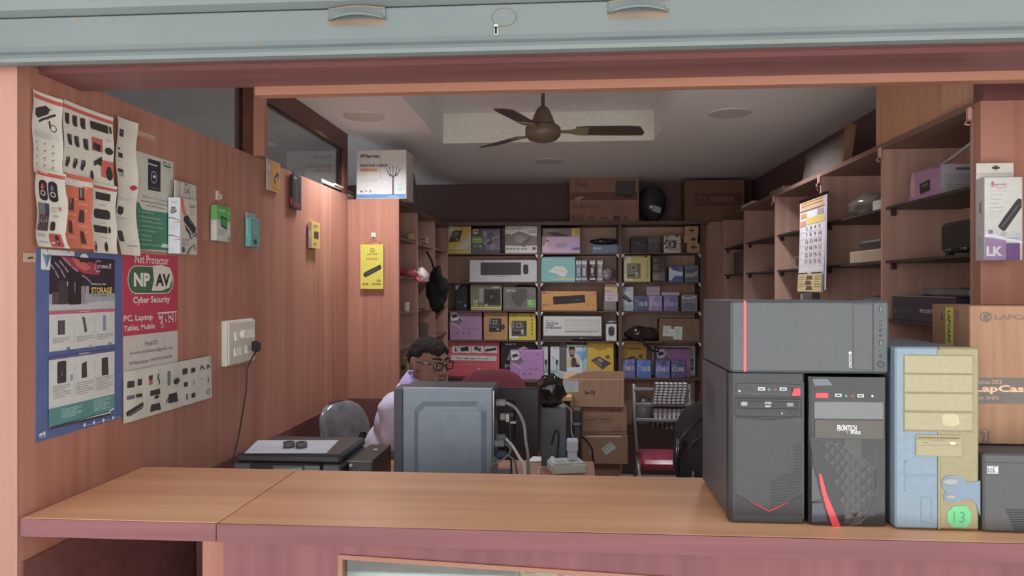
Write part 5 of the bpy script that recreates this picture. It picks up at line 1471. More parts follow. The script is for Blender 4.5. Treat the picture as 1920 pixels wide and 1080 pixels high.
b.blob((a.x + .03, YS - .05, LV[4] + .042), (.085, .04, .042), M((190, 160, 128), 'film'), 18, 10, lambda d: 1 + .16 * math.sin(6 * d.x + 4 * d.z) + .08 * math.sin(13 * d.x))
for v in b.v: v.z = max(v.z, LV[4] + .0008)
tag(b.build('packing_film'), 'crumpled clear packing film below the golden yellow box', 'wrapper')
# row one, third bay
q, f = goods(250, 310, 530, 562, V3, (62, 52, 60), 0); f.line([(340, 408), (390, 408)], .006, (150, 140, 140)); f.rect(340, 440, 480, 460, (90, 78, 90)); q.done('dark_box', 'very dark blue box at the start of the third bay top shelf', 'box', SHG)
q, f = goods(534, 316, 746, 552, V3, (74, 76, 74), 0); f.rect(536, 320, 744, 400, (112, 96, 102)); f.poly([(660, 412), (720, 412), (716, 520), (670, 520)], (58, 74, 66)); f.line([(660, 412), (690, 470), (668, 520)], .008, (110, 124, 116))
for y in (420, 450, 485): f.rect(556, y, 620, y + 14, (104, 110, 100))
q.done('dark_box', 'dark box with a greenish letter beside the very dark blue box', 'box', SHG)
q, f = goods(808, 284, 1098, 552, V3, (190, 184, 178), 0)
f.rect(884, 368, 1016, 500, (78, 68, 66)); f.ell(920, 400, 984, 470, (190, 182, 172)); f.rect(900, 378, 926, 400, (180, 172, 164)); f.rect(960, 420, 990, 450, (90, 80, 76)); f.rect(900, 470, 936, 490, (180, 172, 164))
for (x, y) in ((840, 290), (836, 352), (812, 396), (836, 470)): f.rect(x, y, x + 40, y + 36, (70, 62, 62))
f.ring(846, 296, 874, 330, (190, 184, 178), .3); f.rect(1000, 284, 1052, 306, (70, 60, 60)); f.line([(1016, 420), (1094, 420)], .004, (90, 82, 80)); f.line([(980, 520), (1076, 520), (1086, 430)], .004, (90, 82, 80)); f.rect(890, 510, 970, 530, (130, 122, 116)); f.rect(840, 410, 870, 450, (150, 140, 134))
q.done('pattern_box', 'grey white box with a black maze-like pattern', 'box', SHG)
q, f = goods(1196, 414, 1430, 556, V3, (178, 140, 106), 0); f.poly([(1254, 480), (1310, 446), (1376, 482), (1310, 516)], (96, 72, 58)); f.poly([(1280, 486), (1310, 470), (1340, 486), (1310, 502)], (60, 46, 42)); q.done('small_carton', 'tan small carton with a dark fan mark, lowest of three', 'carton', 'tan cartons stacked on the top shelf')
q2, f = goods(1148, 274, 1380, 414, V3, (178, 140, 106), None, q.b[5] + .0005, y=YS + .04); f.poly([(1254, 344), (1306, 306), (1366, 346), (1306, 382)], (96, 72, 58)); f.poly([(1280, 348), (1306, 330), (1334, 348), (1306, 364)], (60, 46, 42)); q2.done('small_carton', 'tan small carton with a dark fan mark, middle of three', 'carton', 'tan cartons stacked on the top shelf')
q3, f = goods(1162, 126, 1392, 274, V3, (178, 140, 106), None, q2.b[5] + .0005, y=YS + .04); f.poly([(1222, 196), (1276, 170), (1330, 200), (1280, 226)], (96, 72, 58)); f.poly([(1250, 200), (1276, 186), (1304, 200), (1278, 214)], (60, 46, 42)); q3.done('small_carton', 'tan small carton with a dark fan mark, topmost of three', 'carton', 'tan cartons stacked on the top shelf')
# row two, third bay
q, f = goods(126, 620, 584, 1046, V3, (190, 172, 104), 1)
f.rect(130, 625, 250, 1040, (200, 190, 150)); f.poly([(130, 1042), (130, 900), (300, 1042)], (206, 200, 180)); board(f, 182, 754, 416, 1012, 0, (120, 112, 88)); f.ell(330, 904, 360, 934, (220, 216, 200)); f.rect(484, 624, 526, 656, (90, 76, 50))
for y in (714, 756, 796, 840, 890, 930, 970): f.rect(515, y, 540, y + 26, (150, 134, 76))
q.done('mainboard_box', 'pale yellow mainboard box on the second shelf of the third bay', 'box', SHG)
q, f = goods(614, 650, 828, 1050, V3, (70, 60, 58), 1)
f.lines(630, 680, 700, 730, 4, (150, 140, 136)); f.lines(630, 780, 720, 880, 6, (140, 130, 126)); f.rect(620, 905, 826, 1045, (104, 94, 92)); f.lines(626, 940, 740, 1040, 6, (160, 150, 146)); f.poly([(740, 860), (800, 846), (806, 876), (750, 886)], (96, 84, 80))
q.done('memory_box', 'dark box covered with small pale print beside the pale yellow box', 'box', SHG)
q2, f = goods(830, 652, 936, 740, V3, (96, 84, 88), None, None, dep=.04) if False else goods(760, 654, 876, 742, V3, (100, 88, 92), None, q.b[5] - .0 + .0005)
q2.mb.v[:] = q2.mb.v
q2.done('small_box', 'small purplish grey box on top of the small print box', 'box')
for k, (x0, y0, x1, c1, c2, l) in enumerate(((890, 800, 1134, (96, 118, 160), (190, 196, 206), 'blue box with a bright white star burst'), (1160, 790, 1392, (104, 114, 130), (170, 150, 128), 'blue grey box with a tan swirl at the shelf end'))):
    q, f = goods(x0, y0, x1, 1050, V3, c1, 1)
    if k == 0:
        f.poly([(894, 810), (960, 870), (1080, 900), (1132, 890), (1132, 960), (1000, 960), (930, 1040), (894, 1044)], c2); f.poly([(910, 804), (1060, 810), (1080, 880), (970, 868)], (70, 88, 140)); f.poly([(940, 1045), (980, 980), (1130, 990), (1130, 1046)], (80, 96, 146)); f.ell(1070, 930, 1100, 960, (226, 226, 226))
    else:
        f.poly([(1170, 930), (1290, 930), (1390, 870), (1388, 900), (1320, 975), (1170, 985)], c2); f.poly([(1165, 840), (1300, 850), (1385, 830), (1380, 866), (1280, 905), (1165, 900)], (84, 96, 116)); f.rect(1170, 1000, 1388, 1040, (90, 84, 96))
    q.done('disc_drive_box', l, 'box', SHG)
# row three, third bay
q, f = goods(62, 70, 184, 316, V4, (176, 178, 186), 2, dep=.04)
f.poly([(70, 176), (92, 150), (160, 206), (178, 226), (160, 222), (138, 236), (72, 190)], (52, 48, 50)); f.poly([(78, 176), (92, 160), (148, 206), (134, 224)], (86, 80, 80)); f.poly([(62, 316), (62, 270), (120, 250), (184, 280), (184, 316)], (140, 160, 176)); f.lines(80, 90, 160, 126, 3, (150, 150, 158))
q.done('adapter_box', 'grey white box with a black adapter picture, first on the third shelf', 'box', SHG)
def cpu(x0, y0, x1, y1, col, txt, level, label, crop=V4, y=None, tc=(206, 206, 220)):
    q, f = goods(x0, y0, x1, y1, crop, col, level, dep=.075, y=y, bev=.002)
    w_, h_ = x1 - x0, y1 - y0
    c2 = tuple(min(255, int(v * 1.16)) for v in col)
    f.poly([(x0 + 2, y0 + 2), (x0 + w_ * .5, y0 + 2), (x0 + w_ * .12, y1 - 2), (x0 + 2, y1 - 2)], c2); f.rect(x0 + w_ * .74, y0 + h_ * .08, x1 - w_ * .06, y0 + h_ * .22, c2)
    f.text('intel', x0 + w_ * .1, y0 + h_ * .3, x0 + w_ * .32, y0 + h_ * .38, tc)
    if 'i7' in txt or txt == 'CORE':
        f.text(txt, x0 + w_ * .06, y0 + h_ * .42, x1 - w_ * .08, y0 + h_ * .68, tc, .01)
    else:
        f.text('CORE', x0 + w_ * .3, y0 + h_ * .42, x0 + w_ * .64, y0 + h_ * .70, tc, .01); f.text('i5', x0 + w_ * .72, y0 + h_ * .38, x0 + w_ * .92, y0 + h_ * .70, tc, .02)
    f.lines(x0 + w_ * .1, y1 - h_ * .14, x1 - w_ * .3, y1 - h_ * .08, 1, c2)
    q.done('processor_box', label, 'box', 'processor boxes')
    return q
c5 = cpu(188, 162, 338, 318, (82, 84, 118), 'i5', 2, 'dark blue processor box beside the adapter picture box')
c7 = cpu(340, 160, 482, 320, (136, 120, 160), 'CORE i7', 2, 'lilac processor box under a small pink box', tc=(190, 184, 206))
c8 = cpu(496, 162, 648, 322, (110, 104, 146), 'CORE i7', 2, 'violet processor box under a flat white box', tc=(190, 186, 206))
q, f = goods(320, 64, 458, 156, V4, (176, 150, 168), None, c7.b[5] + .0005, dep=.05); f.lines(336, 80, 444, 140, 5, (150, 124, 142)); q.done('small_box', 'small pink box on the lilac processor box', 'box')
q, f = goods(476, 124, 660, 158, V4, (170, 162, 166), None, c8.b[5] + .0005, dep=.05); f.lines(490, 134, 640, 146, 1, (120, 112, 116)); q.done('small_box', 'flat white box on the violet processor box', 'box')
q, f = goods(682, 150, 846, 322, V4, (140, 120, 104), 2, dep=.08); f.rect(684, 164, 826, 320, (124, 122, 142)); f.line([(690, 176), (720, 190), (780, 190), (822, 174)], .010, (220, 224, 232)); f.poly([(690, 250), (740, 234), (820, 250), (820, 310), (690, 306)], (96, 96, 118)); q.done('processor_box', 'grey violet box in shiny wrap at the end of the third shelf', 'box', SHG)
# row four, third bay
b = MB(); a = onY(1155 + 56 / 5.54, 540, YS + .05); c = onY(1155 + 432 / 5.54, 540, YS + .05)
b.blob(((a.x + c.x) / 2 + .012, YS + .09, LV[3] + .055), ((c.x - a.x) / 2 - .012, .07, .070), M((50, 42, 42), 'film'), 28, 14, lambda d: 1 + .10 * math.sin(6 * d.x + 3) + .09 * noise.noise(d * 3.5))
for v in b.v: v.z = max(v.z, LV[3] + .0008)
tag(b.build('black_bag'), 'crumpled black plastic bag on the fourth shelf', 'bag')
q, f = goods(452, 406, 870, 636, V4, M((140, 112, 90), 'card'), 3, dep=.16)
f.poly([(492, 474), (572, 478), (574, 510), (600, 512), (606, 482), (690, 486), (684, 620), (594, 616), (596, 588), (486, 580)], (190, 196, 190)); f.lines(500, 490, 560, 570, 6, (160, 166, 160)); f.lines(612, 500, 676, 606, 7, (160, 166, 160)); f.ring(722, 450, 776, 540, (96, 72, 60), .28, 10, 190); f.line([(772, 450), (772, 500)], .008, (96, 72, 60)); f.rect(454, 408, 868, 414, (150, 122, 98))
q.done('cardboard_carton', 'brown carton with torn white labels on the fourth shelf', 'carton')
b = MB(); pts = []
a = onY(1155 + 270 / 5.54, 525 + 640 / 5.54, YS - .01)
for (x, y) in ((270, 636), (300, 672), (350, 716), (400, 742), (440, 740), (446, 712), (420, 694), (385, 690)):
    pts.append(onY(1155 + x / 5.54, 525 + y / 5.54, YS - .022))
b.tube([Vector((pts[0].x - .03, YS + .03, LV[3] + .014)), Vector((pts[0].x, YS - .012, LV[3] + .016))] + pts[1:], [.010, .012, .011, .011, .010, .009, .008, .007, .005], M((44, 38, 40), 'cloth'), 8)
tag(b.build('bag_strap'), 'black strap hanging down from the fourth shelf', 'strap')
# row five, third bay
yellow(52, 640, 318, 980, 'golden yellow mainboard box behind two blue processor boxes', V4, YS + .12)
q, f = goods(370, 684, 824, 990, V4, (200, 196, 192), 4, dep=.03, y=YS + .236)
for y in (820, 862, 905): f.rect(776, y, 806, y + 32, (96, 88, 96))
f.ell(784, 872, 800, 888, (210, 206, 206)); q.done('white_panel_box', 'large white box behind the purple box of the lowest shelf', 'box', SHG)
purple(410, 712, 772, 992, V4, 4, 'purple box leaning before the large white box', YS + .11, (160, 112, 160))
cpu(60, 828, 200, 992, (104, 104, 158), 'CORE i7', 4, 'violet blue processor box, first on the lowest shelf')
cpu(214, 834, 366, 996, (84, 112, 176), 'i5', 4, 'brightest blue processor box on the lowest shelf')
cpu(412, 838, 562, 1000, (98, 104, 158), 'CORE i7', 4, 'blue processor box in front of the purple box, third on the lowest shelf')
cpu(574, 834, 722, 1004, (84, 80, 122), 'CORE', 4, 'dark violet processor box, last on the lowest shelf')

# ------------------------------------------------------------------ cartons on top of the shelving
def carton_px(x0, y0, x1, y1, Y, dep, m, zb):
    a = onY(x0, y0, Y); c = onY(x1, y1, Y)
    q = Bx(a.x, Y, zb, c.x, Y + dep, a.z, m, 'card', .003)
    return q, q.front((0, 0, 1))
q, f = carton_px(1068, 334, 1198, 418, YS + .02, .2, M((170, 126, 108), 'card'), ZT + .0005)
f.ell(1077, 340, 1085, 350, (150, 92, 76)); f.text('LG', 1089, 343, 1099, 350, (70, 50, 48), .03); f.rect(1069, 361, 1196, 376, (128, 72, 66)); f.rect(1154, 340, 1191, 368, (72, 62, 60)); f.rect(1156, 342, 1189, 364, (88, 80, 76)); f.rect(1168, 366, 1186, 371, (66, 56, 54)); f.poly([(1076, 375), (1082, 370), (1096, 368), (1090, 374)], (190, 170, 160)); f.line([(1070, 376), (1196, 377)], .006, (180, 158, 146))
f.text('LED MONITOR', 1072, 385, 1126, 391, (128, 80, 66), .02); f.rect(1070, 403, 1094, 416, (150, 88, 72)); f.text('LED', 1101, 406, 1117, 413, (100, 64, 56), .03); f.rect(1124, 407, 1140, 411, (120, 78, 66)); f.rect(1150, 405, 1163, 413, (86, 58, 52)); f.ell(1170, 405, 1177, 413, (120, 78, 66))
q.done('monitor_carton', 'reddish brown monitor carton on top of the back shelving', 'carton')
q, f = carton_px(1284, 338, 1396, 417, YS + .02, .2, M((132, 98, 76), 'card'), ZT + .0005)
f.rect(1302, 362, 1392, 386, (104, 62, 58)); f.ring(1311, 368, 1323, 380, (150, 112, 100), .25); f.rect(1330, 369, 1376, 378, (128, 92, 82)); f.ell(1376, 396, 1390, 408, (150, 120, 100))
q.done('brown_carton', 'dim brown carton with a dark red band on top of the shelving corner', 'carton')
b = MB(); a = onY(1200, 352, YS + .06); c = onY(1250, 416, YS + .06)
b.blob(((a.x + c.x) / 2, YS + .14, (ZT + a.z) / 2 + .01), ((c.x - a.x) / 2, .09, (a.z - ZT) / 2 + .012), M((58, 56, 66), 'film'), 20, 14, lambda d: 1 + .14 * noise.noise(d * 2.5 + Vector((3, 1, 2))))
for v in b.v: v.z = max(v.z, ZT + .0006)
f = Fr(b, onY(1224, 384, YS + .045), (1, 0, -.35), (-.2, 0, -1), .075, .05); f.rect(0, 0, 1, 1, (176, 180, 190))
tag(b.build('dark_bag'), 'dark blue plastic bag between the two cartons on the shelving', 'bag')

# ------------------------------------------------------------------ shelving at the left, behind the pillar
ls = thing('side_shelving', 'brown side shelving behind the pillar, at the seated man', 'shelves', (-1.18, 5.4, 0))
XA, XB = XL + .005, -1.03
ZTL = 2.0945
LZ = [onY(770, y, 4.72).z for y in (448, 518, 583, 648)]
for y in (4.452, 5.0, 5.65, 6.27):
    b = MB(); b.box(XA, y, 0, XB, y + .018, ZTL, WS); b.build('divider', ls)
b = MB(); b.box(XA, 4.452, ZTL - .025, XB, 6.288, ZTL, WSY); b.build('top_board', ls)
b = MB(); b.box(XA, 4.47, 0, XA + .012, 6.27, ZTL - .025, WS); b.build('back_panel', ls)
for (y0, y1) in ((4.47, 5.0), (5.018, 5.65), (5.668, 6.27)):
    for z in LZ + [.42]:
        b = MB(); b.box(XA + .012, y0, z - .016, XB - .01, y1, z, WSY); b.build('shelf_board', ls)
def small(px0, py0, px1, Y, z, col, name, label, cat, kind='print', dep=.06):
    a = onY(px0, py0, Y); c = onY(px1, py0, Y)
    q = Bx(a.x, Y, z + .0005, c.x, Y + dep, a.z, col, kind, .003)
    return q, q.front((0, 0, 1)), lambda: q.done(name, label, cat)
q, f, fin = small(765, 438, 775, 4.78, LZ[0], (186, 150, 118), 'small_carton', 'small tan carton on the upper side shelf behind the pillar', 'carton'); fin()
for k, (x0, y0, x1) in enumerate(((787, 441, 798), (788, 450, 801))):
    pass
q, f, fin = small(787, 443, 800, 5.2, LZ[0], (176, 150, 118), 'small_carton', 'pale tan carton deeper on the upper side shelf', 'carton'); f.rect(789, 447, 797, 450, (96, 80, 66)); f.rect(789, 454, 798, 457, (120, 100, 80)); fin()
# red printed bag drooping over a side shelf, cup, dark backpack hanging in the corner
b = MB(); Yb = 4.70
def bagpt(x, y, o): return onY(x, y, Yb - o)
m1 = M((196, 78, 82), 'film'); m2 = M((214, 196, 188), 'film')
c1, c2 = bagpt(766, 512, 0), bagpt(793, 515, 0)
b.T = Matrix.Translation(c1) @ Matrix.Rotation(math.radians(8), 4, 'Y')
b.blob((0, 0, 0), (.075, .05, .024), m1, 26, 16, lambda d: 1 + .30 * noise.noise(d * 2.6 + Vector((4, 4, 4))) + .10 * math.sin(9 * d.x + 5 * d.z))
b.T = Matrix.Translation(c2) @ Matrix.Rotation(math.radians(-38), 4, 'Y')
b.blob((0, 0, 0), (.034, .035, .046), m2, 18, 14, lambda d: 1 + .45 * noise.noise(d * 2.2 + Vector((1, 7, 2))))
b.T = Matrix.Translation(bagpt(785, 523, 0)) @ Matrix.Rotation(math.radians(35), 4, 'Y')
b.blob((0, 0, 0), (.040, .03, .020), m1, 18, 12, lambda d: 1 + .35 * noise.noise(d * 2.4 + Vector((2, 3, 9))))
b.T = None
for v in b.v:
    if v.x < XB + .004: v.z = max(v.z, LZ[1] + .001)
tag(b.build('snack_bag'), 'red and white printed bag drooping over a side shelf', 'bag')
a = onY(757, 567, 4.66); c = onY(768, 582, 4.66)
b = MB(); r_ = (c.x - a.x) / 2; b.lathe([(r_ * .86, 0), (r_, .003), (r_, .034), (r_ * .94, .036), (r_, .037), (r_, a.z - LZ[2])], M((206, 196, 186), 'plastic'), ((a.x + c.x) / 2, 4.66, LZ[2] + .0006), 18)
tag(b.build('small_jar'), 'small white capped jar on the side shelf behind the pillar', 'jar')
b = MB(); a = onY(808, 545, 5.25)
b.blob((-.938, 5.25, a.z), (.070, .09, .15), M((40, 36, 38), 'cloth'), 28, 20, lambda d: 1 + .34 * noise.noise(d * 1.7 + Vector((1, 2, 5))) + .10 * noise.noise(d * 5))
b.tube([(-.95, 5.26, a.z + .12), (-.985, 5.27, a.z + .22), (XB + .012, 5.27, a.z + .28)], .008, M((48, 42, 42), 'cloth'), 8)
tag(b.build('hanging_bag'), 'black bag hanging in the dark corner of the side shelving', 'bag')
q, f, fin = small(786, 606, 802, 5.15, LZ[3], (110, 92, 82), 'dim_carton', 'dim brown carton on the side shelf above the seated man', 'carton'); fin()
q, f, fin = small(748, 672, 764, 4.8, LZ[3] - .26, (150, 136, 90), 'olive_box', 'olive box on the side shelf beside the head of the seated man', 'box'); f.ell(752, 684, 760, 694, (70, 60, 50)); fin()
b = MB(); b.box(XA + .012, 4.47, LZ[3] - .275, XB - .01, 5.0, LZ[3] - .2605, WSY); b.build('shelf_board', ls)
# plastic wrapped things above the pillar, behind the cable carton
a = onY(775, 350, 4.75)
b = MB(); b.blob((XB - .03, 4.85, ZTL + .115), (.055, .10, .118), M((104, 90, 88), 'film'), 20, 14, lambda d: 1 + .15 * noise.noise(d * 3))
for v in b.v: v.z = max(v.z, ZTL + .0006)
tag(b.build('wrapped_bundle'), 'plastic wrapped bundle behind the white cable carton', 'bundle')

# ------------------------------------------------------------------ shelving along the right wall
rs = thing('wall_shelving', 'long brown shelving with thin dark boards along the right wall', 'shelves', (1.41, 4.3, 0))
RY = [2.442, 3.12, 3.86, 4.70, 5.52, 6.28]
RZL = [1.885, 1.670, 1.435, 1.20, .90]
for y in RY:
    b = MB(); b.box(XS, y, 0, XR - .02, y + .018, ZT, WS); b.build('divider', rs)
b = MB(); b.box(XS - .005, RY[0], ZT, XR - .005, RY[-1] + .02, ZT + .022, WSY); b.build('top_board', rs)
b = MB(); b.box(XR - .02, RY[0], 0, XR - .005, RY[-1] + .018, ZT, WS); b.build('back_panel', rs)
SHB = M((66, 52, 48), 'plastic')
for y0, y1 in zip(RY, RY[1:]):
    for k, z in enumerate(RZL):
        b = MB(); b.box(XS + .012, y0 + .018, z - .010, XR - .02, y1, z, SHB if k < 4 else WSY)
        b.build('shelf_board', rs)
PK = M((206, 150, 142), 'plastic')
for y in RY[:4]:
    b = MB(); b.box(XS - .014, y - .004, ZT - .035, XS, y + .022, ZT + .010, PK, .006); b.tube([(XS - .012, y + .009, ZT - .03), (XS - .022, y + .006, ZT - .046), (XS - .014, y - .004, ZT - .05)], .003, PK, 6); b.build('top_clip', rs, 'pink plastic clip')
for (y0, y1) in zip(RY, RY[1:]):
    for z in RZL[:2]:
        b = MB(); b.box(XS + .03, y1 - .012, z - .035, XS + .05, y1, z - .0105, M((56, 46, 44), 'plastic'), .002); b.build('shelf_bracket', rs)
ZR = ZT + .0225
# big carton on top
a = onX(1641, 275, XS + .01)
q = Bx(XS + .012, 2.46, ZR, XR - .03, a.y, 2.478, M((204, 146, 112), 'card'), 'card', .004)
f = q.left((0, 0, 1)); f.rect(1763, 150, 1832, 210, (212, 160, 126), 'card'); f.rect(1762, 150, 1764, 212, (168, 118, 80))
q.done('large_carton', 'large tan carton on top of the wall shelving at the entrance', 'carton')
# tilted old panel and papers on the shelf top
b = MB(); a = onX(1500, 347, XS + .03); c = onX(1578, 323, XS + .03)
b.T = Matrix.Translation((XS + .04, (a.y + c.y) / 2, ZR)) @ Matrix.Rotation(math.radians(8), 4, 'Y')
ln = (a.y - c.y)
b.box(0, -ln / 2, 0.0, .02, ln / 2, .17, M((110, 98, 92), 'dusty'), .004)
b.box(-.012, -ln / 2 - .01, 0.0, .03, -ln / 2 + .03, .20, M((140, 100, 76), 'card'), .002)
f = Fr(b, (0, ln / 2, .17), (0, -1, 0), (0, 0, -1), ln, .17); f.lines(.08, .1, .9, .9, 7, (128, 116, 110), .2); f.rect(.05, .05, .95, .12, (84, 74, 70))
tag(b.build('panel_pack'), 'grey wrapped panel leaning on top of the wall shelving', 'pack')
for (px, py, w_, l_, c, lab) in ((1470, 374, .12, .3, (150, 134, 124), 'loose paper sheaf on the shelf top behind the leaning panel'), (1412, 381, .15, .32, (204, 200, 192), 'white flat packet on the shelf top near the back corner')):
    p = onX(px, py, XS + .06)
    b = MB(); b.box(XS + .012, p.y - l_ / 2, ZR, XS + .012 + w_, p.y + l_ / 2, ZR + .03, M(c, 'paper'), .004); b.box(XS + .03, p.y - l_ / 2 + .05, ZR + .03, XS + .10, p.y + l_ / 2 - .04, ZR + .036, M((170, 158, 150), 'paper'), .002)
    tag(b.build('paper_packet'), lab, 'packet')
# pink keyboard box, black device, wrapped packs
a = onX(1706, 353, XS + .03); c = onX(1767, 303, XS + .03)
q = Bx(XS + .025, c.y, RZL[0] + .0005, XS + .20, a.y, RZL[0] + .105, (178, 130, 164), 'print', .002)
f = q.left((1600, 150, 2.5125)); f.poly([(256, 446), (286, 430), (292, 490), (290, 550), (262, 560)], (206, 160, 156)); f.poly([(256, 450), (276, 440), (268, 500), (272, 556), (256, 560)], (140, 104, 112)); f.poly([(312, 490), (362, 466), (362, 520), (316, 540)], (60, 52, 56)); f.poly([(322, 496), (352, 482), (354, 494), (326, 508)], (110, 100, 106)); f.rect(376, 408, 412, 422, (140, 104, 132))
f = q.front(); f.rect(0, 0, 1, 1, (170, 160, 164)); f.rect(.28, .11, .7, .2, (104, 90, 104)); f.lines(.08, .35, .9, .9, 7, (130, 118, 124))
q.done('keyboard_box', 'pink and grey box with a printed face on the wall shelving', 'box')
b = MB(); p = onX(1760, 470, XS + .05)
p0 = onX(1757, 470, XS + .02)
b.box(XS + .03, 2.50, RZL[1] + .012, XS + .20, p0.y, RZL[1] + .115, M((46, 40, 40), 'plastic'), .012)
for y in (2.54, 2.64): b.box(XS + .027, y, RZL[1] + .016, XS + .031, y + .035, RZL[1] + .024, M((150, 140, 134), 'metal'), .001)
for x in (XS + .05, XS + .18):
    for y in (2.53, p0.y - .04): b.box(x - .01, y, RZL[1] + .0005, x + .01, y + .02, RZL[1] + .014, DK)
tag(b.build('network_switch'), 'black boxy device with two pale feet on the wall shelving', 'device')
b = MB(); b.tube([(XS + .10, 2.47, RZL[0] + .18), (XS + .09, 2.62, RZL[0] + .165), (XS + .08, 2.80, RZL[0] + .12), (XS + .08, 2.90, RZL[0] + .1115)], [.004, .006, .006, .004], M((180, 170, 164), 'plastic'), 8)
tag(b.build('white_cable'), 'pale cable lying over the pink and grey box', 'cable')
def wrapped(y0, y1, z, h, w_, col, label, seed):
    b = MB(); b.blob((XS + .02 + w_ / 2, (y0 + y1) / 2, z + h * .45), (w_ / 2, (y1 - y0) / 2, h * .6), M(col, 'film'), 22, 12, lambda d: 1 + .18 * noise.noise(d * 2.6 + Vector((seed, 0, 0))))
    for v in b.v: v.z = max(v.z, z + .0006)
    tag(b.build('wrapped_pack'), label, 'pack')
wrapped(3.34, 3.66, RZL[0], .10, .2, (120, 108, 104), 'plastic wrapped pack on the shelf behind the calendar, near the white slip', 1)
b = MB(); b.box(XS + .03, 3.145, RZL[0] + .0006, XS + .16, 3.30, RZL[0] + .045, M((206, 198, 190), 'paper'), .004); tag(b.build('white_packet'), 'small white packet on the upper wall shelf beside a divider', 'packet')
b = MB(); b.box(XS + .03, 3.15, RZL[1] + .0006, XS + .22, 3.56, RZL[1] + .055, M((176, 150, 124), 'card'), .004); tag(b.build('flat_carton'), 'flat tan carton on the wall shelf below the white packet', 'carton')
b = MB(); b.box(XS + .05, 3.16, RZL[1] + .056, XS + .24, 3.5, RZL[1] + .10, M((66, 54, 52), 'plastic'), .01); tag(b.build('dark_tray'), 'dark tray lying on the flat tan carton', 'tray')
wrapped(3.20, 3.62, RZL[2], .085, .22, (112, 108, 116), 'wrapped grey pack on the shelf above the charcoal lying case', 4)
wrapped(3.98, 4.60, RZL[1] + .0, .10, .2, (74, 66, 66), 'dark wrapped roll on the wall shelf left of the calendar', 7)
q = Bx(XS + .03, 3.95, RZL[2] + .0006, XS + .18, 4.30, RZL[2] + .095, (90, 86, 90), 'print', .003); f = q.left(); f.rect(.3, .5, .6, .62, (150, 146, 150)); f.rect(.02, .05, .12, .95, (180, 160, 140)); q.done('grey_carton', 'grey box on the wall shelf behind the hanging calendar', 'box')
b = MB(); b.box(XS + .03, 4.80, RZL[2] + .0006, XS + .2, 5.35, RZL[2] + .03, M((150, 120, 96), 'card'), .003); tag(b.build('flat_board'), 'flat wooden strip lying on a far wall shelf', 'board')
q = Bx(XS + .05, 5.60, RZL[1] + .0006, XS + .2, 6.1, RZL[1] + .17, (96, 84, 90), 'print', .003); f = q.left(); f.lines(.1, .1, .9, .9, 6, (112, 98, 104)); q.done('dim_box', 'dim purplish box on the farthest wall shelf', 'box')
# boxes low in the entrance bay
def rbox(px0, px1, py0, z, col, dep=.16, X=XS + .02):
    a = onX(px0, py0, X); c = onX(px1, py0, X)
    q = Bx(X, c.y, z + .0006, X + dep, a.y, z + .095, col, 'print', .002)
    return q, q.left((1620, 540, 2.25))
q, f = rbox(1673, 1716, 580, RZL[2], (62, 58, 58)); f.rect(126, 92, 140, 96, (150, 142, 140)); f.ring(190, 84, 204, 102, (120, 112, 110), .25); f.lines(150, 88, 180, 100, 2, (104, 96, 96)); q.done('black_carton', 'black box above the blue and yellow tower', 'box')
q, f = rbox(1717, 1790, 580, RZL[2], (72, 56, 70)); f.text('FRONTECH', 236, 88, 330, 104, (190, 180, 190), .03); q.done('black_carton', 'dark plum box with white lettering above the blue and yellow tower', 'box')
zt = RZL[2] + .096
a = onX(1790, 560, XS + .04)
b = MB(); b.box(XS + .03, 2.52, zt, XS + .2, 2.86, zt + .03, M((110, 102, 104), 'film'), .006); tag(b.build('clear_pack'), 'clear wrapped flat pack lying on the plum box', 'pack')
a = onX(1785, 538, XS + .01); c = onX(1831, 538, XS + .01)
q = Bx(XS + .004, 2.462, RZL[2] + .128, XS + .15, a.y, a.z, (196, 178, 60), 'print', .002); f = q.left(); f.lines(.45, .3, .85, .55, 3, (120, 106, 40)); q.done('yellow_box', 'yellow box on the wall shelf beside the entrance pillar', 'box')
# hanging calendar
a = onX(1505, 383, XS - .02); c = onX(1553, 363, XS - .02); zt, zb = c.z, onX(1548, 548, XS - .02).z
t = thing('wall_calendar', 'hanging paper calendar with large dates on the wall shelving', 'calendar', (XS - .02, (a.y + c.y) / 2, zb))
b = MB(); Lc, Hc = a.y - c.y, zt - zb
crv = lambda u, v: .004 + .012 * v * v
f = Fr(b, (XS - .030, a.y, zt), (0, -1, 0), (0, 0, -1), Lc, Hc, None, None, crv)
b.grid(lambda u, v: f.P(u * Lc, (1 - v) * Hc, -4), 6, 16, M((206, 196, 196), 'paper'))
f.rect(.03, .01, .97, .10, (206, 170, 120)); f.lines(.08, .025, .92, .085, 2, (150, 90, 80)); f.rect(.02, .105, .98, .12, (130, 90, 96)); f.rect(.05, .14, .3, .19, (200, 150, 90)); f.rect(.72, .13, .95, .19, (170, 150, 150)); f.rect(.30, .2, .98, .27, (222, 186, 96)); f.rect(.03, .22, .26, .28, (206, 140, 120))
nums = iter(range(1, 32))
for r_ in range(7):
    for c_ in range(5):
        n_ = next(nums, None)
        x, y = .10 + .17 * c_, .29 + r_ * .072
        if n_ and c_ > 0: f.text(str(n_), x, y, x + (.06 if n_ < 10 else .11), y + .038, (92, 78, 96) if c_ < 4 else (176, 90, 100), .01)
    f.rect(.02, .345 + r_ * .072, .98, .348 + r_ * .072, (176, 160, 172))
f.rect(.02, .80, .98, .995, (206, 184, 130)); f.rect(.03, .79, .42, .805, (70, 60, 62)); f.rect(.56, .79, .97, .805, (70, 60, 62))
for (x, y) in ((.4, .82), (.36, .875), (.40, .93)): f.poly([(x, y), (x + .2, y + .005), (x + .24, y + .045), (x - .04, y + .05)], (110, 80, 70))
f.lines(.06, .83, .3, .96, 5, (170, 140, 100)); f.lines(.7, .83, .94, .96, 5, (170, 140, 100)); b.build('front_sheet', t)
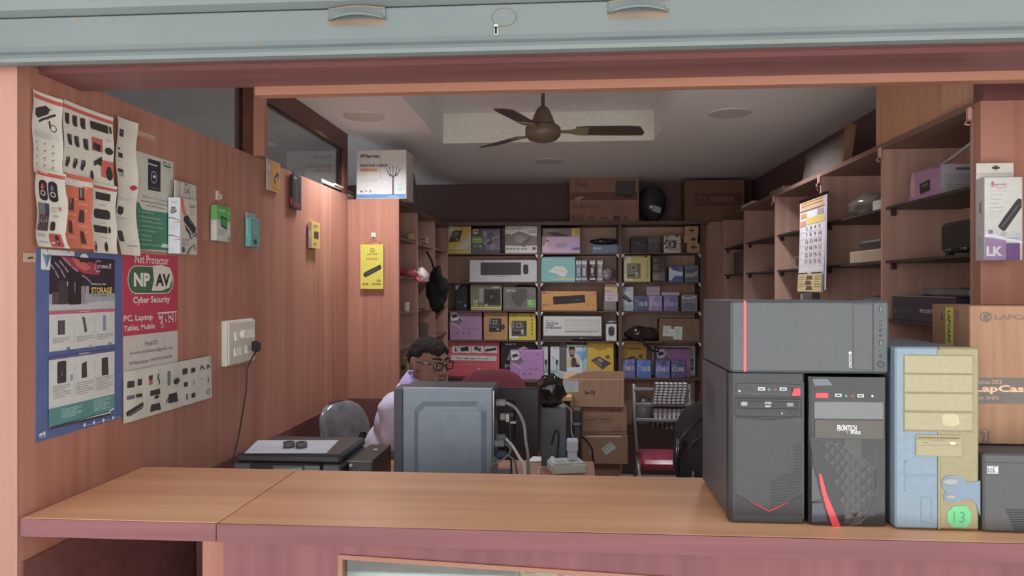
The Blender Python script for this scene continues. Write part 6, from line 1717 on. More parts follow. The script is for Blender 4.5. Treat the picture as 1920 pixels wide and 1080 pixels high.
b = MB(); f2 = Fr(b, (XS - .024, c.y + .10, zt - .004), (0, -1, 0), (0, 0, -1), .135, Hc * .97, None, None, lambda u, v: .002 + .010 * u + .006 * v)
b.grid(lambda u, v: f2.P(u * .135, (1 - v) * Hc * .97, -4), 6, 10, M((186, 172, 196), 'paper')); b.build('back_sheets', t)
b = MB(); b.box(XS - .036, c.y - .004, zt - .006, XS - .020, a.y + .004, zt + .012, M((120, 96, 90), 'metal'), .002); b.tube([(XS - .028, c.y + .1, zt + .010), (XS - .020, (a.y + c.y) / 2, ZT - .03), (XS - .028, a.y - .1, zt + .010)], .0016, M((120, 110, 104), 'metal'), 6); b.build('binding_strip', t)

# ------------------------------------------------------------------ desk behind the counter and what stands on it
DZ = .77
DKW = wood('desk laminate', (190, 126, 92), (160, 100, 68), 'x')
t = thing('work_desk', 'wooden work desk behind the counter carrying the printer and the grey tower', 'desk', (-.6, 2.97, 0))
b = MB(); b.box(XL + .010, 2.52, DZ - .03, .11, 3.42, DZ, DKW, .003); b.build('desk_top', t)
b = MB(); b.box(XL + .012, 2.56, .05, .09, 2.578, DZ - .03, DADO); b.build('front_panel', t)
for x in (XL + .012, .07):
    b = MB(); b.box(x, 2.58, 0, x + .02, 3.40, DZ - .03, DADO); b.build('side_panel', t)
t = thing('low_cabinet', 'low wooden cabinet behind the counter under the backpack', 'cabinet', (.77, 2.8, 0))
b = MB(); b.box(.30, 2.58, 0, 1.22, 3.0, DZ, DKW, .004); b.build('body', t)
for x in (.32, .77):
    b = MB(); b.box(x, 3.0, .06, x + .43, 3.016, DZ - .03, DADO, .002); d_ = b.build('door', t)
    b = MB(); b.box(x + .2, 3.016, .5, x + .23, 3.03, .6, M((150, 146, 140), 'metal'), .003); b.build('handle', d_)

# printer
GP = M((58, 56, 60), 'plastic'); GP2 = M((96, 98, 102), 'plastic')
pl = onY(437, 860, 2.64); pr = onY(640, 860, 2.64)
PX0, PX1, PY0, PY1, PZ = pl.x, pr.x, 2.64, 2.98, .955
t = thing('printer', 'dark grey flat-topped printer on the desk by the poster wall', 'printer', ((PX0 + PX1) / 2, (PY0 + PY1) / 2, DZ))
b = MB(); b.box(PX0, PY0, DZ + .004, PX1, PY1, PZ - .035, GP, .012)
for x in (PX0 + .04, PX1 - .06):
    for y in (PY0 + .04, PY1 - .06): b.box(x, y, DZ, x + .02, y + .02, DZ + .006, DK)
b.build('body', t)
b = MB(); b.box(PX0 + .004, PY0 + .01, PZ - .035, PX1 - .004, PY1 - .004, PZ, GP, .010); b.build('scanner_lid', t)
b = MB(); b.box(PX0 + .07, PY0 - .012, PZ - .09, PX1 - .07, PY0 + .02, PZ - .030, M((44, 42, 46), 'gloss'), .006); pn = b.build('control_panel', t)
b = MB(); b.box(PX0 + .155, PY0 - .018, PZ - .082, PX0 + .27, PY0 - .010, PZ - .036, GP2, .003); b.box(PX0 + .162, PY0 - .0195, PZ - .076, PX0 + .263, PY0 - .0175, PZ - .044, M((122, 130, 128), 'gloss')); b.build('display', pn)
for x in (PX0 + .085, PX0 + .30, PX0 + .32):
    b = MB(); b.box(x, PY0 - .0155, PZ - .066, x + .014, PY0 - .011, PZ - .052, M((128, 132, 150), 'plastic'), .002); b.build('button', pn)
for x in (PX0 + .004, PX1 - .068):
    b = MB(); b.box(x, PY0 - .005, PZ - .075, x + .064, PY0 + .01, PZ - .034, M((86, 88, 92), 'plastic'), .004); b.build('corner_cover', t)
b = MB(); b.box(PX0 + .06, PY0 - .11, DZ + .03, PX1 - .06, PY0 + .01, DZ + .042, GP, .004); b.build('paper_tray', t)
b = MB(); q = [onZ(*p, PZ + .001) for p in ((458, 850), (612, 850), (635, 826), (483, 826))]
b.poly([v for v in q], M((206, 206, 216), 'paper')); b.poly([v + Vector((0, 0, .0012)) for v in q], M((214, 214, 224), 'paper'))
for i in range(4): b.poly([q[i], q[(i + 1) % 4], q[(i + 1) % 4] + Vector((0, 0, .0012)), q[i] + Vector((0, 0, .0012))], M((214, 214, 224), 'paper'))
tag(b.build('paper_sheet'), 'white paper sheet lying on top of the printer', 'paper')
for (px, py, lab) in ((542, 838, 'grey tape roll on the white sheet, the one lying flat at the front'), (565, 838.5, 'grey tape roll on the white sheet, the one beside it with dark core')):
    p = onZ(px, py, PZ + .003)
    t = thing('tape_roll', lab, 'tape roll', p, 'tape rolls')
    b = MB(); b.lathe([(.013, 0), (.0215, 0), (.0215, .020), (.013, .020), (.013, 0)], M((96, 92, 92), 'plastic'), p, 24); b.build('tape', t)
    b = MB(); b.lathe([(.011, .0005), (.0131, .0005), (.0131, .0205), (.011, .0205), (.011, .0005)], M((70, 64, 62), 'card'), p, 24); b.build('core', t)
# backup power unit
a = onY(652, 864, 2.70); c = onY(698, 864, 2.70)
zt = a.z
t = thing('backup_power_unit', 'small black backup power unit with a white button beside the grey tower', 'power unit', ((a.x + c.x) / 2, 2.8, DZ))
b = MB(); b.box(a.x + .002, 2.715, DZ + .003, c.x - .002, 3.0, zt - .001, M((52, 44, 42), 'steel'), .003); b.box(a.x + .01, 2.72, DZ, c.x - .01, 2.99, DZ + .004, DK)
b.box(a.x + .05, 2.87, zt - .001, a.x + .066, 2.884, zt + .007, M((196, 184, 170), 'plastic'), .002); b.build('case', t)
b = MB(); b.box(a.x, 2.70, DZ + .002, c.x, 2.717, zt, M((66, 62, 60), 'plastic'), .003)
f = Fr(b, (a.x, 2.70, zt), (1, 0, 0), (0, 0, -1), c.x - a.x, zt - DZ); f.ring(.45, .13, .82, .4, (110, 106, 102), .12); f.rect(.0, .0, 1, .02, (150, 146, 142)); b.build('front_panel', t)
b = MB(); b.T = Matrix.Translation((a.x + .012, 2.70, zt - .016)) @ Matrix.Rotation(PI / 2, 4, 'X'); b.lathe([(.006, 0), (.006, .003), (.004, .004)], M((214, 210, 204), 'plastic'), (0, 0, 0), 16); b.build('power_button', t, 'white power button')

# grey computer tower seen from its side
V9 = (600, 620, 3.857)
YT = 2.74
a = onY(600 + 600 / 3.857, 620 + 408 / 3.857, YT); c = onY(600 + 1250 / 3.857, 725, YT)
TX0_, TX1_, TZ1 = a.x, c.x, a.z
xl = onY(600 + 532 / 3.857, 800, YT + .03).x
SG = M((124, 135, 148), 'steel'); SG2 = M((130, 141, 153), 'steel')
t = thing('computer_tower', 'big grey computer tower seen from the side, hiding the seated man below the chin', 'computer', ((xl + TX1_) / 2, YT + .09, DZ))
b = MB(); b.box(TX0_, YT + .004, DZ + .012, TX1_, YT + .185, TZ1 - .006, M((92, 96, 102), 'steel'), .002)
for x in (TX0_ + .04, TX1_ - .06):
    for y in (YT + .02, YT + .15): b.box(x, y, DZ, x + .03, y + .02, DZ + .014, DK)
b.build('chassis', t)
b = MB(); b.box(TX0_, YT + .001, DZ + .012, TX1_ - .004, YT + .006, TZ1, SG, .0015)
b.box(TX0_, YT + .002, TZ1 - .006, TX1_, YT + .186, TZ1 - .001, M((92, 94, 98), 'steel'), .0015); b.build('top_cover', t)
b = MB()
def v9(x, y, Y): return onY(600 + x / 3.857, 620 + y / 3.857, Y)
zb_ = DZ + .03
def octo(x0, y0, x1, ch, Y):
    A = v9(x0, y0, YT); B = v9(x1, y0, YT); ch = ch / 3.857 / FOC * 2.75
    return [Vector((p[0], Y, p[1])) for p in ((A.x, zb_ + ch), (A.x, A.z - ch), (A.x + ch, A.z), (B.x - ch, B.z), (B.x, B.z - ch), (B.x, zb_ + ch), (B.x - ch, zb_), (A.x + ch, zb_))]
o1 = octo(682, 512, 1204, 62, YT + .001); o2 = octo(714, 546, 1168, 52, YT - .010)
for i in range(8):
    j = (i + 1) % 8
    b.poly([o1[i], o1[j], o2[j], o2[i]], SG)
b.poly(o2, SG2); b.poly(o1[::-1], SG)
s1 = v9(878, 575, YT - .0106)
f = Fr(b, (s1.x, YT - .010, s1.z), (1, 0, 0), (0, 0, -1), .2, s1.z - zb_); f.rect(0, 0, .006, 1, (92, 100, 108)); f.rect(0, 0, .96, .004, (110, 118, 126))
f = Fr(b, (TX0_, YT + .001, TZ1), (1, 0, 0), (0, 0, -1), TX1_ - TX0_, TZ1 - DZ); f.rect(0, .0, 1, .008, (176, 182, 186)); f.rect(.01, .048, .985, .052, (118, 126, 134))
b.build('side_panel', t)
b = MB()
b.prism([(xl, YT + .035), (xl + .004, YT + .03), (TX0_ - .002, YT + .002), (TX0_ - .001, YT + .18), (xl, YT + .16)], DZ + .008, TZ1 - .010, M((96, 100, 106), 'plastic'), 'z')
b.build('front_panel', t)
b = MB()
b.box(TX1_ - .001, YT + .008, DZ + .02, TX1_ + .003, YT + .182, TZ1 - .010, M((176, 178, 176), 'metal'))
f = Fr(b, (TX1_ + .003, YT + .008, TZ1 - .01), (0, 1, 0), (0, 0, -1), .174, TZ1 - DZ - .03)
f.rect(.1, .05, .9, .25, (60, 60, 62)); f.rect(.2, .30, .55, .62, (120, 122, 122)); f.rect(.7, .3, .95, .62, (84, 84, 86))
for k in range(5): f.rect(.1, .68 + k * .06, .9, .715 + k * .06, (110, 112, 112))
b.build('rear_plate', t)
# cables plugged into the tower's rear
def cable(name, label, pts, r, col, plug, plugcol, kind='plastic', pl_len=.035, pl_h=.012):
    pts = [Vector(p) for p in pts]
    if plug: pts[0].x = max(pts[0].x, TX1_ + .006 + pl_len); pts[1].x = max(pts[1].x, pts[0].x + .004)
    t = thing(name, label, 'cable', (pts[-1].x, pts[-1].y, min(p.z for p in pts)))
    ctrl = []
    n = len(pts)
    for i in range(n - 1):                        # Catmull-Rom through the points
        p0, p1, p2, p3 = pts[max(i - 1, 0)], pts[i], pts[i + 1], pts[min(i + 2, n - 1)]
        for s_ in range(6):
            u = s_ / 6
            ctrl.append(.5 * ((2 * p1) + (p2 - p0) * u + (2 * p0 - 5 * p1 + 4 * p2 - p3) * u * u + (3 * p1 - p0 - 3 * p2 + p3) * u ** 3))
    ctrl.append(pts[-1])
    b = MB(); b.tube(ctrl, r, M(col, kind), 8); b.build('sheath', t)
    if plug:
        b = MB(); p = pts[0]; b.box(p.x - .002 - pl_len, p.y - .012, p.z - pl_h, p.x + .002, p.y + .012, p.z + pl_h, M(plugcol, 'plastic'), .004); b.build('plug', t)
    return t
ex = TX1_ + .042
V10 = (920, 690, 5.145)
def v10(x, y, Y): return onY(920 + x / 5.145, 690 + y / 5.145, Y)
cable('monitor_cable', 'grey cable turning white low down, highest on the grey tower', [v10(110, 335, 2.80), v10(170, 345, 2.80), v10(250, 400, 2.82), v10(320, 540, 2.83), v10(338, 700, 2.83), v10(360, 860, 2.83), Vector((v10(365, 900, 2.83).x, 2.85, DZ + .006))], .006, (150, 146, 138), True, (124, 122, 120))
cable('usb_dongle_cable', 'grey plug with bare silver connector ends behind the grey tower', [v10(150, 470, 2.82), v10(175, 520, 2.84), v10(190, 620, 2.86), Vector((v10(200, 700, 2.88).x, 2.90, DZ + .006))], .004, (72, 70, 74), True, (150, 150, 148), pl_len=.022)
p = v10(170, 478, 2.80)
b = MB(); b.box(p.x - .01, 2.79, p.z - .016, p.x + .006, 2.815, p.z + .016, M((160, 158, 152), 'metal'), .002); b.box(p.x + .006, 2.795, p.z - .022, p.x + .03, 2.812, p.z - .014, M((176, 174, 170), 'metal'), .001); b.box(p.x + .006, 2.795, p.z + .004, p.x + .02, 2.812, p.z + .014, M((60, 58, 60), 'plastic'), .001)
tag(b.build('adapter_dongle'), 'small silver adapter hanging between plugs behind the grey tower', 'adapter')
cable('white_cable', 'thick white cable sweeping down from the middle of the grey tower', [v10(115, 672, 2.80), v10(150, 690, 2.80), v10(215, 760, 2.80), v10(280, 870, 2.78), v10(325, 960, 2.76), Vector((v10(345, 1010, 2.74).x, 2.72, DZ + .008))], .0062, (206, 196, 188), True, (98, 100, 108))
cable('grey_cable', 'thin grey cable looping back under the grey tower', [v10(100, 726, 2.755), v10(150, 735, 2.75), v10(192, 790, 2.72), v10(150, 860, 2.69), v10(60, 915, 2.68), v10(0, 960, 2.67), Vector((v10(-30, 990, 2.66).x, 2.66, DZ + .005))], .0035, (112, 110, 114), True, (110, 112, 122))
cable('blue_plug_cable', 'dark cable with a blue plug, lowest on the grey tower', [v10(130, 832, 2.80), v10(190, 860, 2.80), v10(240, 930, 2.79), Vector((v10(275, 1010, 2.76).x, 2.76, DZ + .005))], .0045, (92, 90, 98), True, (72, 76, 112))
# monitor seen from behind
a = onY(925, 727, 3.10); c = onY(1012, 848, 3.10)
t = thing('monitor', 'black monitor seen from behind, beside the grey tower', 'monitor', (c.x - .23, 3.12, DZ))
b = MB(); b.box(c.x - .46, 3.10, c.z, c.x, 3.122, a.z, M((50, 44, 46), 'plastic'), .006); b.box(c.x - .36, 3.075, c.z + .05, c.x - .10, 3.102, a.z - .05, M((46, 41, 43), 'plastic'), .010); b.build('back_shell', t)
b = MB(); b.box(c.x - .45, 3.122, c.z + .012, c.x - .01, 3.126, a.z - .01, M((30, 30, 34), 'gloss')); b.build('screen', t)
b = MB(); b.box(c.x - .26, 3.105, DZ + .012, c.x - .20, 3.125, c.z + .06, M((44, 40, 42), 'plastic'), .004); b.build('stand_neck', t)
b = MB(); b.box(c.x - .34, 3.04, DZ, c.x - .12, 3.2, DZ + .013, M((44, 40, 42), 'plastic'), .005); b.build('stand_base', t)
# grey slim case, black device, black bag
a = v10(482, 408, 3.24); c = v10(728, 830, 3.24)
t = thing('slim_case', 'slim blue grey case standing between the monitor and the white charger', 'case', ((a.x + c.x) / 2, 3.3, DZ))
b = MB(); b.box(a.x, 3.31, DZ, c.x, 3.41, a.z, M((104, 108, 116), 'steel'), .003); b.build('body', t)
ztop = a.z
cable('short_black_cable', 'short black cable looped against the slim blue grey case', [v10(590, 740, 3.295), v10(600, 690, 3.295), v10(620, 620, 3.295), v10(645, 600, 3.295), v10(658, 660, 3.295), v10(650, 760, 3.295), Vector((v10(640, 800, 3.29).x, 3.295, DZ + .004))], .004, (50, 46, 50), False, None)
p = v10(572, 240, 3.32)
b = MB(); b.blob((p.x, 3.35, ztop + .070), (.066, .062, .074), M((42, 36, 38), 'film'), 24, 16, lambda d: 1 + .20 * noise.noise(d * 2.4 + Vector((5, 2, 1))) + .05 * math.sin(9 * d.x + 7 * d.z))
for v in b.v: v.z = max(v.z, ztop + .0006)
tag(b.build('black_bag'), 'crumpled shiny black bag lying on the slim blue grey case', 'bag')
a = v10(792, 405, 3.36); c = v10(872, 700, 3.36)
t = thing('desk_speaker', 'narrow black device with a silver clip behind the white charger', 'speaker', ((a.x + c.x) / 2, 3.38, DZ))
b = MB(); b.box(a.x, 3.345, DZ, c.x, 3.415, a.z, M((48, 44, 46), 'plastic'), .006); b.build('body', t)
b = MB()
f = Fr(b, (a.x, 3.345, a.z), (1, 0, 0), (0, 0, -1), c.x - a.x, a.z - DZ); f.rect(.05, .22, .95, .27, (150, 150, 154), 'metal')
for k in range(5): f.rect(.2, .33 + k * .05, .85, .35 + k * .05, (84, 82, 84))
b.build('silver_clip', t, 'silver clip')
# white extension box with a charger
cen = onZ(1062, 872, DZ); cen.y = 3.23
t = thing('extension_box', 'white extension socket box on the desk behind the counter edge', 'extension box', (cen.x, cen.y, DZ), None, math.radians(15), world=False)
WP = M((212, 216, 206), 'plastic')
b = MB(); b.box(-.074, -.055, 0, .074, .055, .040, WP, .004)
b.build('base', t)
b = MB(); b.box(-.068, -.05, .040, .068, .05, .048, M((222, 224, 216), 'plastic'), .004)
f = Fr(b, (-.068, .05, .048), (1, 0, 0), (0, -1, 0), .136, .1)
for x in (.06, .56):
    f.rect(x, .15, x + .36, .85, (196, 200, 192)); 
    for (dx, dy) in ((.08, .4), (.22, .4), (.15, .25)): f.ell(x + dx, dy, x + dx + .06, dy + .1, (120, 118, 114))
b.build('socket_plate', t)
for x in (-.06, .02):
    b = MB(); b.prism([(.030, .048), (.046, .048), (.046, .056), (.030, .050)], x, x + .016, WP, 'x'); b.build('rocker_switch', t)
ch = v10(788, 760, 3.23)
t = thing('phone_charger', 'white phone charger plugged into the white extension box', 'charger', (ch.x, 3.23, DZ + .0485))
CW = M((206, 210, 226), 'plastic')
b = MB(); b.box(ch.x - .021, 3.212, DZ + .049, ch.x + .021, 3.25, DZ + .09, CW, .004); b.build('plug_body', t)
zc_ = v10(788, 770, 3.23).z; zc1 = v10(788, 684, 3.23).z
b = MB(); b.box(ch.x - .0245, 3.20, DZ + .089, ch.x + .0245, 3.255, max(zc1, DZ + .13), CW, .005); f = Fr(b, (ch.x - .0245, 3.20, zc1), (1, 0, 0), (0, 0, -1), .049, zc1 - DZ - .089); f.ring(.35, .4, .65, .65, (170, 174, 196), .15); b.build('usb_block', t)
cable('charger_cable', 'thin white charger cable rising behind the white charger', [Vector((ch.x + .005, 3.245, zc1 + .003)), v10(778, 600, 3.27), v10(780, 440, 3.28), v10(740, 370, 3.30), v10(690, 340, 3.31)], .0022, (176, 172, 170), False, None)
cable('extension_lead', 'pale lead curling beside the white extension box', [Vector((cen.x - .075, cen.y + .0, DZ + .016)), v10(480, 965, 3.2), Vector((v10(462, 985, 3.17).x, 3.17, DZ + .005)), Vector((v10(475, 1010, 3.12).x, 3.10, DZ + .005))], .0032, (176, 160, 148), False, None)
cable('black_lead', 'black lead drooping over the desk end beside the white extension box', [v10(880, 660, 3.40), v10(930, 710, 3.42), v10(975, 780, 3.42), v10(985, 870, 3.43), v10(1000, 940, 3.43), v10(985, 1000, 3.43), v10(960, 1040, 3.43)], .005, (50, 44, 44), False, None)
b = MB(); q = [onZ(*p, DZ + .001) for p in ((988, 866), (1022, 866), (1024, 858), (1000, 856))]
b.poly(q, M((206, 206, 208), 'paper')); b.poly([v + Vector((0, 0, .002)) for v in q], M((206, 206, 208), 'paper'))
for i in range(4): b.poly([q[i], q[(i + 1) % 4], q[(i + 1) % 4] + Vector((0, 0, .002)), q[i] + Vector((0, 0, .002))], M((206, 206, 208), 'paper'))
tag(b.build('paper_slip'), 'small white paper slip on the desk beside the white extension box', 'paper')

# ------------------------------------------------------------------ brown cartons stacked in front of the back shelving
SP = (900, 620, 3.6)
def vs(x, y, Y): return onY(900 + x / 3.6, 620 + y / 3.6, Y)
YK = 4.95
CB_ = [M((172, 132, 106), 'card'), M((156, 118, 94), 'card'), M((146, 110, 88), 'card'), M((126, 92, 74), 'card')]
zs = [0, vs(0, 882, YK).z, vs(0, 690, YK).z, vs(0, 505, YK).z, vs(0, 318, YK).z]
G_ = 'cartons stacked before the back shelving'
a, c = vs(780, 882, YK), vs(945, 882, YK)
q = Bx(a.x, YK, 0, c.x, YK + .34, zs[1] - .001, CB_[3], 'card', .004); q.done('cardboard_carton', 'dark brown carton, lowest of the stack behind the desk', 'carton', G_)
a, c = vs(770, 690, YK), vs(997, 690, YK)
q = Bx(a.x - .08, YK - .02, zs[1], c.x, YK + .34, zs[2] - .001, CB_[2], 'card', .004); f = q.front(SP)
f.poly([(820, 796), (884, 750), (918, 792), (850, 840)], (176, 180, 176)); f.line([(832, 800), (890, 762)], .006, (130, 132, 130)); f.line([(842, 816), (900, 778)], .004, (130, 132, 130)); f.line([(718, 714), (950, 714)], .008, (206, 190, 174)); f.rect(738, 788, 752, 838, (150, 130, 112))
q.done('cardboard_carton', 'brown carton with a tilted white label, third from the top of the stack', 'carton', G_)
a, c = vs(690, 505, YK), vs(992, 690, YK)
q = Bx(a.x, YK, zs[2], c.x, YK + .36, zs[3] - .001, CB_[1], 'card', .004); f = q.front(SP)
f.text('Zebronics', 872, 534, 960, 548, (96, 72, 60), .02, 0, 'print', True); f.rrect(695, 580, 888, 620, (120, 88, 70), .4); f.rrect(698, 583, 885, 617, (150, 114, 90), .4); f.rect(706, 594, 790, 606, (120, 90, 74)); f.rect(800, 594, 876, 606, (120, 90, 74)); f.ring(894, 646, 946, 676, (120, 90, 74), .2); f.line([(690, 686), (990, 680)], .006, (110, 80, 64))
q.done('cardboard_carton', 'brown carton with an upside down printed line, second in the stack', 'carton', G_)
a, c = vs(560, 318, YK), vs(972, 505, YK)
t = thing('cardboard_carton', 'large open brown carton marked logi upside down, topmost of the stack', 'carton', ((a.x + c.x) / 2, YK + .15, zs[3]), G_)
b = MB(); b.box(a.x, YK - .02, zs[3], c.x, YK + .36, zs[4], CB_[0], .004); f = Fr(b, (a.x, YK - .02, zs[4]), (1, 0, 0), (0, 0, -1), c.x - a.x, zs[4] - zs[3], SP)
f.text('logi', 708, 394, 776, 438, (78, 60, 52), .03, 0, 'print', True); f.rect(558, 336, 664, 412, (190, 200, 204))
for k in range(6): f.rect(566, 348 + k * 10, 650 - 14 * (k % 2), 351 + k * 10, (130, 140, 146)); f.k -= 1
f.rect(706, 316, 720, 322, (214, 200, 186)); b.build('body', t)
b = MB(); L_ = vs(975, 282, YK + .02)
b.prism([(a.x + .02, zs[4] - .002), (a.x + .10, zs[4] + .035), (L_.x - .22, zs[4] + .052), (L_.x, zs[4] + .05), (c.x, zs[4] - .002)], YK + .0, YK + .006, CB_[0]); b.build('top_flap', t)
b = MB(); a = vs(555, 430, 4.90); c = vs(620, 460, 4.90); b.box(a.x, 4.80, c.z, c.x, 4.928, a.z, M((196, 166, 90), 'print'), .002); b.box(a.x + .01, 4.82, .0, c.x - .01, 4.92, c.z, M((60, 50, 46), 'matte'))
tag(b.build('narrow_carton'), 'narrow yellow topped carton in front of the brown stack', 'carton')

# ------------------------------------------------------------------ chrome chair with red seat, cloth on its back
CHR = M((140, 138, 140), 'steel')
cx0, cx1 = vs(1042, 370, 5.08).x, vs(1415, 370, 5.08).x
t = thing('chrome_chair', 'chrome tube chair with a red padded seat in front of the back shelving', 'chair', ((cx0 + cx1) / 2, 4.9, 0))
zt = vs(1040, 362, 5.08).z
for x in (cx0, cx1):
    b = MB(); b.tube([(x, 5.10, zt), (x, 5.08, .7), (x + (.012 if x == cx0 else -.012), 5.03, .47), (x, 5.10, .2), (x, 5.16, 0)], .011, CHR, 10); b.build('back_post', t)
    b = MB(); b.tube([(x + (.012 if x == cx0 else -.012), 5.03, .455), (x, 4.74, .44), (x, 4.69, .40), (x, 4.68, 0)], .011, CHR, 10); b.build('front_leg', t)
for y in (398, 500, 604):
    z = vs(1200, y, 5.08).z
    b = MB(); b.box(cx0, 5.075, z - .012, cx1, 5.087, z + .012, CHR, .005); b.build('back_rail', t)
b = MB(); b.box(cx0 + .005, 4.66, .43, cx1 - .005, 5.02, .495, M((150, 40, 52), 'gloss'), .022); b.build('seat', t, 'red padded seat')
b = MB(); z0 = vs(1300, 330, 5.06).z; z1 = vs(1300, 492, 5.06).z; xa, xb = vs(1168, 330, 5.06).x, vs(1396, 330, 5.06).x
def cloth(u, v):
    k = v * 1.9
    x = xa + (xb - xa) * u + .008 * math.sin(5 * v)
    y0 = 5.062 + .006 * math.sin(9 * u)
    if k < .45: return Vector((x, 5.102 + .006 * math.sin(8 * u), zt - .30 + k / .45 * (.30 + .018)))
    return Vector((x, y0 - .008, zt + .018 - (k - .45) / 1.45 * (zt + .018 - z1)))
m1, m2 = M((206, 202, 202), 'cloth'), M((60, 54, 58), 'cloth'); m3 = M((128, 122, 124), 'cloth')
N_, R_ = 22, 30
g = [[b.vert(cloth(i / N_, j / R_)) for i in range(N_ + 1)] for j in range(R_ + 1)]
for j in range(R_):
    for i in range(N_):
        b.face([g[j][i], g[j][i + 1], g[j + 1][i + 1], g[j + 1][i]], (m2 if j % 2 and i % 3 == 0 else m3 if (i % 3 == 0) else (m2 if j % 3 == 0 else m1)), True)
tag(b.build('checked_cloth'), 'black and white checked cloth draped over the chrome chair back', 'cloth')
# things low in the back shelving
for i in range(3):
    b = MB(); b.box(SX[i] + .014, YS + .02, .34, SX[i + 1] - .014, YB - .02, .355, WSX); b.build('shelf_board', su)
def low(x0, y0, x1, col, name, label, cat, kind, rel=None):
    a = vs(x0, y0, YS + .06); c = vs(x1, y0, YS + .06)
    q = Bx(a.x, YS + .06, .3555, c.x, YS + .24, a.z, col, kind, .004); q.done(name, label, cat)
low(1196, 618, 1300, M((150, 116, 90), 'card'), 'low_carton', 'tan carton on the lowest shelf, seen through the chrome chair back', 'carton', 'card')
b = MB(); p = vs(1120, 600, YS + .12); b.blob((p.x - .01, YS + .13, .355 + .13), (.08, .08, .15), M((120, 114, 114), 'film'), 18, 12, lambda d: 1 + .15 * noise.noise(d * 2.5))
for v in b.v: v.z = max(v.z, .3556)
tag(b.build('grey_bag'), 'grey wrapped bag on the lowest shelf behind the chrome chair', 'bag')

# ------------------------------------------------------------------ black backpack
bp = onY(1262, 830, 2.86)
t = thing('backpack', 'black backpack with silver zip pulls beside the black tower', 'bag', (bp.x + .17, 2.83, DZ))
BC = M((58, 54, 56), 'cloth'); ZT_ = onY(1318, 757, 2.86).z
def bpf(d):
    k = 1.0
    if d.z > 0: k *= 1 - .10 * d.z * abs(d.x)
    return k * (1 + .05 * noise.noise(d * 2.4))
hh = (ZT_ - DZ + .02) / 2
b = MB()
for j in range(1):
    rings = []
    NU, NV = 32, 20
    for jv in range(NV + 1):
        tt = PI * jv / NV
        row = []
        for i in range(NU):
            an = 2 * PI * i / NU
            sp = lambda v, e: math.copysign(abs(v) ** e, v)
            x, y, z = sp(math.sin(tt), .55) * sp(math.cos(an), .6), sp(math.sin(tt), .55) * sp(math.sin(an), .6), sp(math.cos(tt), .6)
            d = Vector((x, y, z)); k = 1 + .04 * noise.noise(d * 2.2)
            row.append(b.vert((bp.x + .17 + x * .17 * k * (1 - .22 * max(0, z) ** 2), 2.83 + y * .105 * k * (1 - .25 * max(0, z)), max(DZ + .0008, DZ + hh + z * hh * k))))
        rings.append(row)
    for r1, r2 in zip(rings, rings[1:]):
        for i in range(NU): b.face([r1[i], r2[i], r2[(i + 1) % NU], r1[(i + 1) % NU]], BC, True)
b.build('main_compartment', t)
def bs(x, y, Y): return onY(900 + x / 3.6, 620 + y / 3.6, Y)
b = MB(); b.tube([bs(1332, 790, 2.735), bs(1345, 740, 2.73), bs(1385, 690, 2.73), bs(1440, 630, 2.735), bs(1510, 590, 2.75)], .0025, M((96, 94, 94), 'metal'), 6); b.build('zipper_track', t)
b = MB(); b.tube([bs(1405, 800, 2.725), bs(1440, 750, 2.72), bs(1510, 700, 2.72)], .003, M((86, 82, 82), 'cloth'), 6); b.build('pocket_seam', t)
for (x, y, l_) in ((1334, 745, .05), (1438, 960, .022)):
    p = bs(x, y, 2.722)
    b = MB(); b.box(p.x - .006, 2.714, p.z - .008, p.x + .006, 2.724, p.z + .008, M((190, 188, 184), 'metal'), .002); b.tube([p + Vector((-.002, -.006, -.006)), p + Vector((-.006, -.008, -.006 - l_ * .6)), p + Vector((-.004, -.008, -.006 - l_))], .0022, M((196, 194, 190), 'metal'), 6); b.tube([p + Vector((.003, -.006, -.006)), p + Vector((-.001, -.008, -.006 - l_))], .0018, M((196, 194, 190), 'metal'), 6); b.build('zip_pull', t)
b = MB(); b.tube([(bp.x + .10, 2.83, ZT_ - .008), (bp.x + .12, 2.83, ZT_ + .03), (bp.x + .20, 2.83, ZT_ + .03), (bp.x + .22, 2.83, ZT_ - .008)], .008, M((46, 42, 44), 'cloth'), 8); b.build('carry_handle', t)
b = MB(); b.tube([(bp.x + .02, 2.73, DZ + .24), (bp.x - .005, 2.72, DZ + .16), (bp.x + .01, 2.725, DZ + .06), (bp.x + .05, 2.73, DZ + .02)], .007, M((40, 38, 40), 'cloth'), 8); b.build('side_strap', t)

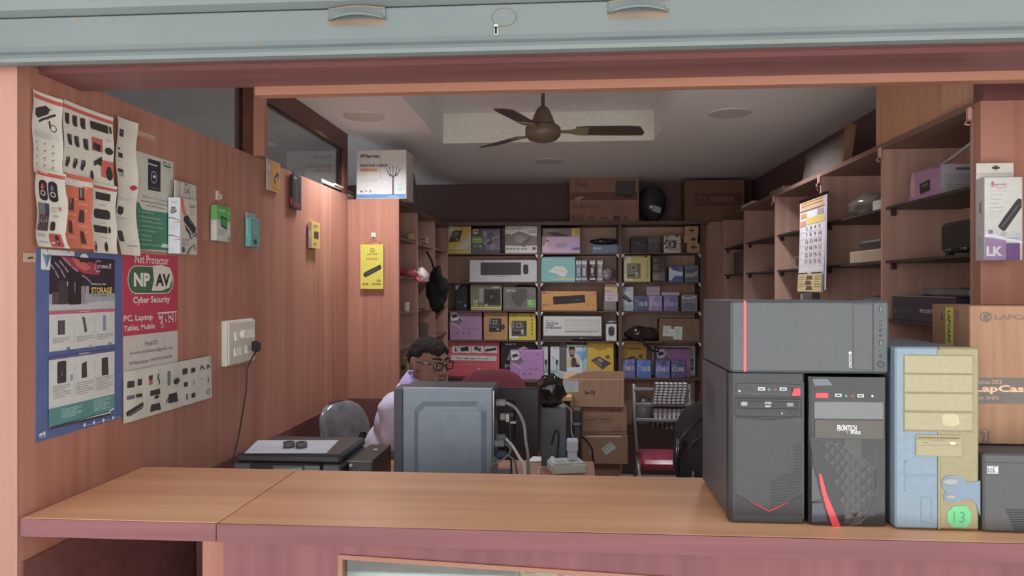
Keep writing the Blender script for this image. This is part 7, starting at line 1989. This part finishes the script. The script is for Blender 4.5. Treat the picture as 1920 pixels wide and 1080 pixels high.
# ------------------------------------------------------------------ office chairs
def office_chair(label, loc, rz, fabric, back_w, back_z0, back_z1, cover=False, arms=False, seat_z=.49):
    t = thing('office_chair', label, 'chair', loc, 'office chairs', rz, world=False)
    b = MB(); b.box(-.21, -.23, seat_z - .07, .23, .23, seat_z, fabric, .03); b.build('seat', t)
    b = MB(); hw = back_w / 2; hz = (back_z1 - back_z0) / 2; zc = (back_z0 + back_z1) / 2
    NU, NV = 24, 14
    rings = []
    for j in range(NV + 1):
        tt = PI * j / NV
        row = []
        for i in range(NU):
            an = 2 * PI * i / NU
            sp = lambda v, e: math.copysign(abs(v) ** e, v)
            y = sp(math.sin(tt), .7) * sp(math.cos(an), 1); x = sp(math.sin(tt), .7) * math.sin(an); z = sp(math.cos(tt), .75)
            row.append(b.vert((-.25 - .06 * (z + 1) / 2 + .04 * y * y + .035 * x, y * hw, zc + z * hz)))
        rings.append(row)
    for r1, r2 in zip(rings, rings[1:]):
        for i in range(NU): b.face([r1[i], r2[i], r2[(i + 1) % NU], r1[(i + 1) % NU]], fabric, True)
    b.build('backrest', t)
    if cover:
        b = MB(); fm = M((108, 106, 108), 'film'); bm_ = M((84, 112, 136), 'film')
        rr_ = []
        for j in range(1, 8):
            row = []
            for i in range(NU + 1):
                tt = PI * (j + (.5 * math.sin(i * 1.3) if j == 7 else 0)) / NV; an = 2 * PI * i / NU
                sp = lambda v, e: math.copysign(abs(v) ** e, v)
                k = 1.03 + .03 * noise.noise(Vector((i * .7, j * .9, 1)))
                y = sp(math.sin(tt), .7) * math.cos(an) * k; x = sp(math.sin(tt), .7) * math.sin(an); z = sp(math.cos(tt), .75) * (1.02 if j > 1 else 1.015)
                row.append(b.vert((-.25 - .06 * (z + 1) / 2 + .04 * y * y + .044 * x, y * hw, zc + z * hz)))
            rr_.append(row)
        for r1, r2 in zip(rr_, rr_[1:]):
            for i in range(NU): b.face([r1[i], r2[i], r2[i + 1], r1[i + 1]], fm, True)
        b.grid(lambda u, v: Vector((-.232 + .05 * (1 - v), -hw * (1.05 - .32 * u), back_z0 + .03 + .24 * v)) + Vector((.02 * math.sin(PI * u) + .006 * noise.noise(Vector((u * 4, v * 5, 0))), 0, 0)), 8, 12, bm_)
        b.build('plastic_cover', t, 'torn clear plastic cover')
    b = MB(); b.tube([(-.06, 0, seat_z - .075), (-.24, 0, seat_z - .07), (-.30, 0, .50), (-.30, 0, back_z0 + .12)], .018, DK, 8); b.build('back_support', t)
    b = MB(); b.tube([(0, 0, .07), (0, 0, seat_z - .06)], .025, M((60, 58, 60), 'metal'), 12); b.build('gas_column', t)
    for k in range(5):
        a = 2 * PI * k / 5 + .3
        b = MB(); b.tube([(0, 0, .10), (.26 * math.cos(a), .26 * math.sin(a), .07)], [.022, .014], DK, 8); lg = b.build('base_leg', t)
        b = MB(); b.T = Matrix.Translation((.26 * math.cos(a), .26 * math.sin(a), .028)) @ Matrix.Rotation(a, 4, 'Z') @ Matrix.Rotation(PI / 2, 4, 'X'); b.lathe([(.027, -.018), (.0275, -.01), (.0275, .01), (.027, .018)], M((40, 38, 40), 'plastic'), (0, 0, 0), 14); b.build('caster', lg)
    if arms:
        for s in (-1, 1):
            b = MB(); b.tube([(.02, s * .25, .46), (.02, s * .29, .58), (-.02, s * .29, .66), (.16, s * .29, .67)], .014, DK, 8); b.build('armrest', t)
    return t
p = onY(925, 700, 4.5)
office_chair('maroon office chair with a rounded back behind the grey tower', (p.x, 4.20, 0), math.radians(-90), M((116, 56, 64), 'cloth'), .44, .60, onY(925, 691, 4.5).z)

# ------------------------------------------------------------------ ceiling fan in the tray
p = onY(1018, 260, 3.55)
FX, FY = p.x, 3.55
t = thing('ceiling_fan', 'brown three-bladed ceiling fan hanging in the raised ceiling tray', 'fan', (FX, FY, 2.25))
BR = M((104, 82, 66), 'plastic'); BRD = M((74, 56, 48), 'plastic'); BRASS = M((150, 132, 98), 'steel')
b = MB(); b.lathe([(.004, 2.250), (.035, 2.254), (.066, 2.264), (.083, 2.284), (.085, 2.300), (.083, 2.322), (.072, 2.332), (.05, 2.336)], BR, (FX, FY, 0), 36); b.build('motor_housing', t)
b = MB(); b.lathe([(.050, 2.334), (.058, 2.338), (.056, 2.346), (.044, 2.378), (.030, 2.408), (.020, 2.420), (.011, 2.424)], BR, (FX, FY, 0), 28); b.build('lower_canopy', t)
b = MB(); b.tube([(FX, FY, 2.42), (FX, FY, 2.655)], .009, M((92, 58, 48), 'plastic'), 12); b.build('down_rod', t)
b = MB(); b.lathe([(.02, 2.60), (.05, 2.64), (.055, 2.68)], BR, (FX, FY, 0), 24); b.build('ceiling_canopy', t)
b = MB(); b.tube([(FX - .006, FY - .012, 2.47), (FX - .006, FY - .012, 2.50), (FX, FY - .013, 2.52), (FX + .004, FY - .011, 2.50)], .003, M((186, 182, 176), 'metal'), 6); b.build('split_pin', t)
for al in (4, 251, 130):
    RM = Matrix.Translation((FX, FY, 2.306)) @ Matrix.Rotation(math.radians(al), 4, 'Z') @ Matrix.Rotation(math.radians(-11), 4, 'X')
    b = MB(); b.T = RM
    b.prism([(.155, -.045), (.20, -.054), (.40, -.058), (.455, -.050), (.485, .020), (.480, .050), (.40, .052), (.20, .048), (.155, .040)], -.002, .002, BRD, 'z'); bl = b.build('blade', t)
    b = MB(); b.T = RM
    b.prism([(.075, -.016), (.13, -.020), (.165, -.044), (.215, -.047), (.215, .043), (.165, .040), (.13, .018), (.075, .016)], -.0055, -.0022, BRASS, 'z'); b.build('blade_arm', bl)

# ------------------------------------------------------------------ the seated man
PO = Vector((-.895, 3.72, 0)); PA = math.radians(-15)
office_chair('dark office chair in torn clear plastic, under the seated man', (PO.x - .02, PO.y + .01, 0), PA, M((66, 58, 60), 'cloth'), .46, .54, .965, cover=True, seat_z=.445)
PM = Matrix.Translation(PO) @ Matrix.Rotation(PA, 4, 'Z')
HM = PM @ Matrix.Translation((.217, -.008, 1.192)) @ Matrix.Rotation(math.radians(-27), 4, 'Z') @ Matrix.Rotation(math.radians(9), 4, 'Y') @ Matrix.Scale(1.05, 4)
man = thing('person', 'person in a lilac shirt and black glasses seated behind the grey tower', 'person', tuple(PO), None, 0.0)
def solid(name, parts, mat_, voxel, smooth, parent, disp=None, label=None):
    """several overlapping volumes grown together into one continuous surface"""
    b = MB()
    for kind, T, args in parts:
        b.T = T
        if kind == 'cap':
            p, q, r0, r1 = args
            p, q = Vector(p), Vector(q)
            n = max(2, int((q - p).length / .02))
            b.tube([p + (q - p) * (i / n) for i in range(n + 1)], [r0 + (r1 - r0) * i / n for i in range(n + 1)], mat_, 16)
            b.blob(p, (r0,) * 3, mat_, 16, 10); b.blob(q, (r1,) * 3, mat_, 16, 10)
        else:
            c, r = args
            b.blob(c, r, mat_, 24, 16)
    b.T = None
    o = b.build(name, parent, label)
    m = o.modifiers.new('grow', 'REMESH'); m.mode = 'VOXEL'; m.voxel_size = voxel; m.use_smooth_shade = True
    if smooth:
        s_ = o.modifiers.new('soft', 'SMOOTH'); s_.factor = .5; s_.iterations = smooth
    bpy.context.view_layer.update()
    dg = bpy.context.evaluated_depsgraph_get()
    me = bpy.data.meshes.new_from_object(o.evaluated_get(dg))
    o.modifiers.clear(); old = o.data; o.data = me; bpy.data.meshes.remove(old)
    if not me.materials: me.materials.append(mat_)
    if disp:
        off = WORLD[parent.name]
        for v in me.vertices:
            v.co += v.normal * disp(v.co + off)
    for p in me.polygons: p.use_smooth = True
    me.update()
    return o
SKIN = M((152, 110, 92), 'skin')
L = lambda x, y, z: (x, y, z)
# joints in the man's own frame: x forward, y to his left
hipR, hipL = (0, -.10, .55), (0, .10, .55)
kneR, kneL = (.43, -.13, .53), (.43, .13, .53)
ankR, ankL = (.40, -.13, .09), (.44, .14, .09)
shR, shL = (.105, -.165, .965), (.14, .17, .975)
elR, elL = (.13, -.22, .845), (.24, .22, .85)
wrR, wrL = (.37, -.19, .822), (.44, .15, .822)
def arm_skin(e, w_, s):
    out_ = [('cap', PM, (e, w_, .042, .027))]
    d = (Vector(w_) - Vector(e)).normalized()
    sd = Vector((-d.y, d.x, 0)).normalized() * s
    pw = Vector(w_)
    out_.append(('blob', PM, (pw + d * .055 + Vector((0, 0, -.004)), (.048, .042, .019))))
    for k, (o_, ln) in enumerate(((-.033, .070), (-.011, .080), (.012, .076), (.034, .060))):
        r0 = pw + d * .082 + sd * o_
        k1 = r0 + d * ln * .5 + Vector((0, 0, .004)); k2 = k1 + d * ln * .42 + sd * o_ * .12 + Vector((0, 0, -.014))
        out_ += [('cap', PM, (r0, k1, .0092, .0085)), ('cap', PM, (k1, k2, .0085, .0072))]
    t0 = pw + d * .035 - sd * .034
    t1 = t0 + d * .038 - sd * .020 + Vector((0, 0, -.004)); t2 = t1 + d * .028 - sd * .002 + Vector((0, 0, -.006))
    out_ += [('cap', PM, (t0, t1, .012, .010)), ('cap', PM, (t1, t2, .010, .008))]
    return out_
body = [
    ('cap', PM, (hipR, kneR, .085, .058)), ('cap', PM, (hipL, kneL, .085, .058)), ('cap', PM, (kneR, ankR, .055, .036)), ('cap', PM, (kneL, ankL, .055, .036)),
    ('cap', PM, (ankR, (.56, -.14, .04), .036, .030)), ('cap', PM, (ankL, (.60, .15, .04), .036, .030)),
    ('blob', PM, ((0, 0, .58), (.13, .165, .12))), ('blob', PM, ((.05, 0, .74), (.135, .165, .16))), ('blob', PM, ((.09, 0, .91), (.12, .17, .15))),
    ('cap', PM, ((.10, -.11, .98), (.14, .12, .985), .06, .06)), ('cap', PM, (shR, elR, .052, .042)), ('cap', PM, (shL, elL, .052, .042)),
    ('cap', PM, ((.12, 0, 1.01), (.175, .015, 1.10), .066, .060)),
    # head
    ('cap', HM, ((-.03, 0, -.15), (-.02, 0, -.05), .062, .060)),
    ('blob', HM, ((-.015, 0, .022), (.094, .076, .076))), ('blob', HM, ((.020, 0, -.030), (.070, .066, .085))), ('blob', HM, ((.030, 0, .024), (.056, .062, .056))),
    ('blob', HM, ((.028, .036, -.052), (.044, .036, .046))), ('blob', HM, ((.028, -.036, -.052), (.044, .036, .046))), ('blob', HM, ((.02, 0, -.095), (.055, .050, .030))),
    ('blob', HM, ((.068, 0, -.098), (.022, .026, .020))),
    ('cap', HM, ((.086, 0, .016), (.108, 0, -.026), .0095, .0150)), ('blob', HM, ((.098, .0145, -.030), (.012, .010, .010))), ('blob', HM, ((.098, -.0145, -.030), (.012, .010, .010))),
    ('cap', HM, ((.080, .014, .032), (.066, .050, .030), .0105, .010)), ('cap', HM, ((.080, -.014, .032), (.066, -.050, .030), .0105, .010)),
    ('blob', HM, ((.060, .036, -.024), (.022, .022, .018))), ('blob', HM, ((.060, -.036, -.024), (.022, .022, .018))),
    ('cap', HM, ((.084, -.020, -.060), (.084, .020, -.060), .0085, .0085)), ('cap', HM, ((.080, -.018, -.074), (.080, .018, -.074), .009, .009)),
    ('blob', HM, ((-.010, .078, -.006), (.022, .016, .036))), ('blob', HM, ((-.010, -.078, -.006), (.022, .016, .036))), ('blob', HM, ((-.016, .090, .004), (.020, .010, .028))), ('blob', HM, ((-.016, -.090, .004), (.020, .010, .028))),
] + arm_skin(elR, wrR, 1) + arm_skin(elL, wrL, -1)
solid('body', body, SKIN, .0052, 3, man)
# shirt
SHIRT = M((216, 206, 232), 'cloth')
shirt = [
    ('blob', PM, ((-.01, 0, .60), (.155, .19, .12))), ('blob', PM, ((.03, 0, .74), (.165, .19, .17))), ('blob', PM, ((.075, 0, .89), (.148, .182, .150))),
    ('cap', PM, ((.085, -.105, .975), (.12, .11, .985), .080, .076)), ('cap', PM, (shR, elR, .082, .062)), ('cap', PM, (shL, elL, .072, .058)),
    ('cap', PM, (elR, wrR, .056, .040)), ('cap', PM, (elL, wrL, .056, .040)), ('cap', PM, ((.10, 0, 1.02), (.14, .008, 1.06), .085, .074)),
]
def folds(p):
    q = PM.inverted() @ p
    return .009 * math.sin(26 * q.z + 9 * q.x + 5 * noise.noise(q * 5)) * max(0, noise.noise(q * 3 + Vector((2, 0, 0))) + .35) + .004 * noise.noise(q * 14)
solid('shirt', shirt, SHIRT, .0075, 4, man, folds, 'lilac long-sleeved shirt')
b = MB(); CM = PM @ Matrix.Translation((.150, .010, 1.085)) @ Matrix.Rotation(math.radians(20), 4, 'Y')
b.T = CM
n = 28
inner = []; outer = []; low_ = []
for i in range(n + 1):
    a = math.radians(-150 + 300 * i / n) + PI
    inner.append(b.vert((.070 * math.cos(a), .070 * math.sin(a), .034)))
    outer.append(b.vert((.078 * math.cos(a), .078 * math.sin(a), .036)))
    low_.append(b.vert((.098 * math.cos(a), .098 * math.sin(a), -.022 - .012 * (1 if i in (0, n) else 0))))
sk = [b.vert((.071 * math.cos(math.radians(-150 + 300 * i / n) + PI), .071 * math.sin(math.radians(-150 + 300 * i / n) + PI), -.02)) for i in range(n + 1)]
CL = M((186, 164, 222), 'cloth')
for i in range(n):
    b.face([inner[i], inner[i + 1], outer[i + 1], outer[i]], CL, True); b.face([outer[i], outer[i + 1], low_[i + 1], low_[i]], CL, True); b.face([inner[i + 1], inner[i], sk[i], sk[i + 1]], CL, True)
b.build('collar', man, 'purple tinted shirt collar')
TR = M((58, 54, 62), 'cloth')
trs = [('cap', PM, (hipR, kneR, .105, .076)), ('cap', PM, (hipL, kneL, .105, .076)), ('cap', PM, (kneR, (ankR[0], ankR[1], .12), .074, .060)), ('cap', PM, (kneL, (ankL[0], ankL[1], .12), .074, .060)), ('blob', PM, ((-.005, 0, .565), (.150, .185, .095)))]
solid('trousers', trs, TR, .010, 3, man)
for an, tx, sy in ((ankR, .58, -.14), (ankL, .62, .15)):
    solid('shoe', [('cap', PM, ((an[0] - .03, an[1], .050), (tx - .04, sy, .044), .045, .040)), ('blob', PM, ((tx - .03, sy, .036), (.065, .042, .034)))], M((40, 36, 36), 'gloss'), .008, 2, man)
# hair of short dark curls
hair = []
rh = random.Random(5)
k = 0
for i in range(900):
    zz = 1 - 2 * (i + .5) / 900; ph = i * 2.399963
    rr = math.sqrt(1 - zz * zz)
    d = Vector((rr * math.cos(ph), rr * math.sin(ph), zz))
    if d.z < -.30 and d.x > -.55: continue
    if d.z < -.55: continue
    if d.x > .30 and d.z < .50 + .10 * math.sin(7 * d.y): continue
    if d.x > -.22 and d.z < .16: continue
    if abs(d.y) > .7 and d.x > -.42 and d.z < .20: continue
    jit = 1.0 + .085 * rh.random()
    c = Vector((-.015 + d.x * .093 * jit, d.y * .077 * jit, .022 + d.z * .076 * jit))
    r = .011 + .007 * rh.random()
    hair.append(('blob', HM, (c, (r, r, r))))
b_ = MB()
HAIR = M((46, 38, 38), 'cloth')
for kind, T, (c, r) in hair:
    b_.T = T; b_.blob(c, r, HAIR, 8, 6)
b_.T = None
o = b_.build('hair', man)
m = o.modifiers.new('grow', 'REMESH'); m.mode = 'VOXEL'; m.voxel_size = .0045; m.use_smooth_shade = True
bpy.context.view_layer.update()
me = bpy.data.meshes.new_from_object(o.evaluated_get(bpy.context.evaluated_depsgraph_get()))
o.modifiers.clear(); o.data = me
# eyes, brows, lips
for s in (-1, 1):
    b = MB(); b.T = HM; b.blob((.0725, s * .031, .008), (.0135, .0155, .0105), M((196, 186, 178), 'gloss'), 16, 12)
    b.blob((.0835, s * .029, .006), (.0035, .0058, .0058), M((40, 28, 24), 'gloss'), 12, 8); b.build('eye', man)
    b = MB(); b.T = HM; b.tube([(.0945, s * .012, .034), (.089, s * .028, .040), (.074, s * .050, .035)], [.0040, .0045, .0025], M((44, 34, 34), 'cloth'), 8); b.build('eyebrow', man)
b = MB(); b.T = HM; b.tube([(.083, -.024, -.0665), (.0925, -.010, -.0645), (.0935, 0, -.0655), (.0925, .010, -.0645), (.083, .024, -.0665)], [.002, .005, .0055, .005, .002], M((122, 78, 74), 'skin'), 8)
b.tube([(.082, -.020, -.070), (.0905, 0, -.0745), (.082, .020, -.070)], [.002, .0062, .002], M((128, 82, 78), 'skin'), 8); b.build('lips', man)
# glasses
g = MB(); g.T = HM; GM = M((34, 28, 30), 'gloss')
for s in (-1, 1):
    pts = []
    for (u, v) in ((-.024, .010), (-.021, .0155), (0, .017), (.021, .0155), (.024, .010), (.022, -.010), (.017, -.0155), (0, -.0165), (-.017, -.0155), (-.022, -.010), (-.024, .010), (-.021, .0155)):
        y = s * .034 + u
        pts.append((.108 - .010 * (abs(y) / .058) ** 2, y, .006 + v))
    g.tube(pts, .0026, GM, 8)
    g.tube([(.098, s * .058, .016), (.085, s * .074, .016), (.03, s * .086, .012), (-.02, s * .090, .006), (-.034, s * .088, -.014)], .0026, GM, 8)
g.tube([(.108, -.010, .012), (.112, 0, .014), (.108, .010, .012)], .0026, GM, 8)
gl = g.build('glasses', man, 'black rectangular glasses')
for s in (-1, 1):
    b = MB(); b.T = HM; b.prism([(s * .034 + u, .006 + v) for (u, v) in ((-.022, .012), (-.018, .015), (.018, .015), (.022, .012), (.020, -.012), (.015, -.0145), (-.015, -.0145), (-.020, -.012))], .1035, .1047, glass('spectacle lens', (1, 1, 1), .0, 1.03), 'x'); b.build('lens', gl)
b = MB(); p = PM @ Vector((.47, -.195, 0)); b.blob((p.x, p.y, DZ + .008), (.032, .05, .022), M((44, 40, 42), 'plastic'), 16, 10)
for v in b.v: v.z = max(v.z, DZ + .0005)
tag(b.build('computer_mouse'), 'black computer mouse under the hand of the seated person', 'mouse')
